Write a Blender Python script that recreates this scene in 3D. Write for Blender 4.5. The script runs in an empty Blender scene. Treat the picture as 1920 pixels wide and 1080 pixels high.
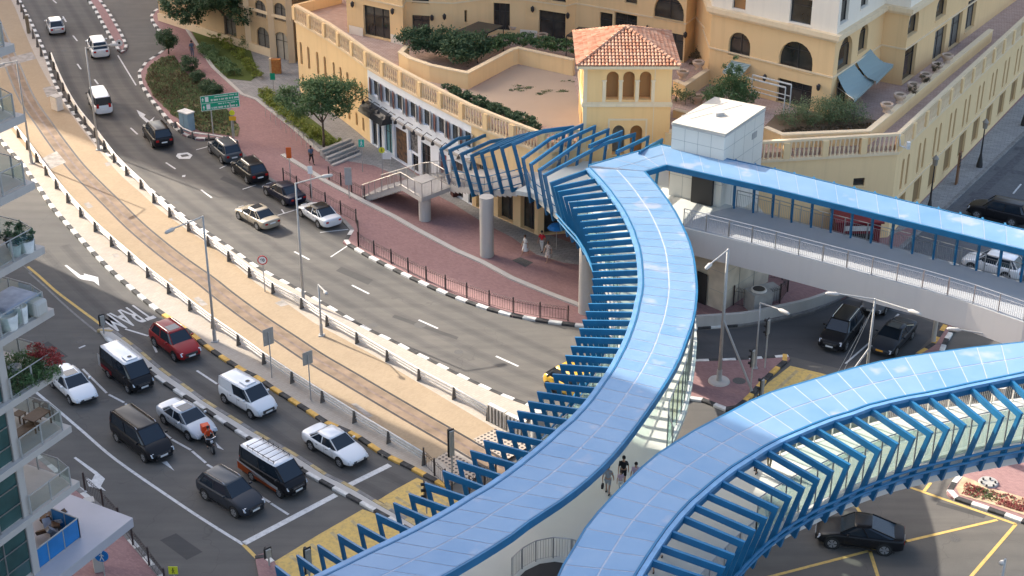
import bpy, math, random
from mathutils import Vector, Matrix
random.seed(7)
C = bpy.context.scene.collection
F, PITCH, CAMH = 2950.0, math.radians(27), 54.0
# ---------------------------------------------------------------- camera, sky, sun
sc = bpy.context.scene
cam = bpy.data.cameras.new("camera"); camo = bpy.data.objects.new("camera", cam); C.objects.link(camo)
camo.location = (0, 0, CAMH); camo.rotation_euler = (math.radians(63), 0, 0)
cam.sensor_width = 36; cam.lens = F/1920*36; cam.clip_end = 3000; cam.clip_start = 1
sc.camera = camo
SUN_AZ, SUN_EL = math.radians(-39.5), math.radians(31)     # shadows run towards SUN_AZ
w = bpy.data.worlds.new("World"); sc.world = w; w.use_nodes = True
nt = w.node_tree; sky = nt.nodes.new("ShaderNodeTexSky"); sky.sky_type = 'NISHITA'; sky.sun_disc = False
sky.sun_elevation = SUN_EL
sdx, sdy = -math.cos(SUN_AZ), -math.sin(SUN_AZ)            # direction to the sun in plan
sky.sun_rotation = math.atan2(sdx, sdy)
sky.dust_density = 4.0; sky.air_density = 1.0; sky.ozone_density = 0.9
hz = nt.nodes.new("ShaderNodeHueSaturation"); hz.inputs["Saturation"].default_value = 0.96; nt.links.new(sky.outputs[0], hz.inputs["Color"]); nt.links.new(hz.outputs[0], nt.nodes["Background"].inputs[0]); nt.nodes["Background"].inputs[1].default_value = 0.15
sun = bpy.data.lights.new("sun", 'SUN'); sun.energy = 2.9; sun.angle = math.radians(0.5); sun.color = (1.0, 0.93, 0.82)
suno = bpy.data.objects.new("sun", sun); C.objects.link(suno)
dv = Vector((-sdx*math.cos(SUN_EL), -sdy*math.cos(SUN_EL), -math.sin(SUN_EL)))
suno.rotation_euler = dv.to_track_quat('-Z', 'Y').to_euler(); suno.location = (-60, 160, 90)
sc.view_settings.view_transform = 'Standard'; sc.view_settings.look = 'None'; sc.view_settings.gamma = 1
sc.view_settings.exposure = 1.65

# ---------------------------------------------------------------- measuring helper: where a traced point lies on the level z
def P(u, v, z=0.0):
    a = (u-960)/F; b = (v-540)/F
    dy = math.cos(PITCH)-b*math.sin(PITCH); dz = -math.sin(PITCH)-b*math.cos(PITCH)
    t = (z-CAMH)/dz
    return Vector((a*t, dy*t, z))
def PP(pts, z=0.0): return [P(u, v, z) for u, v in pts]
def PY(u, v, Y):                                            # point seen at u,v that lies at distance Y
    a = (u-960)/F; b = (v-540)/F
    dy = math.cos(PITCH)-b*math.sin(PITCH); dz = -math.sin(PITCH)-b*math.cos(PITCH)
    t = Y/dy
    return Vector((a*t, Y, CAMH+dz*t))

# ---------------------------------------------------------------- mesh builder
MATS = {}
INV = {}
class MB:
    def __init__(s): s.v = []; s.f = []; s.m = []
    def add(s, vs, fs, mi=0):
        n = len(s.v); s.v += [tuple(x) for x in vs]; s.f += [tuple(i+n for i in f) for f in fs]; s.m += [mi]*len(fs); return s
    def quad(s, a, b, c, d, mi=0): return s.add([a, b, c, d], [(0, 1, 2, 3)], mi)
    def poly(s, pts, mi=0): return s.add(pts, [tuple(range(len(pts)))], mi)
    def prism(s, pts, z0, z1, mi=0, mtop=None):
        n = len(pts); A = sum(pts[i][0]*pts[(i+1) % n][1]-pts[(i+1) % n][0]*pts[i][1] for i in range(n))
        if A < 0: pts = list(reversed(pts))
        vs = [(p[0], p[1], z0) for p in pts]+[(p[0], p[1], z1) for p in pts]
        fs = [(i, (i+1) % n, n+(i+1) % n, n+i) for i in range(n)]
        s.add(vs, fs+[tuple(reversed(range(n)))], mi)
        b = len(s.v)-n
        s.f.append(tuple(b+i for i in range(n))); s.m.append(mi if mtop is None else mtop); return s
    def obox(s, o, ux, uy, uz, mi=0):                       # box from corner o along three vectors
        o = Vector(o); ux = Vector(ux); uy = Vector(uy); uz = Vector(uz)
        vs = [o, o+ux, o+ux+uy, o+uy, o+uz, o+ux+uz, o+ux+uy+uz, o+uy+uz]
        fl = [(0, 3, 2, 1), (4, 5, 6, 7), (0, 1, 5, 4), (1, 2, 6, 5), (2, 3, 7, 6), (3, 0, 4, 7)]
        if ux.cross(uy).dot(uz) < 0: fl = [tuple(reversed(f)) for f in fl]
        return s.add(vs, fl, mi)
    def box(s, c, sx, sy, sz, rz=0, mi=0):                  # centre of the base
        ux = Vector((math.cos(rz), math.sin(rz), 0))*sx; uy = Vector((-math.sin(rz), math.cos(rz), 0))*sy
        return s.obox(Vector(c)-ux/2-uy/2, ux, uy, (0, 0, sz), mi)
    def bar(s, a, b, w, h, up=(0, 0, 1), mi=0):
        a = Vector(a); b = Vector(b); d = (b-a); 
        if d.length < 1e-6: return s
        u = Vector(up); sd = d.cross(u)
        if sd.length < 1e-6: sd = d.cross(Vector((1, 0, 0)))
        sd.normalize(); u = sd.cross(d).normalized()
        return s.obox(a-sd*w/2-u*h/2, d, sd*w, u*h, mi)
    def tube(s, pts, r, n=6, mi=0, cap=True):
        pts = [Vector(p) for p in pts]; rs = r if isinstance(r, (list, tuple)) else [r]*len(pts)
        rings = []
        for i, p in enumerate(pts):
            d = (pts[min(i+1, len(pts)-1)]-pts[max(i-1, 0)]).normalized()
            u = Vector((0, 0, 1)) if abs(d.z) < 0.95 else Vector((1, 0, 0))
            a = d.cross(u).normalized(); b = a.cross(d)
            rings.append([p+(a*math.cos(t)+b*math.sin(t))*rs[i] for t in [2*math.pi*k/n for k in range(n)]])
        vs = [q for rg in rings for q in rg]; fs = []
        for i in range(len(pts)-1):
            for k in range(n): fs.append((i*n+k, i*n+(k+1) % n, (i+1)*n+(k+1) % n, (i+1)*n+k))
        if cap: fs += [tuple(reversed(range(n))), tuple((len(pts)-1)*n+k for k in range(n))]
        return s.add(vs, fs, mi)
    def cyl(s, c, r0, r1, h, n=16, mi=0): 
        c = Vector(c); return s.tube([c, c+Vector((0, 0, h))], [r0, r1], n, mi)
    def lathe(s, c, prof, n=16, mi=0):                      # profile of (r, z)
        vs = [(c[0]+r*math.cos(2*math.pi*k/n), c[1]+r*math.sin(2*math.pi*k/n), c[2]+z) for r, z in prof for k in range(n)]
        fs = [(i*n+k, i*n+(k+1) % n, (i+1)*n+(k+1) % n, (i+1)*n+k) for i in range(len(prof)-1) for k in range(n)]
        return s.add(vs, fs, mi)
    def strip(s, L, R, mi=0):
        n = len(L); return s.add(list(L)+list(R), [(i, i+1, n+i+1, n+i) for i in range(n-1)], mi)
    def wall(s, path, z0, z1, th, mi=0, closed=False):      # wall of thickness th along a path (to its left)
        L = offset(path, th, closed)
        n = len(path); vs = []
        for a, b in zip(path, L): vs += [(a[0], a[1], z0), (a[0], a[1], z1), (b[0], b[1], z1), (b[0], b[1], z0)]
        fs = []
        for i in range(n if closed else n-1):
            j = (i+1) % n
            for k in range(4): fs.append((4*i+k, 4*j+k, 4*j+(k+1) % 4, 4*i+(k+1) % 4))
        if not closed: fs += [(0, 1, 2, 3), tuple(4*(n-1)+k for k in (3, 2, 1, 0))]
        return s.add(vs, fs, mi)
    def build(s, name, mats, parent=None, smooth=False, sub=0, bevel=0):
        me = bpy.data.meshes.new(name)
        vs = s.v
        if parent is not None:
            r = parent
            while r.parent: r = r.parent
            M = INV.get(r.name)
            if M is not None and not getattr(s, 'local', False): vs = [tuple(M @ Vector(v)) for v in vs]
        me.from_pydata(vs, [], s.f); 
        if not isinstance(mats, (list, tuple)): mats = [mats]
        for m in mats: me.materials.append(m)
        if len(mats) > 1: me.polygons.foreach_set("material_index", s.m)
        if smooth: me.polygons.foreach_set("use_smooth", [True]*len(s.f))
        me.update()
        o = bpy.data.objects.new(name, me); C.objects.link(o)
        if parent is not None: o.parent = parent
        if bevel:
            b = o.modifiers.new("bevel", 'BEVEL'); b.width = bevel; b.segments = 2; b.limit_method = 'ANGLE'
        if sub:
            b = o.modifiers.new("sub", 'SUBSURF'); b.levels = sub; b.render_levels = sub
        return o
class LMB(MB): local = True
def offset(path, d, closed=False):
    out = []; n = len(path)
    for i, p in enumerate(path):
        if closed: a = Vector(path[i-1]); b = Vector(path[(i+1) % n])
        else: a = Vector(path[max(i-1, 0)]); b = Vector(path[min(i+1, n-1)])
        p = Vector(p)
        d1 = (p-a); d2 = (b-p)
        n1 = Vector((-d1.y, d1.x, 0)); n2 = Vector((-d2.y, d2.x, 0))
        if n1.length < 1e-6: n1 = n2
        if n2.length < 1e-6: n2 = n1
        n1.normalize(); n2.normalize(); m = (n1+n2); m.normalize()
        c = max(m.dot(n1), 0.35)
        out.append(Vector((p.x, p.y, p.z))+m*d/c)
    return out
def smooth_path(pts, k=6):
    pts = [Vector(p) for p in pts]; out = []
    for i in range(len(pts)-1):
        p0 = pts[max(i-1, 0)]; p1 = pts[i]; p2 = pts[i+1]; p3 = pts[min(i+2, len(pts)-1)]
        for j in range(k):
            t = j/k
            out.append(0.5*((2*p1)+(p2-p0)*t+(2*p0-5*p1+4*p2-p3)*t*t+(3*p1-p0-3*p2+p3)*t**3))
    out.append(pts[-1]); return out
def plen(pts): return sum((Vector(pts[i+1])-Vector(pts[i])).length for i in range(len(pts)-1))
def resample(pts, step=None, n=None):
    pts = [Vector(p) for p in pts]; L = plen(pts)
    if n is None: n = max(1, round(L/step))
    out = [pts[0].copy()]; acc = 0; i = 0; seg = (pts[1]-pts[0]).length
    for k in range(1, n):
        t = L*k/n
        while acc+seg < t and i < len(pts)-2: acc += seg; i += 1; seg = (pts[i+1]-pts[i]).length
        out.append(pts[i].lerp(pts[i+1], min(1, (t-acc)/max(seg, 1e-9))))
    out.append(pts[-1].copy()); return out

# ---------------------------------------------------------------- object helpers
def thing(name, label, cat, loc=(0, 0, 0), rz=0, group=None):
    o = bpy.data.objects.new(name, None); C.objects.link(o); o.empty_display_size = 0.3
    o.location = loc; o.rotation_euler = (0, 0, rz); o['label'] = label; o['category'] = cat
    if group: o['group'] = group
    INV[o.name] = (Matrix.Translation(Vector(loc)) @ Matrix.Rotation(rz, 4, 'Z')).inverted()
    return o
def tag(o, label, cat, group=None):
    o['label'] = label; o['category'] = cat
    if group: o['group'] = group
    return o
def struct(o): o['kind'] = 'structure'; return o
def stuff(o, label, cat): o['kind'] = 'stuff'; o['label'] = label; o['category'] = cat; return o
def copy_tree(o, loc, rz=0, label=None, parent=None):
    c = o.copy(); C.objects.link(c)
    if parent: c.parent = parent
    else:
        c.location = loc; c.rotation_euler = (0, 0, rz)
        if label: c['label'] = label
        INV[c.name] = (Matrix.Translation(Vector(loc)) @ Matrix.Rotation(rz, 4, 'Z')).inverted()
    for ch in o.children: copy_tree(ch, None, parent=c)
    return c

# ---------------------------------------------------------------- materials
def mat(name, col, rough=0.8, var=0.0, scale=1.0, metal=0.0, spec=0.4, alpha=1.0, bump=0.0, col2=None, detail=4, trans=0, ior=1.45, coat=0):
    if name in MATS: return MATS[name]
    m = bpy.data.materials.new(name); m.use_nodes = True; n = m.node_tree; b = n.nodes["Principled BSDF"]
    b.inputs["Base Color"].default_value = (*col, 1); b.inputs["Roughness"].default_value = rough
    b.inputs["Metallic"].default_value = metal; b.inputs["Specular IOR Level"].default_value = spec; b.inputs["Alpha"].default_value = alpha
    if trans: b.inputs["Transmission Weight"].default_value = trans; b.inputs["IOR"].default_value = ior
    if coat: b.inputs["Coat Weight"].default_value = coat; b.inputs["Coat Roughness"].default_value = 0.05
    if var or col2:
        tc = n.nodes.new("ShaderNodeTexCoord"); ns = n.nodes.new("ShaderNodeTexNoise"); ns.inputs["Scale"].default_value = scale; ns.inputs["Detail"].default_value = detail
        n.links.new(tc.outputs["Object"], ns.inputs["Vector"])
        r = n.nodes.new("ShaderNodeValToRGB"); r.color_ramp.elements[0].position = 0.3; r.color_ramp.elements[1].position = 0.7
        if col2: c1, c2 = col, col2
        else: c1 = tuple(max(0, x*(1-var)) for x in col); c2 = tuple(min(1, x*(1+var)) for x in col)
        r.color_ramp.elements[0].color = (*c1, 1); r.color_ramp.elements[1].color = (*c2, 1)
        n.links.new(ns.outputs["Fac"], r.inputs[0]); n.links.new(r.outputs[0], b.inputs["Base Color"])
        if bump:
            bp = n.nodes.new("ShaderNodeBump"); bp.inputs["Strength"].default_value = bump; bp.inputs["Distance"].default_value = 0.05
            n.links.new(ns.outputs["Fac"], bp.inputs["Height"]); n.links.new(bp.outputs[0], b.inputs["Normal"])
    MATS[name] = m; return m
def nd(n, t, **k):
    x = n.nodes.new(t)
    for a, b in k.items(): setattr(x, a, b)
    return x
def math_(n, op, a, b=None):
    x = n.nodes.new("ShaderNodeMath"); x.operation = op
    for i, v in enumerate((a, b)):
        if v is None: continue
        if isinstance(v, (int, float)): x.inputs[i].default_value = v
        else: n.links.new(v, x.inputs[i])
    return x.outputs[0]
def mixc(n, fac, a, b):
    x = n.nodes.new("ShaderNodeMix"); x.data_type = 'RGBA'
    for i, v in ((0, fac), (6, a), (7, b)):
        if isinstance(v, (int, float)): x.inputs[i].default_value = v
        elif isinstance(v, tuple): x.inputs[i].default_value = (*v, 1)
        else: n.links.new(v, x.inputs[i])
    return x.outputs[2]
def noise(n, vec, scale, detail=4, rough=0.55):
    x = n.nodes.new("ShaderNodeTexNoise"); x.inputs["Scale"].default_value = scale; x.inputs["Detail"].default_value = detail; x.inputs["Roughness"].default_value = rough
    n.links.new(vec, x.inputs["Vector"]); return x.outputs["Fac"]
def ramp(n, fac, p0, p1):
    x = n.nodes.new("ShaderNodeMapRange"); x.inputs[1].default_value = p0; x.inputs[2].default_value = p1; n.links.new(fac, x.inputs[0]); return x.outputs[0]
def newmat(name, rough=0.85, spec=0.3):
    m = bpy.data.materials.new(name); m.use_nodes = True; n = m.node_tree; b = n.nodes["Principled BSDF"]
    b.inputs["Roughness"].default_value = rough; b.inputs["Specular IOR Level"].default_value = spec
    tc = n.nodes.new("ShaderNodeTexCoord"); MATS[name] = m
    return m, n, b, tc.outputs["Object"]
def asphalt_mat(name, base, warm):
    m, n, b, v = newmat(name, 0.9, 0.25)
    big = ramp(n, noise(n, v, 0.07, 5, 0.6), 0.35, 0.65); mid = ramp(n, noise(n, v, 0.6, 4), 0.35, 0.68); fine = noise(n, v, 14, 3)
    mp = nd(n, "ShaderNodeMapping"); mp.inputs["Rotation"].default_value = (0, 0, math.radians(43)); mp.inputs["Scale"].default_value = (0.12, 1.4, 1)
    n.links.new(v, mp.inputs[0]); streak = ramp(n, noise(n, mp.outputs[0], 0.9, 3), 0.4, 0.7)
    c = mixc(n, big, base, warm)
    c = mixc(n, math_(n, 'MULTIPLY', mid, 0.35), c, tuple(x*0.72 for x in base))
    c = mixc(n, math_(n, 'MULTIPLY', streak, 0.45), c, tuple(x*0.68 for x in base))
    c = mixc(n, math_(n, 'MULTIPLY', fine, 0.22), c, tuple(x*1.5 for x in warm))
    vo = nd(n, "ShaderNodeTexVoronoi", feature='DISTANCE_TO_EDGE'); vo.inputs["Scale"].default_value = 0.16
    wv = nd(n, "ShaderNodeVectorMath", operation='ADD'); nz = nd(n, "ShaderNodeTexNoise"); nz.inputs["Scale"].default_value = 0.5; n.links.new(v, nz.inputs[0])
    sc_ = nd(n, "ShaderNodeVectorMath", operation='SCALE'); sc_.inputs[3].default_value = 2.2; n.links.new(nz.outputs["Color"], sc_.inputs[0])
    n.links.new(v, wv.inputs[0]); n.links.new(sc_.outputs[0], wv.inputs[1]); n.links.new(wv.outputs[0], vo.inputs["Vector"])
    crack = ramp(n, vo.outputs["Distance"], 0.004, 0.0); c = mixc(n, math_(n, 'MULTIPLY', crack, 0.35), c, tuple(x*0.55 for x in base))
    n.links.new(c, b.inputs["Base Color"]); return m
def paver_mat(name, c1, c2, joint, size=(0.2, 0.1), rot=0.0, stain=0.3, big=0.06):
    m, n, b, v = newmat(name, 0.9, 0.25)
    mp = nd(n, "ShaderNodeMapping"); mp.inputs["Rotation"].default_value = (0, 0, rot); n.links.new(v, mp.inputs[0])
    br = nd(n, "ShaderNodeTexBrick"); br.inputs["Scale"].default_value = 1; br.inputs["Brick Width"].default_value = size[0]; br.inputs["Row Height"].default_value = size[1]
    br.inputs["Mortar Size"].default_value = size[1]*0.06; br.inputs["Color1"].default_value = (*c1, 1); br.inputs["Color2"].default_value = (*c2, 1); br.inputs["Mortar"].default_value = (*joint, 1)
    n.links.new(mp.outputs[0], br.inputs["Vector"])
    s1 = ramp(n, noise(n, v, big, 5, 0.6), 0.4, 0.7); s2 = ramp(n, noise(n, v, 1.1, 4), 0.45, 0.75)
    c = mixc(n, math_(n, 'MULTIPLY', s1, stain), br.outputs["Color"], tuple(x*0.62 for x in c1)); c = mixc(n, math_(n, 'MULTIPLY', s2, stain*0.6), c, tuple(min(1, x*1.25) for x in c2))
    n.links.new(c, b.inputs["Base Color"]); return m
def stucco_mat(name, col, dirt=0.25, streak=True):
    m, n, b, v = newmat(name, 0.9, 0.2)
    s1 = ramp(n, noise(n, v, 0.35, 5, 0.6), 0.35, 0.7)
    mp = nd(n, "ShaderNodeMapping"); mp.inputs["Scale"].default_value = (2.2, 2.2, 0.12); n.links.new(v, mp.inputs[0])
    s2 = ramp(n, noise(n, mp.outputs[0], 1.0, 4), 0.5, 0.78); s3 = noise(n, v, 9, 3)
    c = mixc(n, math_(n, 'MULTIPLY', s1, dirt), col, tuple(x*0.8 for x in col))
    if streak: c = mixc(n, math_(n, 'MULTIPLY', s2, dirt*1.1), c, (col[0]*0.62, col[1]*0.6, col[2]*0.6))
    c = mixc(n, math_(n, 'MULTIPLY', s3, 0.12), c, tuple(min(1, x*1.2) for x in col))
    n.links.new(c, b.inputs["Base Color"]); return m
def leaf_mat(name, a, b_, rough=0.6):
    m, n, b, v = newmat(name, rough, 0.3)
    g = nd(n, "ShaderNodeNewGeometry"); c = mixc(n, g.outputs["Random Per Island"], a, b_)
    s = ramp(n, noise(n, v, 1.3, 3), 0.3, 0.7); c = mixc(n, math_(n, 'MULTIPLY', s, 0.4), c, tuple(x*0.5 for x in a))
    n.links.new(c, b.inputs["Base Color"])
    tr = nd(n, "ShaderNodeBsdfTranslucent"); n.links.new(c, tr.inputs[0]); ad = nd(n, "ShaderNodeMixShader"); ad.inputs[0].default_value = 0.25
    out = n.nodes["Material Output"]; n.links.new(b.outputs[0], ad.inputs[1]); n.links.new(tr.outputs[0], ad.inputs[2]); n.links.new(ad.outputs[0], out.inputs[0])
    return m
M_asph = asphalt_mat("asphalt", (0.10, 0.095, 0.089), (0.146, 0.133, 0.117))
M_asph2 = asphalt_mat("asphalt_dark", (0.068, 0.068, 0.07), (0.095, 0.092, 0.09))
M_yel = paver_mat("yellow_paver", (0.325, 0.24, 0.153), (0.37, 0.278, 0.18), (0.30, 0.23, 0.155), (0.2, 0.1), math.radians(-43), 0.28, 0.12)
M_grey = paver_mat("grey_paver", (0.40, 0.345, 0.285), (0.44, 0.385, 0.32), (0.35, 0.30, 0.25), (0.4, 0.2), math.radians(-43), 0.3)
M_brick = paver_mat("red_paver", (0.27, 0.155, 0.15), (0.335, 0.2, 0.188), (0.25, 0.15, 0.135), (0.22, 0.11), math.radians(35), 0.3)
M_stone = paver_mat("stone_paver", (0.27, 0.26, 0.25), (0.34, 0.33, 0.31), (0.18, 0.17, 0.17), (0.6, 0.3), math.radians(20), 0.35)
M_cobble = paver_mat("cobble_paver", (0.12, 0.12, 0.125), (0.15, 0.15, 0.15), (0.08, 0.08, 0.085), (0.25, 0.12), math.radians(30), 0.4)
M_terr = paver_mat("terrace_paver", (0.46, 0.32, 0.26), (0.54, 0.40, 0.33), (0.3, 0.2, 0.17), (0.5, 0.25), math.radians(15), 0.4, 0.15)
M_sand = stucco_mat("sand", (0.46, 0.35, 0.26), 0.35, False)
M_deck = stucco_mat("deck_concrete", (0.56, 0.56, 0.51), 0.3, False)
M_conc = stucco_mat("concrete", (0.48, 0.45, 0.41), 0.3)
M_girder = stucco_mat("girder_concrete", (0.60, 0.56, 0.52), 0.12)
M_ochre = stucco_mat("ochre_stucco", (0.84, 0.60, 0.32), 0.2)
M_ochre2 = stucco_mat("tower_stucco", (0.88, 0.56, 0.25), 0.2)
M_trim = stucco_mat("trim_stucco", (0.80, 0.62, 0.40), 0.3)
M_white = stucco_mat("white_render", (0.82, 0.84, 0.86), 0.2)
M_clad = stucco_mat("cream_stone", (0.82, 0.73, 0.60), 0.15)
M_kw = mat("kerb_white", (0.62, 0.6, 0.56), 0.8, 0.18, 3); M_kb = mat("kerb_black", (0.045, 0.043, 0.042), 0.8, 0.5, 3)
M_ky = mat("kerb_yellow", (0.62, 0.37, 0.09), 0.8, 0.22, 3); M_kg = mat("kerb_grey", (0.2, 0.19, 0.18), 0.85, 0.25, 3)
def worn(name, col, wear):
    m, n, b, v = newmat(name, 0.8, 0.3)
    a = ramp(n, noise(n, v, 3.5, 6, 0.7), 0.45, 0.72); c = mixc(n, math_(n, 'MULTIPLY', a, wear), col, (0.13, 0.125, 0.12)); n.links.new(c, b.inputs["Base Color"]); return m
M_pw = worn("road_paint_white", (0.6, 0.59, 0.57), 0.45); M_py = worn("road_paint_yellow", (0.62, 0.42, 0.13), 0.5)
M_blue = mat("blue_steel", (0.009, 0.12, 0.25), 0.4, 0.12, 1.2, spec=0.4)
M_gutter = mat("blue_gutter", (0.12, 0.26, 0.44), 0.35, 0.15, 1.5, spec=0.5)
M_steel = mat("stainless_steel", (0.42, 0.41, 0.40), 0.35, metal=0.8)
M_rail = mat("painted_rail", (0.7, 0.65, 0.58), 0.5, 0.1, 3)
M_pole = mat("pole_paint", (0.36, 0.35, 0.33), 0.5, 0.12, 2)
M_dark = mat("dark_metal", (0.03, 0.028, 0.028), 0.5)
M_fence = mat("fence_iron", (0.055, 0.04, 0.038), 0.55)
M_post = mat("barrier_post", (0.12, 0.11, 0.10), 0.6, 0.2, 4)
M_glassd = mat("dark_glass", (0.012, 0.013, 0.015), 0.06, spec=0.8, col2=(0.07, 0.065, 0.055), scale=0.7)
M_frame = mat("window_frame", (0.05, 0.045, 0.045), 0.4)
def glass_mat(name, tint, f=0.8):
    m = bpy.data.materials.new(name); m.use_nodes = True; n = m.node_tree; out = n.nodes["Material Output"]; n.nodes.remove(n.nodes["Principled BSDF"])
    t = nd(n, "ShaderNodeBsdfTransparent"); t.inputs[0].default_value = (*tint, 1); g = nd(n, "ShaderNodeBsdfGlossy"); g.inputs["Roughness"].default_value = 0.04; g.inputs[0].default_value = (0.9, 1, 0.97, 1)
    lw = nd(n, "ShaderNodeLayerWeight"); lw.inputs[0].default_value = 0.35; mx = nd(n, "ShaderNodeMixShader")
    n.links.new(math_(n, 'ADD', math_(n, 'MULTIPLY', lw.outputs["Fresnel"], 0.4), 0.04), mx.inputs[0]); n.links.new(t.outputs[0], mx.inputs[1]); n.links.new(g.outputs[0], mx.inputs[2]); n.links.new(mx.outputs[0], out.inputs[0])
    MATS[name] = m; return m
M_glass = glass_mat("green_glass", (0.72, 0.88, 0.82)); M_glass2 = glass_mat("balcony_glass", (0.80, 0.88, 0.87))
# roof panels: pale blue plastic sheets, stained along the joints
def roof_mat():
    m, n, b, v = newmat("roof_panel", 0.28, 0.5)
    s1 = ramp(n, noise(n, v, 0.5, 4), 0.35, 0.7); s2 = ramp(n, noise(n, v, 0.42, 3, 0.5), 0.62, 0.70)
    g = nd(n, "ShaderNodeNewGeometry")
    c = mixc(n, s1, (0.115, 0.235, 0.39), (0.16, 0.275, 0.42)); c = mixc(n, math_(n, 'MULTIPLY', g.outputs["Random Per Island"], 0.35), c, (0.23, 0.33, 0.45))
    c = mixc(n, math_(n, 'MULTIPLY', s2, 0.45), c, (0.44, 0.41, 0.43))
    n.links.new(c, b.inputs["Base Color"]); return m
M_roof = roof_mat(); M_joint = mat("panel_joint", (0.42, 0.45, 0.52), 0.5, 0.1, 2)
# ================================================================ GROUND
H = 0.15
g = MB(); g.quad((-500, -60, 0), (500, -60, 0), (500, 700, 0), (-500, 700, 0)); struct(g.build("road", M_asph))
K2 = smooth_path(PP([(-10, -90), (15, -40), (38, 0), (55, 32), (70, 62), (85, 95), (93, 120), (103, 150), (118, 180), (140, 212), (165, 245), (190, 275), (217, 302), (245, 327), (275, 349), (327, 391), (355, 413), (400, 443), (437, 468), (487, 503), (542, 533), (586, 557), (622, 578), (660, 600), (697, 621), (740, 641), (770, 657), (802, 673), (847, 696), (892, 718), (945, 742), (985, 757), (1012, 768)]), 4)
K1 = smooth_path(PP([(-120, 110), (-60, 190), (2, 270), (35, 305), (54, 332), (72, 357), (95, 391), (122, 422), (150, 453), (180, 485), (210, 515), (240, 541), (262, 560), (295, 587), (330, 611), (360, 633), (387, 655), (425, 681), (457, 701), (480, 712), (510, 733), (545, 755), (587, 782), (610, 797), (655, 816), (687, 836), (717, 856), (750, 872), (785, 890), (812, 905), (838, 918)]), 4)
def sheet(name, pts, z, m, z0=None):
    b = MB()
    if z0 is None: b.poly([(p[0], p[1], z) for p in pts])
    else: b.prism(pts, z0, z)
    # make sure it faces up
    n = len(pts); A = sum(pts[i][0]*pts[(i+1) % n][1]-pts[(i+1) % n][0]*pts[i][1] for i in range(n))
    if z0 is None and A < 0: b.f = [tuple(reversed(f)) for f in b.f]
    return b.build(name, m)
struct(sheet("tram_reservation", K1+list(reversed(K2)), H, M_grey, -0.2))
YR = smooth_path(PP([(-20, -60), (21, 0), (42, 50), (60, 92), (82, 137), (105, 175), (135, 217), (165, 257), (220, 322), (262, 360), (300, 394), (350, 430), (400, 464), (437, 493), (480, 531), (517, 555), (555, 581), (587, 604), (620, 622), (680, 655), (705, 669), (755, 700), (805, 730), (855, 760), (905, 790), (935, 808)], H), 4)
YL = smooth_path(PP([(-90, 110), (-30, 180), (10, 228), (40, 268), (68, 300), (100, 336), (145, 390), (200, 446), (235, 474), (290, 520), (315, 542), (380, 591), (425, 622), (475, 656), (520, 689), (580, 726), (637, 763), (695, 801), (757, 838), (800, 868)], H), 4)
struct(sheet("tram_paving", YL+list(reversed(YR)), H+.005, M_yel))
grp = "patches of grey paving in the tram reservation"
def grille(name, px, m, z=H+.011):
    return struct(sheet(name, PP(px, z), z, m))
M_patch = mat("paving_patch", (0.30, 0.27, 0.24), 0.85, 0.3, 2)
for px in ([(0, 112), (60, 97), (68, 110), (0, 128)], [(80, 165), (100, 160), (110, 178), (88, 182)], [(72, 300), (106, 283), (124, 304), (92, 318)], [(157, 382), (166, 379), (175, 388), (165, 391)], [(210, 476), (220, 475), (225, 481), (214, 483)], [(363, 559), (372, 556), (390, 571), (378, 574)], [(100, 52), (112, 50), (118, 62), (104, 66)][:0] or [(150, 262), (190, 288), (180, 300), (140, 272)][:0] or [(316, 523), (322, 521), (325, 526), (319, 527)], [(515, 568), (530, 562), (542, 571), (527, 575)], [(658, 757), (668, 756), (700, 780), (690, 783)], [(196, 306), (205, 303), (210, 309), (200, 312)]):
    grille("paving_patch", px, M_patch)
# perforated tram crossing plate
def dots_mat():
    m, n, b, v = newmat("perforated_plate", 0.7, 0.3)
    mp = nd(n, "ShaderNodeMapping"); mp.inputs["Rotation"].default_value = (0, 0, math.radians(45)); mp.inputs["Scale"].default_value = (3.3, 3.3, 0); n.links.new(v, mp.inputs[0])
    fr = nd(n, "ShaderNodeVectorMath", operation='FRACTION'); n.links.new(mp.outputs[0], fr.inputs[0])
    ds = nd(n, "ShaderNodeVectorMath", operation='DISTANCE'); n.links.new(fr.outputs[0], ds.inputs[0]); ds.inputs[1].default_value = (0.5, 0.5, 0)
    c = mixc(n, math_(n, 'LESS_THAN', ds.outputs["Value"], 0.3), (0.40, 0.33, 0.26), (0.06, 0.05, 0.05)); n.links.new(c, b.inputs["Base Color"]); return m
M_dots = dots_mat()
grille("anti_trespass_grid", [(818, 858), (842, 845), (862, 856), (905, 884), (880, 905), (850, 885)], M_dots)
grille("anti_trespass_grid", [(887, 823), (930, 803), (962, 818), (995, 835), (950, 862), (915, 842)], M_dots)
# rails
R1 = smooth_path(PP([(-25, -20), (5, 50), (33, 112), (55, 164), (72, 195), (97, 230), (120, 262), (155, 307), (187, 340), (225, 377), (265, 416), (305, 450), (350, 485), (400, 520), (442, 553), (500, 595), (555, 631), (605, 664), (667, 700), (730, 737), (792, 773), (850, 806), (907, 839), (990, 888), (1080, 945)], H+.01), 4)
b = MB(); gauge = 1.45
R2 = offset(R1, gauge); R2c = offset(R1, -gauge)
if abs((R2[40]-P(370, 537, H)).length) > abs((R2c[40]-P(370, 537, H)).length): R2 = R2c; sg = -1
else: sg = 1
M_railst = mat("rail_steel", (0.05, 0.042, 0.04), 0.5, 0.3, 2, metal=0.3); M_band = mat("rail_stain", (0.21, 0.145, 0.095), 0.85, 0.3, 0.8)
for R in (R1, R2):
    A = offset(R, 0.09); B_ = offset(R, -0.09)
    rb = MB(); rb.strip(A, B_); rb.f = [tuple(reversed(f)) for f in rb.f] ; struct(rb.build("tram_rail", M_railst))
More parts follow.
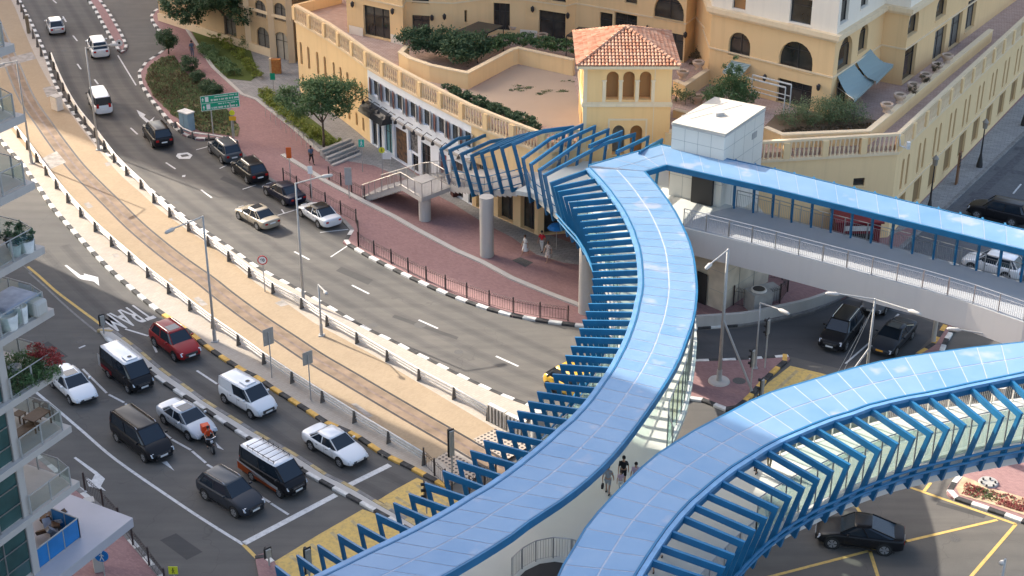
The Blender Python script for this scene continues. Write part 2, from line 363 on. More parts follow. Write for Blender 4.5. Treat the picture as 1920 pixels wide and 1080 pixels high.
cA = offset(R1, sg*(gauge/2-0.1)); cB = offset(R1, sg*(gauge/2+0.1))
up = Vector((0, 0, .002))
rb = MB(); rb.strip([p+up for p in cA], [p+up for p in cB]); struct(rb.build("power_rail", mat("power_rail", (0.16, 0.11, 0.085), 0.6, 0.3, 2)))
rb = MB(); rb.strip([p-Vector((0, 0, .002)) for p in offset(R1, sg*0.12)], [p-Vector((0, 0, .002)) for p in offset(R1, sg*(gauge-.12))]); struct(rb.build("track_bed", M_band))
# kerbs -------------------------------------------------------------------
KN = 0
def kerb(path, side, ms=(M_kw, M_kb), seg=1.0, w=0.32, h=0.17, z0=0.0, name="kerb", closed=False):
    global KN; KN += 1; h += .0006*(KN % 12)
    pts = resample(path, seg)
    fine = []
    o = offset(pts, -0.02*side, closed); i = offset(pts, (w)*side, closed)
    b = MB()
    n = len(pts)
    for k in range(n-1):
        a0, a1, c0, c1 = o[k], o[k+1], i[k], i[k+1]
        q = lambda p, z: (p[0], p[1], z0+z)
        b.add([q(a0, -.1), q(a1, -.1), q(a1, h-.03), q(a0, h-.03), q(a1.lerp(c1, .12), h), q(a0.lerp(c0, .12), h), q(c1, h), q(c0, h), q(c1, -.1), q(c0, -.1)],
              [(0, 1, 2, 3), (3, 2, 4, 5), (5, 4, 6, 7), (7, 6, 8, 9)], k % 2)
    for k, p in ((0, 0), (n-1, 0)): b.poly([(o[k][0], o[k][1], z0-.1), (i[k][0], i[k][1], z0-.1), (i[k][0], i[k][1], z0+h), (o[k][0], o[k][1], z0+h-.03)], 0)
    return struct(b.build(name, list(ms)))
kerb(K2, 1 if (offset(K2, 1)[60]-P(400, 500)).length < (offset(K2, -1)[60]-P(400, 500)).length else -1)
s1 = 1 if (offset(K1, 1)[40]-P(300, 500)).length < (offset(K1, -1)[40]-P(300, 500)).length else -1
def near_idx(path, q): return min(range(len(path)), key=lambda i: (path[i]-q).length)
ci = near_idx(K1, P(305, 593))
kerb(K1[:ci+1], s1); kerb(K1[ci:], s1, (M_ky, M_kb))
# pavement on the far side ------------------------------------------------
K3 = [P(*q) for q in [(345, -120), (325, -30), (310, 12), (290, 20), (281, 32), (285, 45), (302, 66), (316, 85), (300, 100), (272, 118), (258, 138), (262, 160), (282, 190), (305, 218), (325, 240), (345, 256), (372, 264), (400, 262), (422, 268), (445, 286), (475, 314), (500, 337), (535, 358), (575, 381), (610, 398), (640, 415), (657, 434), (643, 457), (695, 487), (752, 516), (805, 541), (840, 556), (877, 570), (915, 583), (960, 595), (1022, 606), (1085, 614), (1150, 620), (1230, 622), (1307, 618), (1383, 613), (1458, 601), (1520, 587), (1585, 560), (1650, 505), (1780, 389), (1920, 255), (2100, 90)]]
side = K3 + [P(2300, -60), P(2100, -200), P(500, -200)]
struct(sheet("pavement", side, H, M_brick, -0.2))
kerb(K3[:20], 1 if (offset(K3, 1)[15]-P(400, 200)).length < (offset(K3, -1)[15]-P(400, 200)).length else -1)
sk = 1 if (offset(K3, 1)[30]-P(800, 450)).length < (offset(K3, -1)[30]-P(800, 450)).length else -1
kerb(K3[19:27], sk, (M_kg, M_kg)); kerb(K3[26:41], sk); kerb(K3[40:], sk, (M_kg, M_kg))
# sliver island, lower-left pavement, small island
isl = PP([(140, -60), (162, 0), (175, 17), (190, 45), (207, 75), (220, 96), (228, 101), (237, 96), (240, 87), (230, 65), (217, 42), (202, 17), (188, 0), (168, -60)])
struct(sheet("traffic_island", isl, H, M_brick, -0.2)); kerb(isl+[isl[0]], 1 if (offset(isl, 1, True)[3]-P(195, 30)).length < (offset(isl, -1, True)[3]-P(195, 30)).length else -1)
LP_ = PP([(20, 815), (90, 868), (150, 918), (205, 963), (265, 1032), (315, 1092), (345, 1135), (-150, 1135), (-150, 815)])
struct(sheet("pavement", LP_, H, M_brick, -0.2)); kerb(LP_[:7], 1 if (offset(LP_, 1)[3]-P(100, 1000)).length < (offset(LP_, -1)[3]-P(100, 1000)).length else -1, (M_kg, M_kw))
si = PP([(478, 1046), (498, 1040), (515, 1056), (540, 1110), (490, 1110)]); struct(sheet("traffic_island", si, H, M_brick, -0.2)); kerb(si[::-1][2:]+[si[0]][:0], 1)
# median between the two carriageways
mu = PP([(185, 620), (205, 617), (222, 627), (262, 657), (297, 688), (325, 709), (355, 729), (382, 750), (412, 769), (445, 789), (480, 811), (530, 839), (575, 866), (610, 890), (655, 911), (690, 932), (730, 955), (790, 990), (860, 1030)])
ml = PP([(197, 637), (215, 650), (255, 683), (300, 717), (337, 742), (382, 771), (425, 801), (470, 829), (520, 859), (580, 895), (620, 917), (650, 933), (692, 956), (740, 983), (800, 1018), (860, 1055)])
struct(sheet("median", mu+ml[::-1], H, M_conc, -0.2))
M_kyw = mat("kerb_worn_yellow", (0.42, 0.32, 0.16), 0.85, 0.25, 3)
kerb(mu, 1 if (offset(mu, 1)[8]-ml[6]).length < (offset(mu, -1)[8]-ml[6]).length else -1, (M_kyw, M_kg), 1.4, 0.25)
kerb(ml, 1 if (offset(ml, 1)[6]-mu[8]).length < (offset(ml, -1)[6]-mu[8]).length else -1, (M_kw, M_kb), 1.2, 0.25)
# right-hand islands
tri = PP([(1150, 760), (1230, 660), (1303, 677), (1372, 675), (1440, 671), (1476, 668), (1481, 676), (1465, 690), (1440, 713), (1405, 752), (1385, 768), (1360, 772), (1300, 748), (1240, 780)])
struct(sheet("traffic_island", tri, H, M_brick, -0.2))
st = 1 if (offset(tri, 1, True)[4]-P(1380, 720)).length < (offset(tri, -1, True)[4]-P(1380, 720)).length else -1
kerb(tri[2:6], st, (M_kw, M_kb)); kerb(tri[5:11], st, (M_ky, M_kb)); kerb(tri[10:14], st, (M_kb, M_kw))
rm = PP([(1715, 690), (1742, 652), (1767, 612), (1790, 615), (1800, 640), (1775, 670), (1760, 700)])
rm = PP([(1700, 700), (1717, 665), (1745, 648), (1768, 612), (1840, 520), (1862, 528), (1800, 607), (1778, 640), (1765, 672), (1740, 710)])
struct(sheet("median", rm, H, M_brick, -0.2)); kerb(rm[::-1][:6], -1 if (offset(rm[::-1], -1)[2]-rm[2]).length < (offset(rm[::-1], 1)[2]-rm[2]).length else 1); kerb(rm[1:5], -1 if (offset(rm, -1)[2]-rm[-3]).length < (offset(rm, 1)[2]-rm[-3]).length else 1, (M_ky, M_kb))
# planter island and paving, lower right
pi_ = smooth_path(PP([(1796, 893), (1780, 912), (1775, 925), (1782, 935), (1815, 947), (1860, 962), (1925, 985), (2010, 1016)]), 3)
pav = pi_+PP([(2100, 1040), (2100, 820), (1800, 800), (1790, 860)])
struct(sheet("pavement", pav, H, M_brick, -0.2)); kerb(pi_, 1 if (offset(pi_, 1)[8]-P(1880, 900)).length < (offset(pi_, -1)[8]-P(1880, 900)).length else -1)
struct(sheet("flower_bed", PP([(1806, 893), (1792, 915), (1800, 928), (1862, 946), (1925, 967), (2010, 995), (2010, 940), (1925, 934), (1880, 921), (1850, 915), (1830, 902)], H+.03), H+.03, mat("bed_soil", (0.46, 0.34, 0.22), 0.9, 0.25, 2)))
# street to the right: cobbled surface in two tones, kerbed parking bays
bed_px = [(1672, 440), (1745, 408), (1785, 380), (1925, 246), (2100, 82), (2060, 50), (1900, 200), (1680, 430)]
struct(sheet("stone_paving", PP(bed_px, H+.004), H+.004, M_stone))
cob = PP([(1590, 560), (1650, 505), (1780, 389), (1920, 255), (2100, 90), (2400, 90), (2400, 600), (1900, 600), (1700, 590)])
struct(sheet("cobbled_street", cob, 0.006, M_cobble))
M_cobd = mat("cobble_band", (0.085, 0.085, 0.092), 0.85, 0.25, 3)
for ci_, px in enumerate(([(1800, 388), (1930, 268), (1945, 272), (1822, 388)], [(1868, 312), (1960, 330), (1960, 337), (1862, 319)], [(1822, 360), (1960, 380), (1960, 388), (1815, 367)], [(1905, 275), (1980, 285), (1980, 291), (1900, 281)])):
    struct(sheet("cobble_band", PP(px), 0.012+.003*ci_, M_cobd))
struct(sheet("road_marking", PP([(1898, 363), (1913, 345), (1916, 346), (1901, 364)]), .02, M_pw))
# darker new asphalt near the junction
struct(sheet("asphalt_patch", PP([(1305, 620), (1383, 616), (1458, 604), (1520, 590), (1590, 562), (1700, 585), (1765, 612), (1715, 665), (1690, 720), (1480, 668), (1303, 676)]), 0.004, M_asph2))
# paths, stone pavement and planting beds beside the promenade
def bed(name, px, z, m): return struct(sheet(name, PP(px, z), z, m))
bed("stone_paving", [(455, 178), (400, 128), (380, 70), (440, 40), (560, 40), (700, 220), (700, 268), (790, 335), (880, 352), (960, 415), (1090, 462), (1090, 497), (1055, 492), (1005, 477), (960, 445), (905, 417), (850, 382), (760, 335), (700, 310), (640, 300), (600, 285), (547, 237), (515, 212), (480, 185)], H+.004, M_stone)
M_grass = stucco_mat("dry_grass", (0.14, 0.12, 0.06), 0.5, False); M_grass2 = stucco_mat("green_ground", (0.10, 0.13, 0.035), 0.5, False)
bed("planting_bed", [(272, 148), (280, 123), (300, 109), (325, 103), (345, 133), (372, 152), (395, 176), (425, 203), (450, 240), (446, 256), (402, 250), (375, 246), (325, 217), (287, 180)], H+.03, M_grass)
bed("planting_bed", [(352, 45), (378, 92), (402, 127), (425, 147), (470, 152), (485, 140), (470, 95), (440, 60), (420, 20), (360, 10)], H+.03, M_grass2)
bed("planting_bed", [(482, 178), (520, 207), (560, 236), (600, 272), (625, 275), (632, 262), (600, 235), (560, 205), (500, 168)], H+.03, M_grass2)
b = MB()
for A, B_ in (((345, 47), (375, 92)), ((375, 92), (400, 127)), ((400, 127), (455, 178)), ((455, 178), (480, 186)), ((480, 186), (515, 213)), ((515, 213), (547, 238)), ((547, 238), (600, 285))):
    b.bar(P(*A, H), P(*B_, H), 0.35, 0.16)
struct(b.build("kerb_edge", M_conc))
# light kerb between the lower and upper promenade
b = MB(); ep = [P(u, v, H) for u, v in [(530, 291), (575, 318), (612, 342), (680, 378), (740, 408), (780, 431), (855, 471), (905, 493), (960, 523), (1030, 552), (1090, 575)]]
for i in range(len(ep)-1): b.bar(ep[i]+Vector((0, 0, .03)), ep[i+1]+Vector((0, 0, .03)), 0.45, 0.2)
struct(b.build("kerb_edge", M_conc))
# drain cover and manholes
grille("drain_cover", [(960, 488), (975, 482), (1000, 492), (985, 501)], mat("grate", (0.09, 0.085, 0.08), 0.7, 0.4, 12), H+.008)
for c, z in (((788, 609), .008), ((1386, 714), H+.01), ((1118, 540), H+.01)):
    q = P(*c, z); b = MB(); b.poly([(q.x+.45*math.cos(t*math.pi/8), q.y+.45*math.sin(t*math.pi/8), z) for t in range(16)]); struct(b.build("manhole_cover", mat("manhole", (0.09, 0.085, 0.08), 0.7, 0.3, 20)))
for u, v in ((560, 300), (250, 330), (330, 380), (700, 610), (860, 660), (275, 905), (150, 640), (420, 900), (580, 960), (1600, 620), (1790, 1010), (300, 130), (120, 95), (600, 540)):
    q = P(u, v); b = MB(); z = .009; b.poly([(q.x+.33*math.cos(t*math.pi/7), q.y+.33*math.sin(t*math.pi/7), z) for t in range(14)]); struct(b.build("manhole_cover", MATS["manhole"]))
M_trk = asphalt_mat("asphalt_worn", (0.086, 0.082, 0.078), (0.13, 0.12, 0.108)); M_trk2 = asphalt_mat("asphalt_worn_dark", (0.075, 0.072, 0.069), (0.117, 0.108, 0.098))
def tracks(path, sgn_, offs, i0=0, i1=None):
    p = path[i0:i1]
    for k, o_ in enumerate(offs):
        for w_, z, m in ((.42, .002, M_trk), (.22, .0035, M_trk2)):
            L = offset(p, sgn_*(o_-w_)); R = offset(p, sgn_*(o_+w_)); b = MB(); b.strip([(q.x, q.y, z) for q in L], [(q.x, q.y, z) for q in R])
            n0 = (Vector(b.v[1])-Vector(b.v[0])).cross(Vector(b.v[len(L)])-Vector(b.v[0])).z
            if n0 > 0: pass
            struct(b.build("worn_lane", m))
sM = -1 if (offset(K2, 1)[60]-P(400, 500)).length < (offset(K2, -1)[60]-P(400, 500)).length else 1
tracks(K2, sM, (1.3, 3.0, 4.9, 6.6)); tracks(K1, -s1, (1.3, 3.0), near_idx(K1, P(150, 455)), -6)
M_rep = asphalt_mat("asphalt_repair", (0.062, 0.06, 0.059), (0.085, 0.08, 0.075))
for px in ([(420, 330), (470, 352), (462, 358), (412, 336)], [(640, 500), (700, 525), (690, 534), (630, 508)], [(90, 640), (128, 668), (112, 676), (76, 648)], [(330, 1000), (380, 1035), (350, 1050), (300, 1013)], [(215, 300), (250, 330), (243, 334), (208, 304)], [(740, 590), (860, 632), (856, 637), (735, 595)], [(1760, 940), (1850, 965), (1845, 972), (1755, 946)]):
    struct(sheet("asphalt_repair", PP(px), .006, M_rep))
# ---------------------------------------------------------------- road markings
def line(a, b_, w=0.15, m=M_pw, z=.012, ends=None):
    A = P(*a); B_ = P(*b_); d = (B_-A).normalized(); n = Vector((-d.y, d.x, 0))*w/2
    q = MB(); q.quad(*[(p.x, p.y, z) for p in (A-n, B_-n, B_+n, A+n)]); return struct(q.build("road_marking", m))
def pline(px, w, m=M_pw, z=.012):
    pts = smooth_path(PP(px), 4); L = offset(pts, w/2); R = offset(pts, -w/2); q = MB(); q.strip([(p.x, p.y, z) for p in R], [(p.x, p.y, z) for p in L])
    return struct(q.build("road_marking", m))
for a, c in (((99, 0), (106, 6)), ((118, 31), (124, 41)), ((137, 67), (145, 77)), ((177, 149), (184, 158)), ((245, 240), (258, 252)), ((311, 305), (329, 317)), ((377, 356), (397, 371)), ((552, 472), (580, 487)), ((660, 535), (692, 551)), ((785, 600), (821, 616)), ((930, 668), (972, 687)), ((1080, 738), (1120, 756)), ((235, 617), (278, 630)), ((369, 695), (407, 720)), ((148, 653), (160, 648)), ((145, 120), (152, 130)), ((412, 720), (418, 726)), ((288, 648), (294, 661))):
    line(a, c, 0.16)
pline([(155, 692), (173, 710), (200, 737)], .16); line((204, 740), (233, 755), .16); line((235, 757), (262, 777), .16); line((290, 798), (320, 822), .16); line((322, 824), (358, 844), .16); line((360, 846), (386, 868), .16); line((388, 871), (412, 885), .16); line((487, 930), (506, 942), .16); line((508, 944), (541, 965), .16)
pline([(62, 731), (107, 768), (155, 809), (217, 862), (322, 935), (390, 980), (456, 1021)], .2)
line((456, 1020), (630, 928), .42); line((652, 911), (731, 872), .42)
pline([(52, 500), (75, 519), (105, 546), (150, 580), (191, 610)], .22, M_py); pline([(54, 511), (87, 540), (120, 571), (150, 597), (182, 623)], .16, M_kg); pline([(40, 495), (60, 512)], .1, M_kg)
pline([(221, 104), (238, 132), (255, 160)], .14); line((456, 1021), (482, 1047), .22, M_py)
line((620, 482), (658, 457), .12); line((520, 404), (556, 393), .12); line((533, 400), (528, 393), .12); line((455, 355), (480, 347), .12); line((368, 281), (390, 275), .12); line((412, 316), (425, 310), .12); line((600, 436), (655, 430), .12)
line((145, 911), (162, 923), .15)
# bottom right yellow box
for a, c in (((1380, 1098), (1630, 1033)), ((1695, 1016), (1870, 975)), ((1630, 1030), (1652, 1100)), ((1712, 916), (1905, 983)), ((1905, 983), (1800, 1105)), ((1597, 935), (1615, 965)), ((1640, 890), (1712, 916)), ((1733, 921), (1745, 905)), ((1630, 1033), (1700, 1015))):
    line(a, c, .2, M_py)
line((1685, 589), (1637, 637), .16); line((1637, 637), (1585, 682), .14)
# crossing hatch: yellow block paving with pale bands
struct(sheet("crossing", PP([(515, 1053), (600, 1001), (680, 955), (700, 962), (760, 1000), (650, 1075), (560, 1140), (500, 1140)]), .008, M_py))
struct(sheet("crossing", PP([(709, 938), (745, 916), (782, 896), (845, 925), (930, 960), (880, 1010), (800, 985)]), .008, M_py))
for k in range(5):
    u0 = 545+k*38; v0 = 1052-k*22; line((u0, v0-10), (u0+34, v0+22), .22, M_kyw, .014)
for k in range(4): line((722+k*20, 943-k*11), (790+k*20, 985-k*11), .22, M_kyw, .014)
struct(sheet("crossing", PP([(1482, 686), (1540, 700), (1600, 715), (1520, 790), (1400, 830), (1395, 770), (1440, 718)]), .008, M_py))
for k in range(4): line((1495+k*26, 695+k*7), (1425+k*30, 760+k*12), .25, M_kyw, .014)
# arrows, box and lettering
def mark(px, z=.014): return struct(sheet("road_marking", PP(px), z, M_pw))
mark([(121, 498), (125, 497), (151, 516), (158, 517), (157, 513), (184, 520), (186, 536), (176, 528), (153, 524), (147, 521)])
mark([(138, 859), (142, 857), (182, 885), (197, 898), (189, 912), (199, 921), (186, 917), (166, 912), (161, 895), (172, 901), (178, 890)])
mark([(256, 206), (273, 215), (270, 219), (280, 227), (290, 219), (286, 226), (297, 234), (277, 232), (262, 218)])
mark([(303, 867), (313, 865), (327, 883)]); mark([(404, 829), (412, 837), (420, 844), (408, 840)])
mark([(333, 288), (352, 286), (361, 291), (356, 298), (336, 298), (330, 293)]); struct(sheet("road_marking", PP([(338, 291), (351, 289), (355, 293), (341, 295)]), .018, M_asph))
mark([(342, 329), (348, 328), (347, 332), (341, 332)])
# TRAM lettering painted across the lane, stretched along it
cu = bpy.data.curves.new("road_lettering", 'FONT'); cu.body = "TRAM"; cu.size = 1.0; cu.align_x = 'CENTER'; cu.align_y = 'CENTER'; cu.offset = .012
tmp = bpy.data.objects.new("tmp", cu); C.objects.link(tmp); me = bpy.data.meshes.new_from_object(tmp.evaluated_get(bpy.context.evaluated_depsgraph_get())); bpy.data.objects.remove(tmp)
o = bpy.data.objects.new("road_lettering", me); me.materials.clear(); me.materials.append(M_pw); C.objects.link(o); struct(o)
q = P(236, 594); o.location = (q.x, q.y, .016); o.rotation_euler = (0, 0, math.radians(-139)); o.scale = (1.22, 4.1, 1)
# ================================================================ FOOTBRIDGES AND CANOPIES
ZD, ZR, ZK = 6.5, 10.2, 9.85
A_e = [(1105, 315), (1122, 332), (1133, 345), (1144, 358), (1153, 371), (1161, 382), (1169, 394), (1176, 407), (1182, 420), (1188, 433), (1192, 447), (1197, 461), (1200, 475), (1202, 490), (1203, 505), (1204, 520), (1204, 536), (1202, 552), (1198, 568), (1195, 584), (1191, 600), (1185, 617), (1179, 634), (1171, 652), (1161, 671), (1152, 688), (1140, 707), (1126, 727), (1111, 748), (1095, 767), (1076, 787), (1054, 806), (1030, 828), (1004, 850), (978, 871), (950, 892), (918, 914), (885, 933), (852, 954), (815, 975), (778, 995), (736, 1016), (694, 1036), (652, 1057), (611, 1077), (568, 1098), (520, 1120)]
A_k = [(1031, 342), (1038, 350), (1046, 359), (1056, 369), (1066, 379), (1074, 391), (1082, 404), (1088, 416), (1093, 428), (1097, 441), (1101, 454), (1105, 467), (1107, 481), (1109, 495), (1110, 509), (1110, 523), (1110, 537), (1107, 553), (1103, 569), (1098, 584), (1092, 600), (1086, 616), (1078, 632), (1070, 649), (1060, 666), (1049, 683), (1036, 701), (1022, 717), (1007, 734), (990, 752), (970, 770), (951, 788), (930, 807), (907, 825), (882, 844), (857, 863), (830, 882), (797, 905), (767, 925), (738, 942), (705, 962), (671, 982), (634, 1001), (596, 1021), (557, 1040), (517, 1060), (475, 1082)]
A_r = [(1207, 321), (1222, 338), (1237, 357), (1250, 375), (1264, 396), (1273, 413), (1282, 432), (1290, 450), (1296, 470), (1300, 490), (1303, 515), (1305, 545), (1302, 580), (1296, 607), (1287, 632), (1275, 665), (1260, 695), (1232, 740), (1197, 790), (1167, 830), (1135, 866), (1100, 899), (1065, 927), (1030, 951), (995, 973), (960, 1000), (900, 1038), (840, 1073), (780, 1106), (700, 1150)]
B_e = [(2010, 683), (1969, 691), (1930, 698), (1892, 706), (1852, 714), (1817, 721), (1776, 730), (1737, 738), (1701, 744), (1665, 752), (1629, 761), (1594, 774), (1560, 784), (1526, 797), (1493, 811), (1463, 824), (1434, 839), (1407, 856), (1375, 876), (1347, 897), (1320, 920), (1296, 941), (1275, 963), (1252, 991), (1233, 1018), (1215, 1045), (1197, 1074), (1180, 1103), (1164, 1135)]
B_k = [(2068, 747), (2030, 754), (1993, 761), (1955, 768), (1917, 775), (1882, 781), (1847, 790), (1811, 797), (1780, 804), (1749, 811), (1716, 821), (1684, 832), (1652, 844), (1623, 857), (1594, 871), (1563, 884), (1537, 899), (1509, 915), (1484, 933), (1460, 952), (1439, 972), (1417, 995), (1397, 1016), (1378, 1040), (1360, 1064), (1345, 1090), (1330, 1118), (1316, 1147), (1303, 1178)]
B_i = [(2010, 630), (1920, 642), (1840, 650), (1765, 660), (1677, 673), (1615, 687), (1560, 702), (1502, 719), (1440, 738), (1420, 746), (1369, 773), (1313, 802), (1287, 818), (1235, 851), (1197, 884), (1170, 911), (1140, 942), (1117, 968), (1095, 997), (1077, 1030), (1058, 1060), (1045, 1088), (1028, 1135)]
Ae, Ak, Ar = PP(A_e, ZR), PP(A_k, ZK), smooth_path(PP(A_r, ZR), 3)
Be, Bk, Bi = PP(B_e, ZR), PP(B_k, ZK), smooth_path(PP(B_i, ZR), 3)
def inset(k, e, d):
    v = (e-k); v.z = 0; v.normalize(); return k+v*d
LEAN = 1.05
def rib_profile(e, k, zbot, lean=LEAN, foot=0.9, th=0.13):
    v = (k-e); v.z = 0; R = v.length; v.normalize(); pr = Vector((-v.y, v.x, 0))*th/2
    zt = e.z-.04; zk = k.z
    rb = R-lean
    dk = (zk-zbot)/max(zk-zbot, .1)
    prof = [(0, zt), (R, zk), (rb, zbot-.12), (rb-foot, zbot+.38), (rb-foot, zbot+.6), (rb-.17, zbot+.42), (R-.33, zk-.36), (0, zt-.36)]
    b = MB(); vs = []
    for s in (1, -1):
        for r, z in prof: p = Vector((e.x, e.y, 0))+v*r+pr*s; vs.append((p.x, p.y, z))
    n = len(prof)
    b.add(vs, [tuple(range(n)), tuple(reversed(range(n, 2*n)))]+[((i+1) % n, i, n+i, n+(i+1) % n) for i in range(n)])
    return b
def canopy_panels(b, L, R, z=ZR, split=True):
    n = len(L)
    up = Vector((0, 0, .015))
    for i in range(n-1):
        cols = ((0, .5), (.5, 1)) if split else ((0, 1),)
        for f0, f1 in cols:
            q = [L[i].lerp(R[i], f0), L[i].lerp(R[i], f1), L[i+1].lerp(R[i+1], f1), L[i+1].lerp(R[i+1], f0)]
            c = sum(q, Vector())/4
            q = [p+(c-p)*.0+(c-p).normalized()*.05 for p in q]
            lift = [up]*4
            b.poly([p+l for p, l in zip(q, lift)])
def slab(L, R, z0, z1):
    b = MB(); n = len(L)
    f = lambda p, z: (p[0], p[1], z)
    b.strip([f(p, z1) for p in L], [f(p, z1) for p in R]); b.strip([f(p, z0) for p in R], [f(p, z0) for p in L])
    b.strip([f(p, z0) for p in L], [f(p, z1) for p in L]); b.strip([f(p, z1) for p in R], [f(p, z0) for p in R])
    for i in (0, n-1): b.poly([f(L[i], z0), f(R[i], z0), f(R[i], z1), f(L[i], z1)])
    return b
def path_box(b, pts, z0, z1, off0, off1, mi=0):
    A = offset(pts, off0); B_ = offset(pts, off1)
    q = slab(A, B_, z0, z1); b.add(q.v, q.f, mi)
def roof_part(parent, L, R, split=True):
    s = slab(L, R, ZR-.1, ZR); s.build("roof_sheet", M_joint, parent)
    b = MB(); canopy_panels(b, L, R, ZR, split)
    for i, f in enumerate(list(b.f)):
        a, c, d = Vector(b.v[f[0]]), Vector(b.v[f[1]]), Vector(b.v[f[2]])
        if (c-a).cross(d-a).z < 0: b.f[i] = tuple(reversed(f))
    b.build("roof_panels", M_roof, parent)
# ---- canopy over the curved bridge (outer edge on the road side)
tA = thing("canopy", "long curved blue canopy with closely spaced ribs hanging out over the tram track and road", "canopy", (P(1200, 560, 0).x, P(1200, 560, 0).y, 0))
ArR = resample(Ar, n=len(Ae)-1)
roof_part(tA, Ae, ArR)
side = 1 if (offset(Ae, 1)[20]-Ak[20]).length < (offset(Ae, -1)[20]-Ak[20]).length else -1
b = MB(); path_box(b, Ae, ZR-.16, ZR+.03, side*.003, side*.27); b.build("gutter", M_gutter, tA)
b = MB(); path_box(b, Ae, ZR-.45, ZR-.17, side*.05, side*.2); path_box(b, Ae, ZR+.003, ZR+.045, -side*.1, -side*.02); b.build("edge_beam", M_blue, tA)
b = MB(); path_box(b, ArR, ZR-.42, ZR+.02, side*.02, -side*.12); b.build("edge_beam", M_blue, tA)
for i, (e, k) in enumerate(zip(Ae, Ak)):
    rib_profile(e, k, 5.9, th=.12).build("rib", M_blue, tA)
pathlow = [inset(k, e, LEAN*.78) for e, k in zip(Ae, Ak)]
for z, ins in ((7.25, .66), (6.75, .8)):
    pts = [Vector((q.x, q.y, z)) for q in [inset(k, e, LEAN*ins-.12) for e, k in zip(Ae, Ak)]]
    MB().tube(pts, .07, 6).build("side_rail", M_blue, tA)
# ---- second curved canopy
tB = thing("canopy", "wide curved blue canopy in the foreground sweeping from the right edge down to the bottom", "canopy", (P(1500, 800, 0).x, P(1500, 800, 0).y, 0))
n_b = len(Be)-1
BiR = resample(Bi, n=n_b)
roof_part(tB, BiR, Be)
sb = 1 if (offset(Be, 1)[12]-Bk[12]).length < (offset(Be, -1)[12]-Bk[12]).length else -1
b = MB(); path_box(b, Be, ZR-.16, ZR+.03, sb*.003, sb*.25); b.build("gutter", M_gutter, tB)
b = MB(); path_box(b, Be, ZR-.5, ZR-.17, sb*.04, sb*.22); path_box(b, Be, ZR+.003, ZR+.06, -sb*.14, -sb*.02); b.build("edge_beam", M_blue, tB)
b = MB(); path_box(b, BiR, ZR-.42, ZR+.01, sb*.02, -sb*.1); b.build("edge_beam", M_blue, tB)
for e, k in zip(Be, Bk): rib_profile(e, k, 5.85, foot=1.0, th=.16).build("rib", M_blue, tB)
for z, ins in ((7.35, .62), (6.85, .74)):
    pts = [Vector((q.x, q.y, z)) for q in [inset(k, e, LEAN*ins-.1) for e, k in zip(Be, Bk)]]
    MB().tube(pts, .08, 6).build("side_rail", M_blue, tB)
# ---- straight canopy over the branch to the right
Cf = PP([(1240, 272), (1440, 315), (1920, 432), (2060, 467)], ZR); Cn = PP([(1250, 308), (1440, 350), (1920, 467), (2060, 501)], ZR)
tC = thing("canopy", "straight pale blue canopy over the footbridge branch on the right, beside the beige box", "canopy", (Cn[1].x, Cn[1].y, 0))
N = 21
CfR, CnR = resample(Cf, n=N), resample(Cn, n=N)
roof_part(tC, CnR, CfR, False)
Jl = [P(1105, 311, ZR).lerp(P(1240, 272, ZR), t) for t in (0, .33, .66, 1)]; Jr = [P(1207, 321, ZR).lerp(P(1250, 308, ZR), t) for t in (0, .33, .66, 1)]
s = slab(Jr, Jl, ZR-.13, ZR-.004); s.build("roof_sheet", M_joint, tC)
b = MB(); canopy_panels(b, Jr, Jl, ZR, True)
for i, f in enumerate(list(b.f)):
    a, c, d = Vector(b.v[f[0]]), Vector(b.v[f[1]]), Vector(b.v[f[2]])
    if (c-a).cross(d-a).z < 0: b.f[i] = tuple(reversed(f))
b.build("roof_panels", M_roof, tC)
b = MB(); b.bar(Cn[0]+Vector((0, -.08, -.2)), P(1207, 321, ZR)+Vector((0, -.08, -.2)), .14, .4)
for i in range(3): b.bar(Cn[i]+Vector((0, -.09, -.2)), Cn[i+1]+Vector((0, -.09, -.2)), .15, .42)
for i in range(3): b.bar(Cf[i]+Vector((.04, .1, -.06)), Cf[i+1]+Vector((.04, .1, -.06)), .12, .16)
b.bar(P(1105, 311, ZR)+Vector((-.05, .1, -.08)), Cf[0]+Vector((0, .1, -.08)), .14, .22)
b.build("edge_beam", M_blue, tC)
for i in range(1, N+1):
    e = CfR[i]; k = e+Vector((-.05, .95, -.12)) if False else e+(CfR[i]-CnR[i]).normalized()*1.0+Vector((0, 0, -.2))
    rib_profile(e, k, 6.2, lean=.5, foot=.15, th=.12).build("rib", M_blue, tC)
    p0 = e+Vector((0, 0, -.3)); q0 = CnR[i].lerp(CfR[i], .97); MB().bar((q0.x, q0.y, ZD-.3), (q0.x, q0.y, ZR-.1), .13, .13).build("post", M_blue, tC)
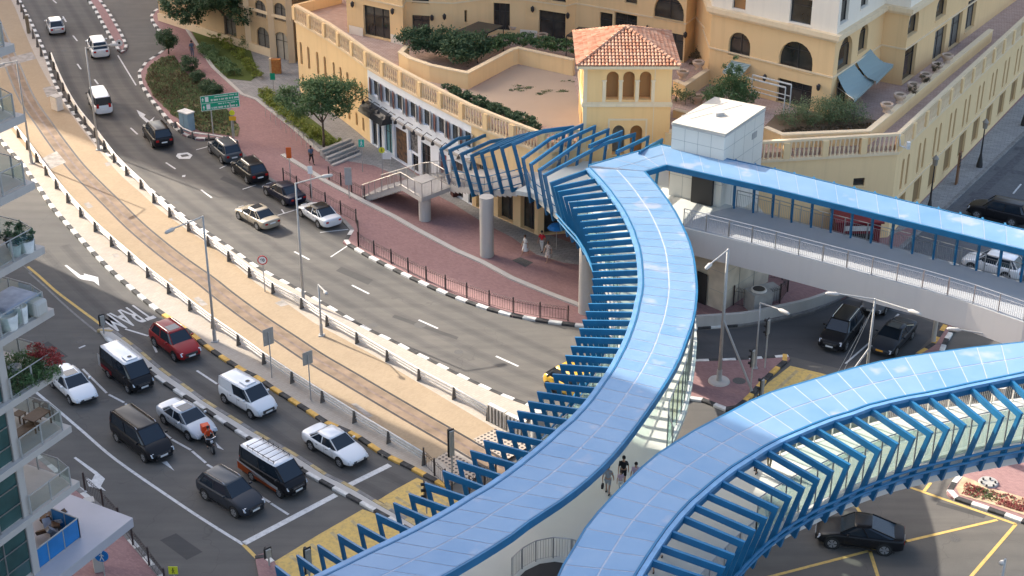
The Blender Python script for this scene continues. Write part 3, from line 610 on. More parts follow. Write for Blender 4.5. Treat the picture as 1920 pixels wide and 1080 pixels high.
# ---- portal frames over the stairs and up to the roof corner
fr = [((830, 282), None, (888, 259), 6.1), ((847, 284), (908, 257), (949, 252), 6.5), ((869, 291), (920, 265), (971, 261), 7.0), ((888, 294), (950, 266), (1003, 254), 7.5), ((906, 289), (970, 262), (1024, 249), 8.1), ((925, 283), (990, 258), (1042, 246), 8.7), ((944, 279), (1005, 254), (1056, 244), 9.2), ((966, 272), (1020, 250), (1070, 242), 9.5),
      ((983, 299), (1030, 264), (1089, 239), 9.5), ((998, 310), (1054, 267), (1113, 242), 9.5), ((1014, 321), (1088, 266), (1138, 248), 9.5), ((1024, 331), (1133, 272), (1187, 256), 9.5)]
tF = thing("stair_canopy", "row of open blue portal frames climbing over the stairs at the end of the footbridge", "canopy", (P(930, 480, 0).x, P(930, 480, 0).y, 0))
def poly_frame(pts, th=.12, dp=.3):
    # pts: points in one vertical plane, drawn as a bent flat bar
    a, z = pts[0], pts[-1]; d = Vector((z.x-a.x, z.y-a.y, 0)).normalized(); pr = Vector((-d.y, d.x, 0))*th/2
    P2 = [((p-a).dot(d), p.z) for p in pts]
    o = []
    n = len(P2)
    for i in range(n):
        p0 = Vector(P2[max(i-1, 0)]); p1 = Vector(P2[i]); p2 = Vector(P2[min(i+1, n-1)])
        d1 = (p1-p0); d2 = (p2-p1)
        if d1.length < 1e-6: d1 = d2
        if d2.length < 1e-6: d2 = d1
        d1.normalize(); d2.normalize(); n1 = Vector((d1.y, -d1.x)); n2 = Vector((d2.y, -d2.x)); m = (n1+n2).normalized()
        o.append(p1+m*dp/max(m.dot(n1), .4))
    b = MB(); prof = [Vector(p) for p in P2]+o[::-1]; N_ = len(prof)
    vs = []
    for s in (1, -1):
        for r, zz in prof: q = Vector((a.x, a.y, 0))+d*r+pr*s; vs.append((q.x, q.y, zz))
    fs = []
    for i in range(n-1):
        q = (i, i+1, N_-2-i, N_-1-i); fs += [q, tuple(reversed([x+N_ for x in q]))]
    fs += [((i+1) % N_, i, N_+i, N_+(i+1) % N_) for i in range(N_)]
    b.add(vs, fs); return b
near_b, far_b = [], []
for k, m_, f_, z in fr:
    K = P(*k, z); Fa = P(*f_, z); d = Vector((Fa.x-K.x, Fa.y-K.y, 0)); Ln = d.length; d.normalize()
    t = .5 if m_ is None else min(.75, max(.3, (m_[0]-k[0])/(f_[0]-k[0])))
    M_ = K.lerp(Fa, t)+Vector((0, 0, .35)); nb = K+d*1.0-Vector((0, 0, 3.55)); fb = Fa-d*.7-Vector((0, 0, 3.4))
    near_b.append(nb); far_b.append(fb)
    foot = nb+d*.5
    poly_frame([foot, nb+Vector((0, 0, 0)), K, M_, Fa, fb], .13, -.27).build("frame", M_blue, tF)
for k, f_ in (((1104, 278), (1163, 252)), ((1155, 289), (1213, 262)), ((1198, 290), (1239, 267))):
    K = P(*k, ZR); Fa = P(*f_, 9.7); d = Vector((Fa.x-K.x, Fa.y-K.y, 0)).normalized()
    poly_frame([K, Fa, Fa-d*.7-Vector((0, 0, 3.2))], .13, -.27).build("frame", M_blue, tF)
for h_ in (.25, .9, 1.5): MB().tube([p+Vector((0, 0, h_)) for p in near_b], .045, 5).build("side_rail", M_blue, tF)
# ---- decks
Aout = [inset(k, e, LEAN+.25) for e, k in zip(Ae, Ak)]; Bout = [inset(k, e, LEAN+.25) for e, k in zip(Be, Bk)]
Aright = PP([(1272, 424), (1288, 470), (1300, 540), (1305, 600), (1307, 640), (1304, 680), (1299, 715), (1289, 764), (1275, 800), (1262, 830), (1256, 855), (1266, 885), (1300, 900), (1356, 894), (1389, 882), (1460, 852), (1500, 835), (1583, 808), (1660, 786), (1776, 764), (1920, 746), (2060, 735)], ZD)
Cne = PP([(2080, 648), (1920, 604), (1815, 567), (1730, 542), (1440, 465), (1282, 425)], ZD); Cfe = PP([(2080, 575), (1920, 530), (1855, 512), (1730, 477), (1565, 435), (1440, 402), (1380, 387)], ZD)
elev_l = P(1257, 365, ZD)
deck_poly = [Vector((p.x, p.y, ZD)) for p in Aout]+[P(430, 1250, ZD), P(1240, 1300, ZD)]+[Vector((p.x, p.y, ZD)) for p in Bout[::-1]]+Aright[::-1]+Cne[::-1][:-1]+Cfe+[P(1345, 378, ZD), Vector((15.4, 106.3, ZD)), Vector((11.8, 108.7, ZD)), Vector((12.4, 115.3, ZD)), Vector((5.6, 115.3, ZD))]+[Vector((p.x, p.y, ZD)) for p in far_b[8:7:-1]]+[Vector((near_b[8].x, near_b[8].y, ZD))]
# order of the branch edges: the outline must run on without crossing itself
deck_poly = [Vector((p.x, p.y, ZD)) for p in Aout]+[P(430, 1250, ZD), P(1240, 1300, ZD)]+[Vector((p.x, p.y, ZD)) for p in Bout[::-1]]+[P(2060, 735, ZD)]+Aright[::-1][1:]+[P(1282, 425, ZD), P(1440, 465, ZD), P(1730, 542, ZD), P(1815, 567, ZD), P(1920, 604, ZD), P(2080, 648, ZD)]+Cfe+[P(1345, 378, ZD), Vector((15.4, 106.3, ZD)), Vector((11.8, 108.7, ZD)), Vector((12.4, 115.3, ZD)), Vector((5.6, 115.3, ZD)), Vector((far_b[8].x, far_b[8].y, ZD)), Vector((far_b[8].x-1.2, far_b[8].y-.3, ZD)), Vector((near_b[8].x-1.2, near_b[8].y+.3, ZD)), Vector((near_b[8].x, near_b[8].y-.2, ZD))]
tD = thing("footbridge", "pale concrete pedestrian footbridge deck forking in two below the blue canopies", "footbridge", (P(1250, 800, 0).x, P(1250, 800, 0).y, 0))
b = MB(); b.prism(deck_poly, ZD-.35, ZD); b.build("deck", M_deck, tD)
b = MB(); b.poly([p+Vector((0, 0, .006)) for p in Cne+[P(1300, 405, ZD)]+Cfe[::-1]][::-1]); o = b.build("deck_surface", stucco_mat("deck_grey", (0.36, 0.37, 0.38), .25, False), tD)
if o.data.polygons[0].normal.z < 0: o.data.flip_normals()
# side girders below the deck
b = MB()
gp = [Vector((p.x, p.y, 0)) for p in PP([(2080, 648), (1920, 604), (1815, 567), (1730, 542), (1440, 465), (1272, 424)], ZD)]
b.wall([Vector((p.x, p.y-.02, 0)) for p in gp], 4.5, ZD-.02, -.5)
b.build("girder", M_girder, tD)
b = MB(); q = offset(Aright[4:12], 0.0); 
def girder_under(pts, d0, d1, z0, z1):
    bb = MB(); n = len(pts); A_ = pts; B_ = offset(pts, d1)
    f = lambda p, z: (p[0], p[1], z)
    bb.strip([f(p, z1) for p in A_], [f(p, z0) for p in B_]); return bb
sgn = 1 if (offset(Aright, 1)[6]-Ae[18]).length < (offset(Aright, -1)[6]-Ae[18]).length else -1
b = girder_under([Vector(p) for p in Aright[:13]], 0, sgn*1.0, 4.9, ZD-.34); b.build("girder", M_girder, tD)
cl = [inset(k, e, 2.7) for e, k in zip(Ae, Ak)]
L_ = [Vector((inset(k, e, 1.9).x, inset(k, e, 1.9).y, 0)) for e, k in zip(Ae, Ak)]; R_ = [Vector((inset(k, e, 5.0).x, inset(k, e, 5.0).y, 0)) for e, k in zip(Ae, Ak)]
slab(L_, R_, 5.1, ZD-.35).build("girder", M_girder, tD)
L_ = [Vector((inset(k, e, 1.9).x, inset(k, e, 1.9).y, 0)) for e, k in zip(Be, Bk)]; R_ = [Vector((inset(k, e, 5.0).x, inset(k, e, 5.0).y, 0)) for e, k in zip(Be, Bk)]
slab(R_, L_, 5.1, ZD-.35).build("girder", M_girder, tD)
for u, v, zt, r in ((913, 479, 5.2, .55), (1098, 585, 5.6, .55), (1230, 700, 5.2, .5), (1010, 900, 5.2, .5), (1855, 855, 5.2, .35), (1400, 980, 5.1, .5), (1750, 640, 5.0, .16)):
    c = P(u, v, H); MB().tube([(c.x, c.y, 0.0), (c.x, c.y, zt)], r, 24).build("column", M_conc, tD, smooth=False)
for i, (pa, pb) in enumerate((([p for p in Aout], Ae), ([p for p in Bout], Be))):
    pts = [Vector((p.x, p.y, ZD)) for p in pa]
    sd_ = 1 if (offset(pts, 1)[10]-pb[10]).length < (offset(pts, -1)[10]-pb[10]).length else -1
    b = MB(); path_box(b, pts, ZD+.003, ZD+.16, 0, sd_*.22); b.build("edge_kerb", M_trim if False else M_conc, tD)
    b = MB(); path_box(b, pts, ZD-.42, ZD-.02, -sd_*.01, -sd_*.1); b.build("edge_plate", M_gutter if i else M_conc, tD)
# ---- railings and glass screens
def railing(name, label, pts, h=1.3, step=1.9, bars=True, mpost=M_steel, barstep=.14, group=None, glass=None, midrail=False, base=.06, parent=None, hr=.035):
    pts = [Vector(p) for p in pts]
    t = parent or thing(name, label, "railing" if not glass else "glass screen", tuple(pts[len(pts)//2]), 0, group)
    rs = resample(pts, step)
    for p in rs: MB().bar(p, p+Vector((0, 0, h)), .07, .07).build("post", mpost, t)
    b = MB()
    b.tube([p+Vector((0, 0, h)) for p in rs], hr, 5); b.tube([p+Vector((0, 0, base+.04)) for p in rs], .02, 4)
    if midrail: b.tube([p+Vector((0, 0, h*.8)) for p in rs], .02, 4)
    b.build("handrail", mpost, t)
    if bars:
        b = MB(); q = resample(rs, barstep)
        for p in q: 
            r_ = .011
            b.add([p+Vector((-r_, 0, base)), p+Vector((r_, 0, base)), p+Vector((r_, 0, h*.8 if midrail else h)), p+Vector((-r_, 0, h*.8 if midrail else h)), p+Vector((0, -r_, base)), p+Vector((0, r_, base)), p+Vector((0, r_, h*.8 if midrail else h)), p+Vector((0, -r_, h*.8 if midrail else h))], [(0, 1, 2, 3), (4, 5, 6, 7)])
        b.build("bars", mpost, t)
    if glass:
        for a, c in zip(rs, rs[1:]):
            b = MB(); d = (c-a).normalized()*.05; b.quad(a+d+Vector((0, 0, .12)), c-d+Vector((0, 0, .12)), c-d+Vector((0, 0, h-.08)), a+d+Vector((0, 0, h-.08))); b.build("glass_pane", glass, t)
    return t
railing("railing", "stainless bar railing along the near side of the footbridge branch, above its plain concrete girder", [p+Vector((0, .15, 0)) for p in Cne[::-1]], 1.35, 1.75, midrail=True, mpost=M_steel)
railing("railing", "stainless bar railing along the far side of the branch, under the straight canopy", [p-Vector((0, .1, 0)) for p in Cfe[::-1]], 1.35, 1.75, midrail=True, mpost=M_steel)
Bs = [Vector((p.x, p.y, ZD+.01)) for p in [inset(k, e, LEAN+.75) for e, k in zip(Be, Bk)]]
railing("glass_screen", "tall green glass screen on steel posts inside the ribs of the foreground canopy", Bs[:19], 2.5, 1.15, bars=False, glass=M_glass)
railing("railing", "steel bar railing inside the ribs at the lower end of the foreground canopy", Bs[18:], 1.25, 1.5)
As = [Vector((p.x, p.y, ZD+.01)) for p in [inset(k, e, LEAN+.75) for e, k in zip(Ae, Ak)]]
railing("glass_screen", "tall glass screen on steel posts inside the ribs of the long curved canopy", As[1:34], 2.4, 2.0, bars=False, glass=M_glass)
railing("glass_screen", "curved glass wall with round steel posts below the inner edge of the long canopy", offset(smooth_path(Aright[4:12], 3), sgn*.25), 2.9, 1.3, bars=False, glass=M_glass)
railing("glass_screen", "glass screen with cream posts along the inner edge of the foreground walkway", offset(smooth_path(Aright[15:19], 3), sgn*.1), 1.4, 1.35, bars=False, glass=M_glass, mpost=M_rail)
railing("railing", "brown slatted railing along the inner edge of the foreground walkway at the right", offset(Aright[18:], sgn*.1), 1.5, 1.35, mpost=M_rail, barstep=.12)
railing("railing", "curved steel railing around the stair opening between the canopies at the bottom", smooth_path(PP([(960, 1085), (985, 1062), (1012, 1050), (1040, 1046), (1075, 1050), (1100, 1062)], ZD), 4), 1.25, 1.0)
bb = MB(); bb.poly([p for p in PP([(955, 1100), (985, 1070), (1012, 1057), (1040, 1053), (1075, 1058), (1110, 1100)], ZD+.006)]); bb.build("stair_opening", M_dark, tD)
# ---- stairs and landing
tS = thing("stairs", "concrete stairs with a landing on one round column, leading up from the promenade", "stairs", (P(797, 412, 0).x, P(797, 412, 0).y, 0))
ZL = 2.75
land = PP([(752, 348), (790, 371), (846, 350), (805, 327)], ZL)
MB().prism(land, ZL-.4, ZL).build("landing", M_conc, tS)
c = P(797, 412, H); MB().tube([(c.x, c.y, 0), (c.x, c.y, ZL-.4)], .5, 24).build("column", M_conc, tS)
b = MB(); n = 16; g0, g1 = P(680, 371, .15), P(716, 352, .15); t0, t1 = land[0], land[3]
for i in range(n):
    f0, f1 = i/n, (i+1)/n; z = .15+(ZL-.15)*f1; zu = max(0, .15+(ZL-.15)*f0-.35)
    a0, a1, b0, b1 = g0.lerp(t0, f0), g0.lerp(t0, f1), g1.lerp(t1, f0), g1.lerp(t1, f1)
    b.prism([(a0.x, a0.y), (a1.x, a1.y), (b1.x, b1.y), (b0.x, b0.y)], zu, z)
b.build("flight", M_conc, tS)
b = MB(); n = 22; g0, g1 = land[1].lerp(land[2], .35), land[2].lerp(land[3], .8)
nb, fb = [Vector((p.x, p.y, 0)) for p in near_b[:9]], [Vector((p.x, p.y, 0)) for p in far_b[:9]]
NB = resample([Vector((land[2].x, land[2].y-.2, 0))]+nb[2:], n=n); FB = resample([Vector((land[3].x, land[3].y, 0))]+fb[2:], n=n)
for i in range(n):
    z = ZL+(ZD-.015-ZL)*(i+1)/n
    b.prism([(NB[i].x, NB[i].y), (NB[i+1].x, NB[i+1].y), (FB[i+1].x, FB[i+1].y), (FB[i].x, FB[i].y)], z-.5, z)
b.build("flight", M_conc, tS)
railing("railing", "", [Vector((p.x, p.y, ZL)) for p in (land[0], land[1], land[2])], 1.2, 1.0, parent=tS, bars=True, mpost=M_steel)
railing("railing", "", [land[3], land[0]], 1.2, 1.1, parent=tS, mpost=M_steel) if False else None
railing("railing", "", [land[2], land[3]], 1.2, 1.1, parent=tS, mpost=M_steel) if False else None
railing("railing", "", [P(680, 371, .3), land[0]], 1.2, .95, parent=tS, mpost=M_steel)
railing("railing", "", [P(716, 352, .3), land[3], land[2].lerp(land[3], .3)], 1.2, .95, parent=tS, mpost=M_steel)
railing("railing", "", [Vector((NB[i].x, NB[i].y+.15, ZL+(ZD-ZL)*i/n)) for i in range(0, n+1, 3)], 1.2, 1.1, parent=tS, mpost=M_steel)
railing("railing", "", [Vector((FB[i].x, FB[i].y-.15, ZL+(ZD-ZL)*i/n)) for i in range(0, n+1, 3)], 1.2, 1.1, parent=tS, mpost=M_steel)
# ---- lift shaft box beside the branch
tE = thing("lift_tower", "plain beige panelled box of the lift beside the straight canopy", "lift tower", (14, 109, 0))
bx = [(11.8, 108.75), (15.4, 106.4), (19.1, 111.9), (15.5, 114.1)]
def clad_mat():
    m, n, b, v = newmat("clad_panel", 0.5, 0.4); ns = ramp(n, noise(n, v, 0.6, 3), .3, .7)
    c = mixc(n, ns, (0.66, 0.62, 0.54), (0.70, 0.66, 0.58)); n.links.new(c, b.inputs["Base Color"]); return m
M_cladp = clad_mat()
MB().prism(bx, 0.0, 12.2).build("shaft", M_cladp, tE)
MB().prism([(p[0]*1.0+(-.05 if p[0] < 14 else .05), p[1]+(-.05 if p[1] < 109 else .05)) for p in bx], 12.2, 12.3).build("roof", mat("roof_cream", (0.56, 0.5, 0.41), .6, .06, .8), tE)
b = MB()
for i in range(4):
    a, c = Vector((*bx[i], 0)), Vector((*bx[(i+1) % 4], 0)); d = (c-a); L = d.length; d.normalize(); nn = Vector((d.y, -d.x, 0))*.004
    for z in (8.2, 9.6, 11.0): b.obox(a+nn*0+Vector((0, 0, z)), d*L, nn, (0, 0, .03))
    for k in range(1, 4): b.obox(a+d*(L*k/4)+Vector((0, 0, 0)), d*.03, nn, (0, 0, 12.15))
b.build("panel_joints", mat("joint_dark", (0.36, 0.35, 0.32), .8), tE)
q0 = Vector((11.8, 108.75, 0)).lerp(Vector((15.4, 106.4, 0)), .5); d = Vector((3.6, -2.35, 0)).normalized()
MB().obox(q0-d*.0+Vector((-.3, -.2, ZD+.02)), d*1.7, Vector((-d.y, d.x, 0))*.3, (0, 0, 2.4)).build("door", M_dark, tE)
b = MB()
for i in range(4):
    a, c = Vector((*bx[i], 0)), Vector((*bx[(i+1) % 4], 0)); d = (c-a); nn = Vector((d.y, -d.x, 0)).normalized()*.05; b.obox(a+Vector((0, 0, 12.02))+nn*.2, d, nn, (0, 0, .12))
b.build("flashing", M_conc, tE)
b = MB(); m_ = Vector((15.4, 110.2, 12.3)); b.box(tuple(m_), .7, .5, .25, .3); b.bar((13.2, 109.4, 12.31), (17.4, 112.3, 12.31), .05, .03); b.bar((12.6, 110.0, 12.31), (16.4, 113.0, 12.31), .05, .03); b.build("roof_vent", M_conc, tE)
b = MB(); a = Vector((15.4, 106.4, 0)).lerp(Vector((19.1, 111.9, 0)), .7); d = Vector((3.7, 5.5, 0)).normalized(); nn = Vector((d.y, -d.x, 0))*.03; b.obox(a+Vector((0, 0, 10.3)), d*.8, nn, (0, 0, .5)); b.build("louvre", M_pole, tE)
# plinth building below the branch with its door, and the air handling unit behind railings
tG = thing("plant_room", "beige panelled block with a dark doorway below the footbridge branch", "plant room", tuple(P(1354, 583, 0)))
pb = PP([(1285, 575), (1300, 560), (1328, 573), (1354, 584), (1440, 528), (1400, 470), (1285, 470)], H)
MB().prism(pb, 0, 4.9).build("block", mat("plant_beige", (0.6, 0.52, 0.4), .7, .15, 1), tG)
a, c = P(1302, 563, H), P(1327, 574, H); d = (c-a).normalized(); nn = Vector((d.y, -d.x, 0))
MB().obox(a+d*.15+nn*.0, d*.95, nn*.04, (0, 0, 2.5)).build("door", M_dark, tG)
b = MB()
for k in (0.33, .66): 
    p = P(1354, 584, H).lerp(P(1440, 528, H), k); b.box((p.x+.0, p.y-.01, 0), .05, .05, 4.85)
for z in (1.6, 3.2):
    for a, c in ((P(1328, 573, H), P(1354, 584, H)), (P(1354, 584, H), P(1440, 528, H))):
        d = (c-a); nn = Vector((d.y, -d.x, 0)).normalized()*.006; b.obox(Vector((a.x, a.y, z)), d, nn, (0, 0, .03))
b.build("panel_joints", MATS["joint_dark"], tG)
# concrete barrier wall along the kerb
tW = MB(); wp = smooth_path(PP([(1297, 614), (1360, 610), (1402, 606), (1460, 594), (1520, 580), (1585, 556)], H), 3)
tW.wall(wp, 0, 1.0, .3); ob = tag(tW.build("barrier_wall", M_conc), "low curved concrete wall behind the kerb below the footbridge branch", "wall")
# ================================================================ BUILDINGS
def ray_plane(u, v, A, d):                                  # traced point on the vertical plane through A along d -> (distance along d, z)
    o = Vector((0, 0, CAMH)); r = P(u, v, 0)-o; n = Vector((-d.y, d.x, 0)); t = (Vector((A.x, A.y, 0))-o).dot(n)/r.dot(n); q = o+r*t
    return (q-Vector((A.x, A.y, 0))).dot(d), q.z
def facade(b, A, B_, z0, z1, ops=(), depth=.35, mi=0, parent=None, inside=None):
    # wall from A to B_ (outside on the right-hand side); ops = (x0, x1, zb, zt, arch, material, mullions, name)
    A = Vector((A[0], A[1], 0)); B_ = Vector((B_[0], B_[1], 0)); d = B_-A; L = d.length; d.normalize(); n = Vector((d.y, -d.x, 0))
    ops = [o for o in ops if o[1] > 0 and o[0] < L]
    ops = [(max(o[0], .02), min(o[1], L-.02), max(o[2], z0+.01), min(o[3], z1-.01))+tuple(o[4:]) for o in ops]
    ops = [o for o in ops if o[1]-o[0] > .05 and o[3]-o[2] > .05]
    xs = sorted({0, L}|{o[0] for o in ops}|{o[1] for o in ops}); zs = sorted({z0, z1}|{o[2] for o in ops}|{o[3] for o in ops})
    pt = lambda x, z, q=0: A+d*x-n*q+Vector((0, 0, z))
    for i in range(len(xs)-1):
        for j in range(len(zs)-1):
            cx, cz = (xs[i]+xs[i+1])/2, (zs[j]+zs[j+1])/2
            if any(o[0] < cx < o[1] and o[2] < cz < o[3] for o in ops): continue
            b.quad(pt(xs[i], zs[j]), pt(xs[i+1], zs[j]), pt(xs[i+1], zs[j+1]), pt(xs[i], zs[j+1]), mi)
    for o in ops:
        x0, x1, zb, zt, arch, m = o[:6]; mull = o[6] if len(o) > 6 else 0; nm = o[7] if len(o) > 7 else "window"
        r = (x1-x0)/2 if arch else 0; zs_ = zt-r*(1 if arch is True or arch == 1 else arch if arch else 0); rz = zt-zs_
        b.quad(pt(x0, zb), pt(x0, zb, depth), pt(x0, zs_, depth), pt(x0, zs_), mi); b.quad(pt(x1, zb, depth), pt(x1, zb), pt(x1, zs_), pt(x1, zs_, depth), mi)
        b.quad(pt(x0, zb), pt(x1, zb), pt(x1, zb, depth), pt(x0, zb, depth), mi)
        if not arch: b.quad(pt(x0, zt, depth), pt(x1, zt, depth), pt(x1, zt), pt(x0, zt), mi)
        else:
            k = 10; xc = (x0+x1)/2; arc = [(xc-r*math.cos(math.pi*i/k), zs_+rz*math.sin(math.pi*i/k)) for i in range(k+1)]
            for i in range(k):
                (xa, za), (xb, zb2) = arc[i], arc[i+1]
                b.quad(pt(xa, za), pt(xb, zb2), pt(xb, zt), pt(xa, zt), mi); b.quad(pt(xa, za, depth), pt(xb, zb2, depth), pt(xb, zb2), pt(xa, za), mi)
        if m is None: continue
        if nm in ('window', 'arched_opening'): b.obox(pt(x0-.08, zb-.1, -.07), d*(x1-x0+.16), -n*-.0-n*.065, (0, 0, .09), mi)
        w = MB(); w.quad(pt(x0, zb, depth-.01), pt(x1, zb, depth-.01), pt(x1, zt, depth-.01), pt(x0, zt, depth-.01))
        wo = w.build(nm, m, parent)
        if mull:
            f = MB()
            for k in range(mull+1):
                x = x0+(x1-x0)*k/mull; f.obox(pt(min(x, x1-.06), zb, depth-.02), d*.06, n*.05, (0, 0, zt-zb))
            f.obox(pt(x0, zb+(zt-zb)*.68, depth-.075), d*(x1-x0), n*.02, (0, 0, .05)); f.obox(pt(x0, zt-.06, depth-.075), d*(x1-x0), n*.02, (0, 0, .05))
            f.build("frame", M_frame, wo)
    return b
def pxops(A, B_, lst):
    A = Vector(A); B_ = Vector(B_); d = Vector((B_.x-A.x, B_.y-A.y, 0)).normalized(); out = []
    for (u0, v0, u1, v1), *rest in lst:
        x0 = ray_plane(u0, (v0+v1)/2, A, d)[0]; x1 = ray_plane(u1, (v0+v1)/2, A, d)[0]; uc = (u0+u1)/2
        zt = ray_plane(uc, v0, A, d)[1]; zb = ray_plane(uc, v1, A, d)[1]
        out.append((min(x0, x1), max(x0, x1), zb, zt, *rest))
    return out
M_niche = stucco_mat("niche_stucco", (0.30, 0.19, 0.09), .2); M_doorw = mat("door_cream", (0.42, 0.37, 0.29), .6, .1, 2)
M_screen = mat("window_screen", (0.16, 0.15, 0.13), .6, .2, 6)
ZT = 8.0
tP = thing("podium_building", "ochre podium building with a curved balustraded terrace above white shopfronts", "podium building", tuple(P(687, 271, 0)))
Wp = [Vector((p.x, p.y, 0)) for p in PP([(552, 10), (583, 27), (615, 45), (655, 72), (687, 95), (730, 120), (780, 147), (835, 175), (883, 199), (925, 216), (968, 233), (1010, 249)], 9.0)]+[Vector((5.5, 115.6, 0))]
b = MB(); wb = MB()
M_teal = mat("teal_glass", (0.22, 0.42, 0.42), .15, .2, 2); M_disp = mat("shop_display", (0.30, 0.16, 0.07), .5, col2=(0.05, 0.04, 0.04), scale=3); M_dispr = mat("shop_display_red", (0.32, 0.05, 0.05), .5, col2=(0.06, 0.04, 0.04), scale=3)
M_latt = mat("shop_lattice", (0.012, 0.012, 0.014), .5, col2=(0.3, 0.28, 0.26), scale=5)
for i in range(len(Wp)-1):
    A, B_ = Wp[i], Wp[i+1]; L = (B_-A).length
    if i < 4:
        ops = []; x = .6
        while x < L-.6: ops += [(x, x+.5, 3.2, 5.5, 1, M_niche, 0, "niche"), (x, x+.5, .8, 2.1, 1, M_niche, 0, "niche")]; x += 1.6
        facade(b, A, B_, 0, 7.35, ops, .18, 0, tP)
    elif i < 8:
        ops = []
        shops = {4: [(.4, 1.4, .2, 3.3, 0, M_glassd, 1, "shop_door"), (1.6, 2.3, .2, 3.3, 0, M_glassd, 1, "shop_door"), (2.9, 5.2, .4, 3.3, 0, M_teal, 2, "shop_window")],
                 5: [(.4, 2.6, .3, 3.4, 0, M_disp, 0, "shop_window"), (2.9, 5.4, 1.9, 3.9, 0, M_latt, 0, "shop_window"), (3.4, 5.0, .2, 1.8, 0, M_glassd, 2, "shop_door")],
                 6: [(.5, 2.0, .2, 3.4, 0, M_glassd, 2, "shop_window"), (3.3, 5.3, .3, 3.4, 0, M_dispr, 0, "shop_window")],
                 7: [(.6, 2.4, .2, 3.4, 0, M_glassd, 2, "shop_window"), (3.2, 5.0, .2, 3.4, 0, M_glassd, 1, "shop_door")]}[i]
        for k in range(2):
            x = L*(.22+.5*k); ops.append((x, x+1.0, 5.2, 6.6, 0, M_screen, 2))
        facade(wb, A, B_, 0, 7.35, ops+shops, .22, 0, tP)
    else:
        ops = []; x = .5
        while x < L-1.5: ops.append((x, min(x+2.2, L-.4), .2, 4.2, 0, M_glassd, 2, "shop_window")); x += 3.0
        facade(b, A, B_, 0, 7.35, ops, .5, 0, tP)
b.build("wall", M_ochre, tP); wb.build("white_wall", M_white, tP)
# right-hand front and side walls of the podium
R0 = Vector((12.3, 115.4, 0)); RA = P(1430, 267, 9); RB = P(1687, 252, 9); RC = P(1920, 37, 9); RC = RB+(RC-RB).normalized()*75
RA.z = RB.z = RC.z = 0
b = MB()
facade(b, R0, RA, 0, 7.35, [], .2, 0, tP)
facade(b, RA, RB, 0, 7.35, pxops(RA, RB, [((1600, 334, 1621, 349), 0, M_glassd, 1)]), .25, 0, tP)
Lr = (RC-RB).length; ops = []; x = 1.6
while x < 62:
    for q in (0, 1.25): ops += [(x+q, x+q+.55, 3.6, 6.3, 1, M_niche, 0, "niche")]
    ops += [(x-.1, x+1.9, .7, 2.9, 0, M_niche, 0, "niche")]
    x += 4.05
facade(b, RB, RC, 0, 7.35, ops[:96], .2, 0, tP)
b.build("side_wall", M_ochre, tP)
def cornice(b, pts, z, out, h):
    for a, c in zip(pts, pts[1:]):
        d = (c-a).normalized(); n = Vector((d.y, -d.x, 0)); b.obox(Vector((a.x, a.y, z))-n*.3, d*(c-a).length, n*(.3+out), (0, 0, h))
b = MB(); allp = [Wp, [R0, RA, RB, RC]]
for pts in allp: 
    q = slab([Vector((p.x, p.y, 0)) for p in offset(pts, .35)], [Vector((p.x, p.y, 0)) for p in offset(pts, -.14)], 7.35, 7.58); b.add(q.v, q.f)
    q = slab([Vector((p.x, p.y, 0)) for p in offset(pts, .28)], [Vector((p.x, p.y, 0)) for p in offset(pts, -.05)], 8.88, 9.08); b.add(q.v, q.f)
q = slab(offset([RB, RC], .02), offset([RB, RC], -.07), 3.1, 3.25); b.add(q.v, q.f)
b.build("cornice", M_trim, tP)
for pts in allp:
    rp = resample(pts, 3.1)
    for i_, p in enumerate(rp):
        dd_ = rp[min(i_+1, len(rp)-1)]-rp[max(i_-1, 0)]
        MB().box((p.x, p.y, 7.58), .5, .42, 1.3, math.atan2(dd_.y, dd_.x)).build("pier", M_ochre, tP) if p.y < 160 else None
    bb = MB(); n_ = 0
    for p in resample(pts, .36):
        if p.y > 165: break
        bb.lathe((p.x, p.y, 7.58), [(.09, 0), (.09, .12), (.05, .2), (.1, .5), (.05, .85), (.09, 1.2), (.09, 1.3)], 6)
    bb.build("balusters", M_trim, tP, smooth=True)
# terrace floor
fl = [Vector((p.x, p.y, 0)) for p in offset(Wp, .3)]+[Vector((5.5, 123, 0)), Vector((12.3, 123, 0)), Vector((12.3, 115.7, 0))]+[RA+Vector((0, .3, 0)), RB+Vector((-.3, .2, 0)), RC+Vector((-.3, 0, 0)), Vector((60, 215, 0)), Vector((-25, 215, 0)), P(640, -12, 9)]
b = MB(); b.prism([(p.x, p.y) for p in fl], 7.3, ZT); b.build("terrace", M_terr, tP)
sd = lambda px, z, m, nm: (lambda bb: bb.build(nm, m, tP))(MB().poly([p for p in PP(px, z)]))
o = sd([(800, 153), (880, 170), (968, 122), (1074, 138), (1092, 240), (1012, 236), (900, 188)], ZT+.01, M_sand, "sand_bed")
M_mulch = stucco_mat("mulch", (0.2, 0.14, 0.09), .5, False)
o = sd([(1440, 262), (1465, 266), (1636, 258), (1668, 232), (1560, 205), (1455, 215), (1430, 240)], ZT+.012, M_mulch, "planting_soil")
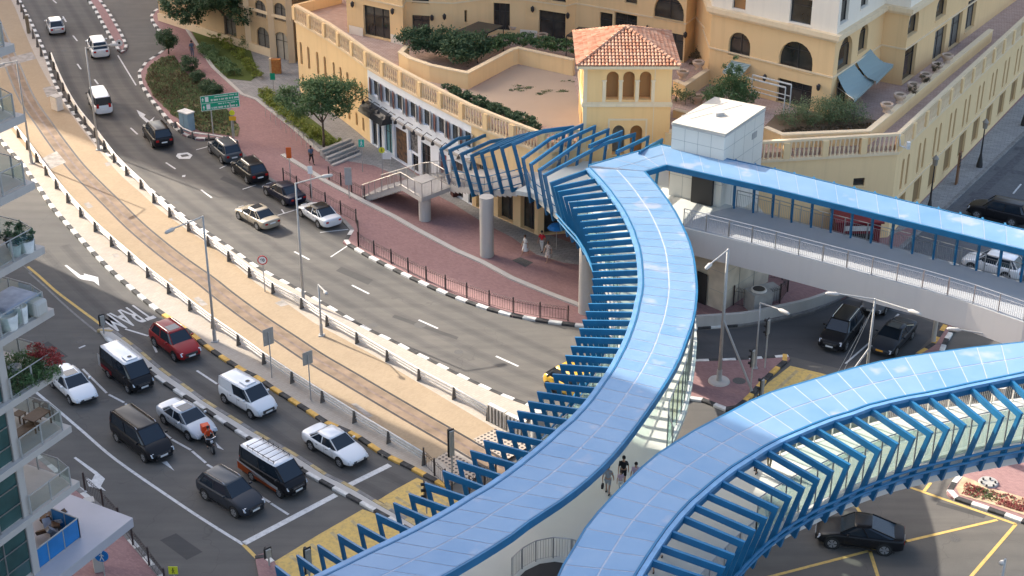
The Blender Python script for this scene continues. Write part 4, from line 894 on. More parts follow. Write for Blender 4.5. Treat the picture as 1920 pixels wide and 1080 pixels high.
# low planter walls on the terrace
def low_wall(px, z1, th=.35, parent=tP, nm="planter_wall"):
    pts = [Vector((p.x, p.y, 0)) for p in PP(px, z1)]; b = MB(); b.wall(pts, ZT, z1-.1, th); b.build(nm, M_ochre, parent)
    b = MB(); q = slab(offset(pts, th+.06), offset(pts, -.06), z1-.1, z1); b.add(q.v, q.f); b.build("coping", M_trim, parent); return pts
low_wall([(760, 84), (747, 97), (765, 108), (805, 122), (877, 137), (962, 93), (972, 90), (1074, 112)], 9.5)
low_wall([(1432, 238), (1465, 252), (1632, 245), (1660, 222), (1782, 120), (1862, 55)], 9.2)
low_wall([(1262, 205), (1325, 222)], 8.7); low_wall([(1262, 150), (1285, 160), (1345, 120)], 9.3)
b = MB(); a, c = P(552, 10, 9), P(640, -12, 9); b.wall([Vector((a.x, a.y, 0)), Vector((c.x, c.y, 0))], ZT, 9.0, .3); b.build("parapet", M_ochre, tP)
# shutters, sign band, awnings and lanterns of the white shopfront
M_shut = mat("shutter_brown", (0.16, 0.075, 0.065), .6, .15, 3); M_awn = mat("awning_black", (0.03, 0.032, 0.035), .35); M_shutg = mat("shutter_grey", (0.32, 0.32, 0.31), .6, .15, 3)
for i in range(4, 8):
    A, B_ = Wp[i], Wp[i+1]; L = (B_-A).length; d = (B_-A).normalized(); n = Vector((d.y, -d.x, 0))
    for k in range(2):
        x = L*(.22+.5*k)
        MB().obox(A+d*(x-.62)+n*.01+Vector((0, 0, 5.15)), (d*.55+n*.18), n*.05, (0, 0, 1.5)).build("shutter", M_shut, tP)
        MB().obox(A+d*(x+1.03)+n*.01+Vector((0, 0, 5.15)), (d*.5+n*.18), n*.05, (0, 0, 1.5)).build("shutter", M_shutg, tP)
    MB().obox(A+n*.0+Vector((0, 0, 3.95)), d*L, n*.18, (0, 0, .22)).build("sign_band", M_conc, tP)
    for k in range(3):
        bb = MB(); c = A+d*(L*(k+.5)/3); 
        bb.tube([c+Vector((0, 0, 4.5))+n*.02, c+n*.5+Vector((0, 0, 4.9)), c+n*.9+Vector((0, 0, 4.7))], .035, 5); bb.lathe(tuple(c+n*.9+Vector((0, 0, 4.35))), [(.02, .35), (.14, .2), (.16, 0)], 8); bb.build("lamp_bracket", M_dark, tP)
A, B_ = Wp[4], Wp[5]; d = (B_-A).normalized(); n = Vector((d.y, -d.x, 0))
for k in range(2):
    bb = MB(); x = .0+2.3*k
    arc = [(0, 4.3), (.45, 4.25), (.85, 4.0), (1.1, 3.5)]
    bb.strip([A+d*x+n*(.05+q)+Vector((0, 0, z)) for q, z in arc], [A+d*(x+2.2)+n*(.05+q)+Vector((0, 0, z)) for q, z in arc])
    for xx in (x, x+2.2): bb.poly([A+d*xx+n*(.05+q)+Vector((0, 0, z)) for q, z in arc+[(0, 3.5)]])
    bb.build("awning", M_awn, tP)
# ---- small tower with the tiled roof
TF = 115.5; X0, X1, YB = 5.5, 12.35, 122.8; ze = 14.2
tT = thing("corner_tower", "small square ochre tower with arched openings and a hipped terracotta tile roof", "tower", (8.9, 119, 0))
b = MB(); A, B_ = Vector((X0, TF, 0)), Vector((X1, TF, 0))
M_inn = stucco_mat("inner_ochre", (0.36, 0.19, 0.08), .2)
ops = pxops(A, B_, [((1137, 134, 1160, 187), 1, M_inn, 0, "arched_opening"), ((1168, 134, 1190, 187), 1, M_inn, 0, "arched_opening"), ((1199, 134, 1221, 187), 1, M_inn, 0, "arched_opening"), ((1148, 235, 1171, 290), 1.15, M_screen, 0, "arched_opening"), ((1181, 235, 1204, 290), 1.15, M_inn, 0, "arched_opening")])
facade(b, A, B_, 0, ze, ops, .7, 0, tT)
A2, B2 = Vector((X0, YB, 0)), Vector((X0, TF, 0))
ops = [(x, x+.75, 11.6, 13.7, 1, M_inn, 0, "arched_opening") for x in (4.0, 5.0, 6.0)]+[(x, x+.7, 8.3, 10.2, 1, M_inn, 0, "arched_opening") for x in (4.6, 5.9)]
facade(b, A2, B2, 0, ze, ops, .7, 0, tT); facade(b, B_, Vector((X1, YB, 0)), 0, ze, [], .3, 0, tT); facade(b, Vector((X1, YB, 0)), A2, 0, ze)
b.build("wall", M_ochre2, tT)
b = MB()
b.obox((X0-.12, TF-.14, 11.0), (X1-X0+.24, 0, 0), (0, YB-TF+.24, 0), (0, 0, .26)); b.obox((X0-.07, TF-.08, 11.26), (X1-X0+.14, 0, 0), (0, YB-TF+.14, 0), (0, 0, .12))
b.obox((X0-.5, TF-.5, ze), (X1-X0+1.0, 0, 0), (0, YB-TF+1.0, 0), (0, 0, .24))
for u in (1133, 1164, 1195, 1225):
    x = ray_plane(u, 160, A, Vector((1, 0, 0)))[0]+X0; b.obox((x-.13, TF-.06, 11.4), (.26, 0, 0), (0, .05, 0), (0, 0, 1.7)); b.obox((x-.19, TF-.09, 13.05), (.38, 0, 0), (0, .08, 0), (0, 0, .12))
x0 = ray_plane(1140, 225, A, Vector((1, 0, 0)))[0]+X0; x1 = ray_plane(1214, 225, A, Vector((1, 0, 0)))[0]+X0
for q in (((x0, TF-.06, 7.5), (.14, 0, 0), (0, .05, 0), (0, 0, 2.5)), ((x1-.14, TF-.06, 7.5), (.14, 0, 0), (0, .05, 0), (0, 0, 2.5)), ((x0+.143, TF-.06, 9.86), (x1-x0-.286, 0, 0), (0, .05, 0), (0, 0, .14))): b.obox(*q)
b.obox((X1-1.35, TF-.03, 0), (.06, 0, 0), (0, .02, 0), (0, 0, 14.1)); b.obox((X0+.02, TF-.035, 0), (.3, 0, 0), (0, .03, 0), (0, 0, 14.1))
b.build("trim", M_trim, tT)
def tile_mat():
    m, n, bb, v = newmat("roof_tile", .8, .2); g = nd(n, "ShaderNodeNewGeometry"); r_ = g.outputs["Random Per Island"]
    c = mixc(n, r_, (0.42, 0.17, 0.095), (0.60, 0.33, 0.21)); s = ramp(n, noise(n, v, 1.2, 4), .45, .7); c = mixc(n, math_(n, 'MULTIPLY', s, .4), c, (0.62, 0.45, 0.33)); n.links.new(c, bb.inputs["Base Color"]); return m
M_tile = tile_mat()
ex0, ex1, ey0, ey1, zr0 = X0-.55, X1+.55, TF-.55, YB+.55, ze+.26; cx, cy, zr1 = (ex0+ex1)/2, (ey0+ey1)/2, 16.25
b = MB(); cs = [Vector((ex0, ey0, zr0)), Vector((ex1, ey0, zr0)), Vector((ex1, ey1, zr0)), Vector((ex0, ey1, zr0))]; ap = Vector((cx, cy, zr1))
for i in range(4):
    a, c = cs[i], cs[(i+1) % 4]; b.poly([a, c, ap])
b.build("roof", mat("tile_base", (0.22, 0.09, 0.05), .9), tT)
b = MB()
for i in range(4):
    a, c = cs[i], cs[(i+1) % 4]; e = (c-a); L = e.length; e.normalize(); mid = (a+c)/2; s = ap-mid; S = s.length; s.normalize(); nn = e.cross(s).normalized()
    if nn.z < 0: nn = -nn
    nc = int(L/.27); 
    for k in range(nc):
        x = (k+.5)*L/nc; lim = S*(1-abs(x-L/2)/(L/2)); y = 0
        while y < lim-.15:
            y1 = min(y+.42, lim); vs = []
            for yy, li, rr in ((y, .05, .125), (y1, .0, .10)):
                for t in range(5):
                    th = math.pi*t/4; vs.append(a+e*(x-rr*math.cos(th)*1.0)+s*yy+nn*(.02+li+rr*.75*math.sin(th)))
            b.add(vs, [(t, t+1, 6+t, 5+t) for t in range(4)]+[(0, 1, 2, 3, 4)])
            y += .38
for i in range(4):
    a = cs[i]; n_ = 16
    for k in range(n_): 
        p = a.lerp(ap, k/n_); q = a.lerp(ap, (k+1.15)/n_); b.tube([p+Vector((0, 0, .1)), q+Vector((0, 0, .05))], [.13, .10], 6)
b.build("roof_tiles", M_tile, tT)
# ---- housing blocks on the podium
tH = thing("apartment_block", "ochre apartment block behind the terrace with wide dark patio windows", "apartment block", tuple(P(900, 60, 0)))
U = [(600, 18), (652, 60), (757, 84), (762, 72), (850, 77), (925, 66), (985, 70), (1060, 82), (1078, 77), (1150, 90), (1282, 118), (1300, 104), (1347, 108)]
Up = [Vector((p.x, p.y, 0)) for p in PP(U, ZT)]; Up[-1] = Vector((17, 133, 0))
Up[0] = Up[1]+Vector((-1.0, 12, 0))
spec = {1: [((682, 14, 731, 70), 0, M_glassd, 3)], 3: [((773, 29, 806, 64), 0, M_glassd, 2), ((772, -15, 804, 6), 0, M_glassd, 1)], 4: [((871, 19, 876, 42), 0, M_glassd, 0)], 5: [((924, 6, 956, 57), 0, M_glassd, 3)], 6: [((1010, 22, 1061, 80), 0, M_glassd, 2), ((1010, -20, 1061, 2), 0, M_glassd, 2)], 8: [((1124, 24, 1148, 70), 0, M_glassd, 1)],
        9: [((1151, 26, 1194, 75), 0, M_glassd, 2), ((1172, -12, 1195, 7), 0, M_glassd, 1), ((1226, -8, 1283, 37), 1, M_glassd, 2), ((1243, 62, 1281, 112), 0, M_glassd, 2)], 11: [((1337, 70, 1346, 105), 0, M_glassd, 0)]}
b = MB()
for i in range(len(Up)-1): facade(b, Up[i], Up[i+1], ZT, 45, pxops(Up[i], Up[i+1], spec.get(i, [])), .3, 0, tH)
back = [Vector((p.x, p.y, 0)) for p in Up]
b.build("wall", stucco_mat("block_stucco", (0.82, 0.56, 0.29), .2), tH)
b = MB(); pl = [Vector((p.x, p.y, 0)) for p in Up]; b.poly([(p.x, p.y, 45) for p in pl]+[(Up[-1].x, 175, 45), (Up[0].x, 175, 45)]); b.quad((Up[-1].x, Up[-1].y, ZT), (Up[-1].x, 175, ZT), (Up[-1].x, 175, 45), (Up[-1].x, Up[-1].y, 45)); b.quad((Up[0].x, 175, ZT), (Up[0].x, Up[0].y, ZT), (Up[0].x, Up[0].y, 45), (Up[0].x, 175, 45)); b.build("roof", M_conc, tH)
b = MB()
for i in (1, 2, 3): 
    q = slab(offset([Up[i], Up[i+1]], .0), offset([Up[i], Up[i+1]], -.06), ZT, ZT+.9); 
for i in range(len(Up)-1):
    q = slab(offset([Up[i], Up[i+1]], .0), offset([Up[i], Up[i+1]], -.07), 11.55, 11.68); b.add(q.v, q.f)
b.build("string_course", M_trim, tH)
for k, (u0, v0, u1, v1) in enumerate(((655, 62, 681, 68), (733, 79, 756, 84), (975, 70, 1008, 73))):
    a, c = P(u0, v0, ZT), P(u1, v1, ZT); MB().obox(a+Vector((0, -.1, 0)), c-a, (0, .08, 0), (0, 0, .8)).build("plinth", M_clad, tH)
tR = thing("apartment_block", "apartment block with ochre arcaded base, cream stone upper floors and striped awnings", "apartment block", (22, 130, 0))
QA, QB = Vector((16.9, 129.2, 0)), Vector((26.0, 121.5, 0)); QC = P(1660, 13, 14.6); QC.z = 0; d = (QC-QB).normalized(); nn = Vector((d.y, -d.x, 0)); QD = QC+nn*2.2; QE = QD+d*34
b = MB(); c_ = MB()
o1 = pxops(QA, QB, [((1461, 78, 1525, 131), 1, M_glassd, 2), ((1366, 61, 1407, 108), 1, M_glassd, 2), ((1456, 153, 1521, 208), 0, M_glassd, 3), ((1372, 150, 1400, 190), 0, M_glassd, 1)])
o2 = pxops(QB, QC, [((1573, 70, 1597, 128), 1, M_glassd, 1), ((1611, 47, 1627, 95), 1, M_glassd, 1), ((1568, 150, 1590, 215), 0, M_glassd, 2), ((1605, 125, 1625, 180), 0, M_glassd, 2)])
o3 = pxops(QD, QE, [((1701, 18, 1722, 64), 1, M_glassd, 1), ((1757, -10, 1775, 31), 1, M_glassd, 1), ((1695, 88, 1716, 146), 0, M_glassd, 1), ((1751, 55, 1771, 118), 0, M_screen, 2), ((1782, 30, 1801, 88), 0, M_screen, 2), ((1813, 0, 1829, 52), 0, M_screen, 2)])
for A, B_, o_ in ((QA, QB, o1), (QB, QC, o2), (QC, QD, []), (QD, QE, o3)):
    facade(b, A, B_, ZT, 14.5, o_, .35, 0, tR)
u1 = pxops(QA, QB, [((1481, -4, 1522, 45), 0, M_glassd, 1), ((1374, -25, 1399, 18), 0, M_inn, 1)]); u2 = pxops(QB, QC, [((1578, -12, 1592, 40), 0, M_glassd, 1), ((1616, -30, 1629, 12), 0, M_glassd, 1)])
ins = lambda p, q: p
for A, B_, o_ in ((QA, QB, u1), (QB, QC, u2), (QC, QD, []), (QD, QE, [])):
    facade(c_, A, B_, 14.9, 48, o_, .3, 0, tR)
facade(b, Vector((16.9, 175, 0)), QA, ZT, 14.5); facade(c_, Vector((16.9, 175, 0)), QA, 14.9, 48)
c_.poly([(16.9, 175, 48), (QA.x, QA.y, 48), (QB.x, QB.y, 48), (QC.x, QC.y, 48), (QD.x, QD.y, 48), (QE.x, QE.y, 48), (QE.x, 175, 48)])
b.build("base_wall", MATS["block_stucco"], tR); c_.build("upper_wall", M_clad, tR)
b = MB(); pts = [Vector((16.9, 160, 0)), QA, QB, QC, QD, QE]
q = slab(offset(pts, .3), offset(pts, -.45), 14.5, 14.9); b.add(q.v, q.f); q = slab(offset(pts, .0), offset(pts, -.2), 14.25, 14.5); b.add(q.v, q.f)
q = slab(offset(pts, .0), offset(pts, -.09), 11.2, 11.34); b.add(q.v, q.f)
b.build("cornice", M_trim, tR)
def stripe_mat():
    m, n, bb, v = newmat("awning_stripes", .7, .2)
    mp = nd(n, "ShaderNodeMapping"); mp.inputs["Rotation"].default_value = (0, 0, -math.atan2(d.y, d.x)); n.links.new(v, mp.inputs[0])
    wv = nd(n, "ShaderNodeTexWave", wave_type='BANDS', bands_direction='X'); wv.inputs["Scale"].default_value = 1.8; n.links.new(mp.outputs[0], wv.inputs[0])
    c = mixc(n, ramp(n, wv.outputs["Fac"], .45, .55), (0.12, 0.2, 0.2), (0.4, 0.46, 0.45)); n.links.new(c, bb.inputs["Base Color"]); return m
M_str = stripe_mat()
for wl, ou, lab in (([(1570, 143), (1601, 119)], [(1602, 187), (1640, 151)], "grey striped awning nearest the corner, above the shrubs"), ([(1605, 116), (1632, 92)], [(1643, 153), (1675, 121)], "grey striped awning farther along the side wall, hanging over the path")):
    a = [ray_plane(u, v, QB, d) for u, v in wl]; wa = [QB+d*x+nn*.02+Vector((0, 0, z)) for x, z in a]; oz = min(a[0][1], a[1][1])-1.1; oa = PP(ou, oz)
    t = thing("awning", lab, "awning", tuple(wa[0]), 0, "striped awnings on the arcaded block")
    bb = MB(); bb.strip([wa[0].lerp(oa[0], k/5)-Vector((0, 0, .35*math.sin(math.pi*k/5))) for k in range(6)], [wa[1].lerp(oa[1], k/5)-Vector((0, 0, .35*math.sin(math.pi*k/5))) for k in range(6)])
    bb.poly([oa[0], oa[1], oa[1]-Vector((0, 0, .25)), oa[0]-Vector((0, 0, .25))]); bb.build("fabric", M_str, t)
    bb = MB(); bb.tube([wa[0]-Vector((0, 0, .9)), oa[0]], .03, 5); bb.tube([wa[1]-Vector((0, 0, .9)), oa[1]], .03, 5); bb.build("arm", M_steel, t)
a = [ray_plane(u, v, QA, (QB-QA).normalized()) for u, v in ((1372, 113), (1408, 121))]; dq = (QB-QA).normalized(); nq = Vector((dq.y, -dq.x, 0))
t = thing("awning", "small green striped awning over the left doorway beside the bushy tree", "awning", tuple(QA+dq*a[0][0]), 0)
wa = [QA+dq*x+nq*.02+Vector((0, 0, z)) for x, z in a]; oa = [p+nq*1.3-Vector((0, 0, .6)) for p in wa]; bb = MB(); bb.quad(wa[0], wa[1], oa[1], oa[0]); bb.quad(oa[0], oa[1], oa[1]-Vector((0, 0, .2)), oa[0]-Vector((0, 0, .2))); bb.build("fabric", M_str, t)
bb = MB(); bb.tube([wa[0]-Vector((0, 0, .7)), oa[0]], .03, 5); bb.tube([wa[1]-Vector((0, 0, .7)), oa[1]], .03, 5); bb.build("arm", M_steel, t)
# ---- building at the far left of the promenade
tL = thing("arcade_building", "brown stucco building with tall arched windows and a pale double door behind the trees", "building", tuple(P(500, 108, 0)))
LA, LB, LC = P(300, 40, 0), P(514, 110, 0), P(553, 121, 0)
b = MB(); o_ = pxops(LA, LB, [((482, 52, 505, 96), .8, M_screen, 2), ((478, 1, 498, 32), .8, M_screen, 2), ((420, 28, 442, 66), .8, M_screen, 2)])
facade(b, LA, LB, 0, 30, o_, .25, 0, tL); o_ = pxops(LB, LC, [((516, 61, 542, 116), .8, M_doorw, 2, "double_door"), ((513.5, 6, 536, 39), .8, M_screen, 2)])
facade(b, LB, LC, 0, 30, o_, .25, 0, tL); b.quad(LC, LC+Vector((6, 30, 0)), LC+Vector((6, 30, 30)), LC+Vector((0, 0, 30))); b.quad(LA+Vector((0, 30, 0)), LA, LA+Vector((0, 0, 30)), LA+Vector((0, 30, 30))); b.poly([LA+Vector((0, 0, 30)), LB+Vector((0, 0, 30)), LC+Vector((0, 0, 30)), LC+Vector((6, 30, 30)), LA+Vector((0, 30, 30))])
b.build("wall", stucco_mat("brown_stucco", (0.56, 0.40, 0.23), .25), tL)
b = MB()
for z in (4.7, 9.4): q = slab([LA, LB, LC], offset([LA, LB, LC], -.15), z, z+.3); b.add(q.v, q.f)
q = slab([LA, LB], offset([LA, LB], -.25), 0, 1.0); b.add(q.v, q.f)
for u in (468, 512, 546): x, z = ray_plane(u, 80, LA if u < 514 else LB, ((LB-LA) if u < 514 else (LC-LB)).normalized()); p = (LA if u < 514 else LB)+((LB-LA) if u < 514 else (LC-LB)).normalized()*x; b.box((p.x, p.y-.05, 0), .7, .35, 30)
b.build("trim", M_trim, tL)
# ---- residential tower at the left edge with its balconies
M_tw = stucco_mat("tower_render", (0.47, 0.42, 0.38), .25); M_teal2 = mat("facade_glass", (0.03, 0.075, 0.07), .08, .3, .8, spec=.8)
tB2 = thing("residential_tower", "residential tower at the left edge with glass-railed corner balconies and teal windows", "residential tower", tuple(P(60, 1050, 0)))
cn = P(149, 902, 9.0); e1 = (P(0, 1013, 9.0)-cn); e1.z = 0; e1.normalize(); e2 = Vector((-e1.y, e1.x, 0)); 
if e2.y < 0: e2 = -e2
col = P(47, 962, 9.0); cl_ = (col-cn).dot(e1); col = cn+e1*cl_; col.z = 0; cn0 = Vector((cn.x, cn.y, 0))
body = col-e2*0.0+e1*.1
f0 = col-e2*(-.35)
b = MB(); b.prism([(p.x, p.y) for p in (f0, f0+e1*14, f0+e1*14+e2*14, f0+e2*14)], 0, 50); b.build("core", M_tw, tB2)
levels = [9.0+3.3*k for k in range(-1, 13)]
nvec = -e2
for z in levels:
    if z < 9: continue
    b = MB(); b.prism([(p.x, p.y) for p in (cn0, cn0+e1*(cl_+13.5), cn0+e1*(cl_+13.5)+e2*4.2, cn0+e2*4.2)], z-.36, z); b.build("balcony_slab", M_tw, tB2)
for z in levels:
    b = MB(); g0 = f0+nvec*.06; b.quad(g0+e1*.35+Vector((0, 0, z+.1)), g0+e1*13+Vector((0, 0, z+.1)), g0+e1*13+Vector((0, 0, z+2.9)), g0+e1*.35+Vector((0, 0, z+2.9))); w_ = b.build("window", M_teal2, tB2)
    b = MB()
    for k in range(9): b.obox(g0+e1*(.35+k*1.55)+nvec*.005+Vector((0, 0, z+.0)), e1*.07, nvec*.06, (0, 0, 2.94))
    for zz in (.95, 2.0): b.obox(g0+e1*.35+nvec*.07+Vector((0, 0, z+zz)), e1*12.6, nvec*.02, (0, 0, .06))
    b.build("frame", M_steel, w_)
    b = MB(); g1 = f0-e1*.04; b.quad(g1+e2*.5+Vector((0, 0, z+.1)), g1+e2*3.4+Vector((0, 0, z+.1)), g1+e2*3.4+Vector((0, 0, z+2.5)), g1+e2*.5+Vector((0, 0, z+2.5))); b.build("window", M_teal2, tB2)
b = MB(); b.obox(f0-e1*.12+nvec*.1, e1*.45, -nvec*.4, (0, 0, 50)); b.build("corner_pillar", M_tw, tB2)
for z in levels[1:9]:
    c0 = cn0-e2*(-.12)+e1*.12
    railing("railing", "", [Vector((p.x, p.y, z)) for p in (cn0+e1*(cl_-.05)+e2*.12, c0, c0+e2*3.9)], 1.1, 1.35, bars=False, mpost=M_pole, glass=M_glass2, parent=tB2, hr=.03)
# ground floor canopy with the blue-panelled balcony on top
zc = 5.5
k0, k1, k3 = P(249, 971, zc), P(127, 925, zc), P(95, 1092, zc)
can = [k0, k1, k1+(k3-k0)*1.0, k3]; b = MB(); b.prism([(p.x, p.y) for p in can], zc-.55, zc); b.build("entrance_canopy", stucco_mat("canopy_concrete", (0.47, 0.44, 0.45), .6, False), tB2)
MB().obox(P(178, 1075, 0.15), (.5, .2, 0), (-.2, .5, 0), (0, 0, 4.7)).build("column", M_conc, tB2)
M_bluep = mat("blue_panel", (0.02, 0.17, 0.42), .35, .15, 1)
q0, q1, q2 = P(145, 972, zc+1.2), P(58, 1038, zc+1.2), P(95, 952, zc+1.2)
for nm, A, B_ in (("front", q1, q0), ("side", q0, q2)):
    n_ = 3 if nm == "front" else 2
    for k in range(n_):
        a, c = A.lerp(B_, k/n_), A.lerp(B_, (k+1)/n_); a = Vector((a.x, a.y, zc+.06)); c = Vector((c.x, c.y, zc+.06)); dd = (c-a).normalized()*.04
        MB().bar((a+dd)+Vector((0, 0, .55)), (c-dd)+Vector((0, 0, .55)), .04, 1.1).build("blue_panel", M_bluep, tB2)
    bb = MB(); bb.tube([Vector((A.x, A.y, zc+1.2)), Vector((B_.x, B_.y, zc+1.2))], .04, 6)
    for k in range(n_+1): p = A.lerp(B_, k/n_); bb.bar((p.x, p.y, zc), (p.x, p.y, zc+1.2), .06, .06)
    bb.build("rail_frame", M_pole, tB2)
# neighbouring towers standing outside the picture: they throw the two big shadows across the road
def tower_block(name, lab, s1, off0, off1, Hh, dep=40, mcol=(0.5, .4, .28)):
    dd = Vector((math.cos(SUN_AZ), math.sin(SUN_AZ), 0)); no = Vector((-dd.y, dd.x, 0))
    if no.y < 0: no = -no
    pts = [dd*s1+no*off0, dd*s1+no*off1, dd*(s1-dep)+no*off1, dd*(s1-dep)+no*off0]
    t = thing(name, lab, "tower block", tuple(pts[0]))
    MB().prism([(p.x, p.y) for p in pts], 0, Hh).build("wall", MATS["block_stucco"], t)
    b = MB(); w_ = off1-off0; n_ = int(w_/4)
    for fl_ in range(1, int(Hh/3.4)):
        for k in range(n_):
            a = pts[0]+no*(w_*(k+.25)/n_)+dd*.02+Vector((0, 0, fl_*3.4)); b.quad(a, a+no*(w_*.5/n_), a+no*(w_*.5/n_)+Vector((0, 0, 1.8)), a+Vector((0, 0, 1.8)))
    b.build("windows", M_glassd, t)
tower_block("apartment_tower", "tall ochre apartment tower standing up the road beyond the left of the picture", -219, 79.5, 124, 100)
tower_block("apartment_tower", "tall apartment tower standing beside the road left of the balconied tower", -112, 22, 61.8, 85)
# ================================================================ VEHICLES
M_tyre = mat("tyre", (0.02, 0.02, 0.02), .8); M_rim = mat("alloy", (0.35, 0.35, 0.36), .35, metal=.6); M_well = mat("wheel_arch", (0.01, 0.01, 0.01), .9)
M_cgl = mat("car_glass", (0.012, 0.02, 0.03), .05, spec=.5); M_lamp = mat("headlamp", (0.55, 0.57, 0.6), .12, spec=.8); M_tail = mat("tail_lamp", (0.35, 0.01, 0.01), .25); M_trimb = mat("black_trim", (0.02, 0.02, 0.022), .5)  # car glass: faint blue in the base colour stands in for reflected sky
M_plate = mat("number_plate", (0.7, 0.7, 0.68), .5); M_plo = mat("number_plate_orange", (0.75, 0.33, 0.03), .5); M_chr = mat("chrome", (0.5, 0.5, 0.52), .2, metal=.9)
def paint(nm, c, rough=.3): return mat("paint_"+nm, c, rough, coat=.8 if sum(c) > .5 else 0, spec=.5 if sum(c) > .5 else .22)
PW, PS, PG, PK, PR, PB, PC, PN = paint("white", (.66, .67, .68)), paint("silver", (.42, .45, .48)), paint("dark_grey", (.03, .034, .042)), paint("black", (.012, .012, .014)), paint("red", (.26, .018, .02)), paint("navy", (.012, .014, .03)), paint("champagne", (.34, .29, .22)), paint("grey", (.075, .08, .085))
def lerp(a, b, t): return a+(b-a)*t
def interp(tab, x):
    if x <= tab[0][0]: return tab[0][1]
    for (a, va), (c, vc) in zip(tab, tab[1:]):
        if x <= c:
            t = (x-a)/(c-a); t = t*t*(3-2*t) if False else t; return lerp(va, vc, t)
    return tab[-1][1]
TYPES = {  # L, W, H, wheelbase, front overhang, belt, hood tip, cowl x, roof front x, roof rear x, rear glass foot x, tail deck z (fractions of L from the nose)
 'sedan': dict(L=4.75, W=1.84, H=1.45, wb=2.75, fo=.95, belt=.95, nose=.70, cowl=.27, rf=.43, rr=.70, rg=.85, deck=1.02, r=.33),
 'coupe': dict(L=4.9, W=1.88, H=1.42, wb=2.87, fo=.9, belt=.95, nose=.70, cowl=.29, rf=.45, rr=.66, rg=.90, deck=1.03, r=.35),
 'coupesuv': dict(L=4.93, W=1.98, H=1.64, wb=2.9, fo=.95, belt=1.08, nose=.84, cowl=.27, rf=.42, rr=.62, rg=.90, deck=1.12, r=.40),
 'suv': dict(L=4.65, W=1.88, H=1.72, wb=2.72, fo=.93, belt=1.12, nose=.90, cowl=.26, rf=.40, rr=.86, rg=.95, deck=1.12, r=.37),
 'bigsuv': dict(L=4.95, W=1.95, H=1.82, wb=2.9, fo=.95, belt=1.18, nose=.98, cowl=.26, rf=.38, rr=.89, rg=.965, deck=1.15, r=.39),
 'hatch': dict(L=4.3, W=1.8, H=1.5, wb=2.6, fo=.88, belt=.98, nose=.75, cowl=.24, rf=.40, rr=.82, rg=.95, deck=1.0, r=.32),
 'van': dict(L=4.85, W=1.8, H=1.98, wb=2.65, fo=.82, belt=1.18, nose=.98, cowl=.085, rf=.25, rr=.97, rg=.995, deck=1.2, r=.33),
 'mpv': dict(L=5.14, W=1.93, H=1.9, wb=3.2, fo=.92, belt=1.16, nose=.86, cowl=.17, rf=.32, rr=.95, rg=.99, deck=1.2, r=.34),
 'panel': dict(L=4.45, W=1.82, H=1.85, wb=2.8, fo=.86, belt=1.14, nose=.86, cowl=.20, rf=.35, rr=.96, rg=.99, deck=1.2, r=.33)}
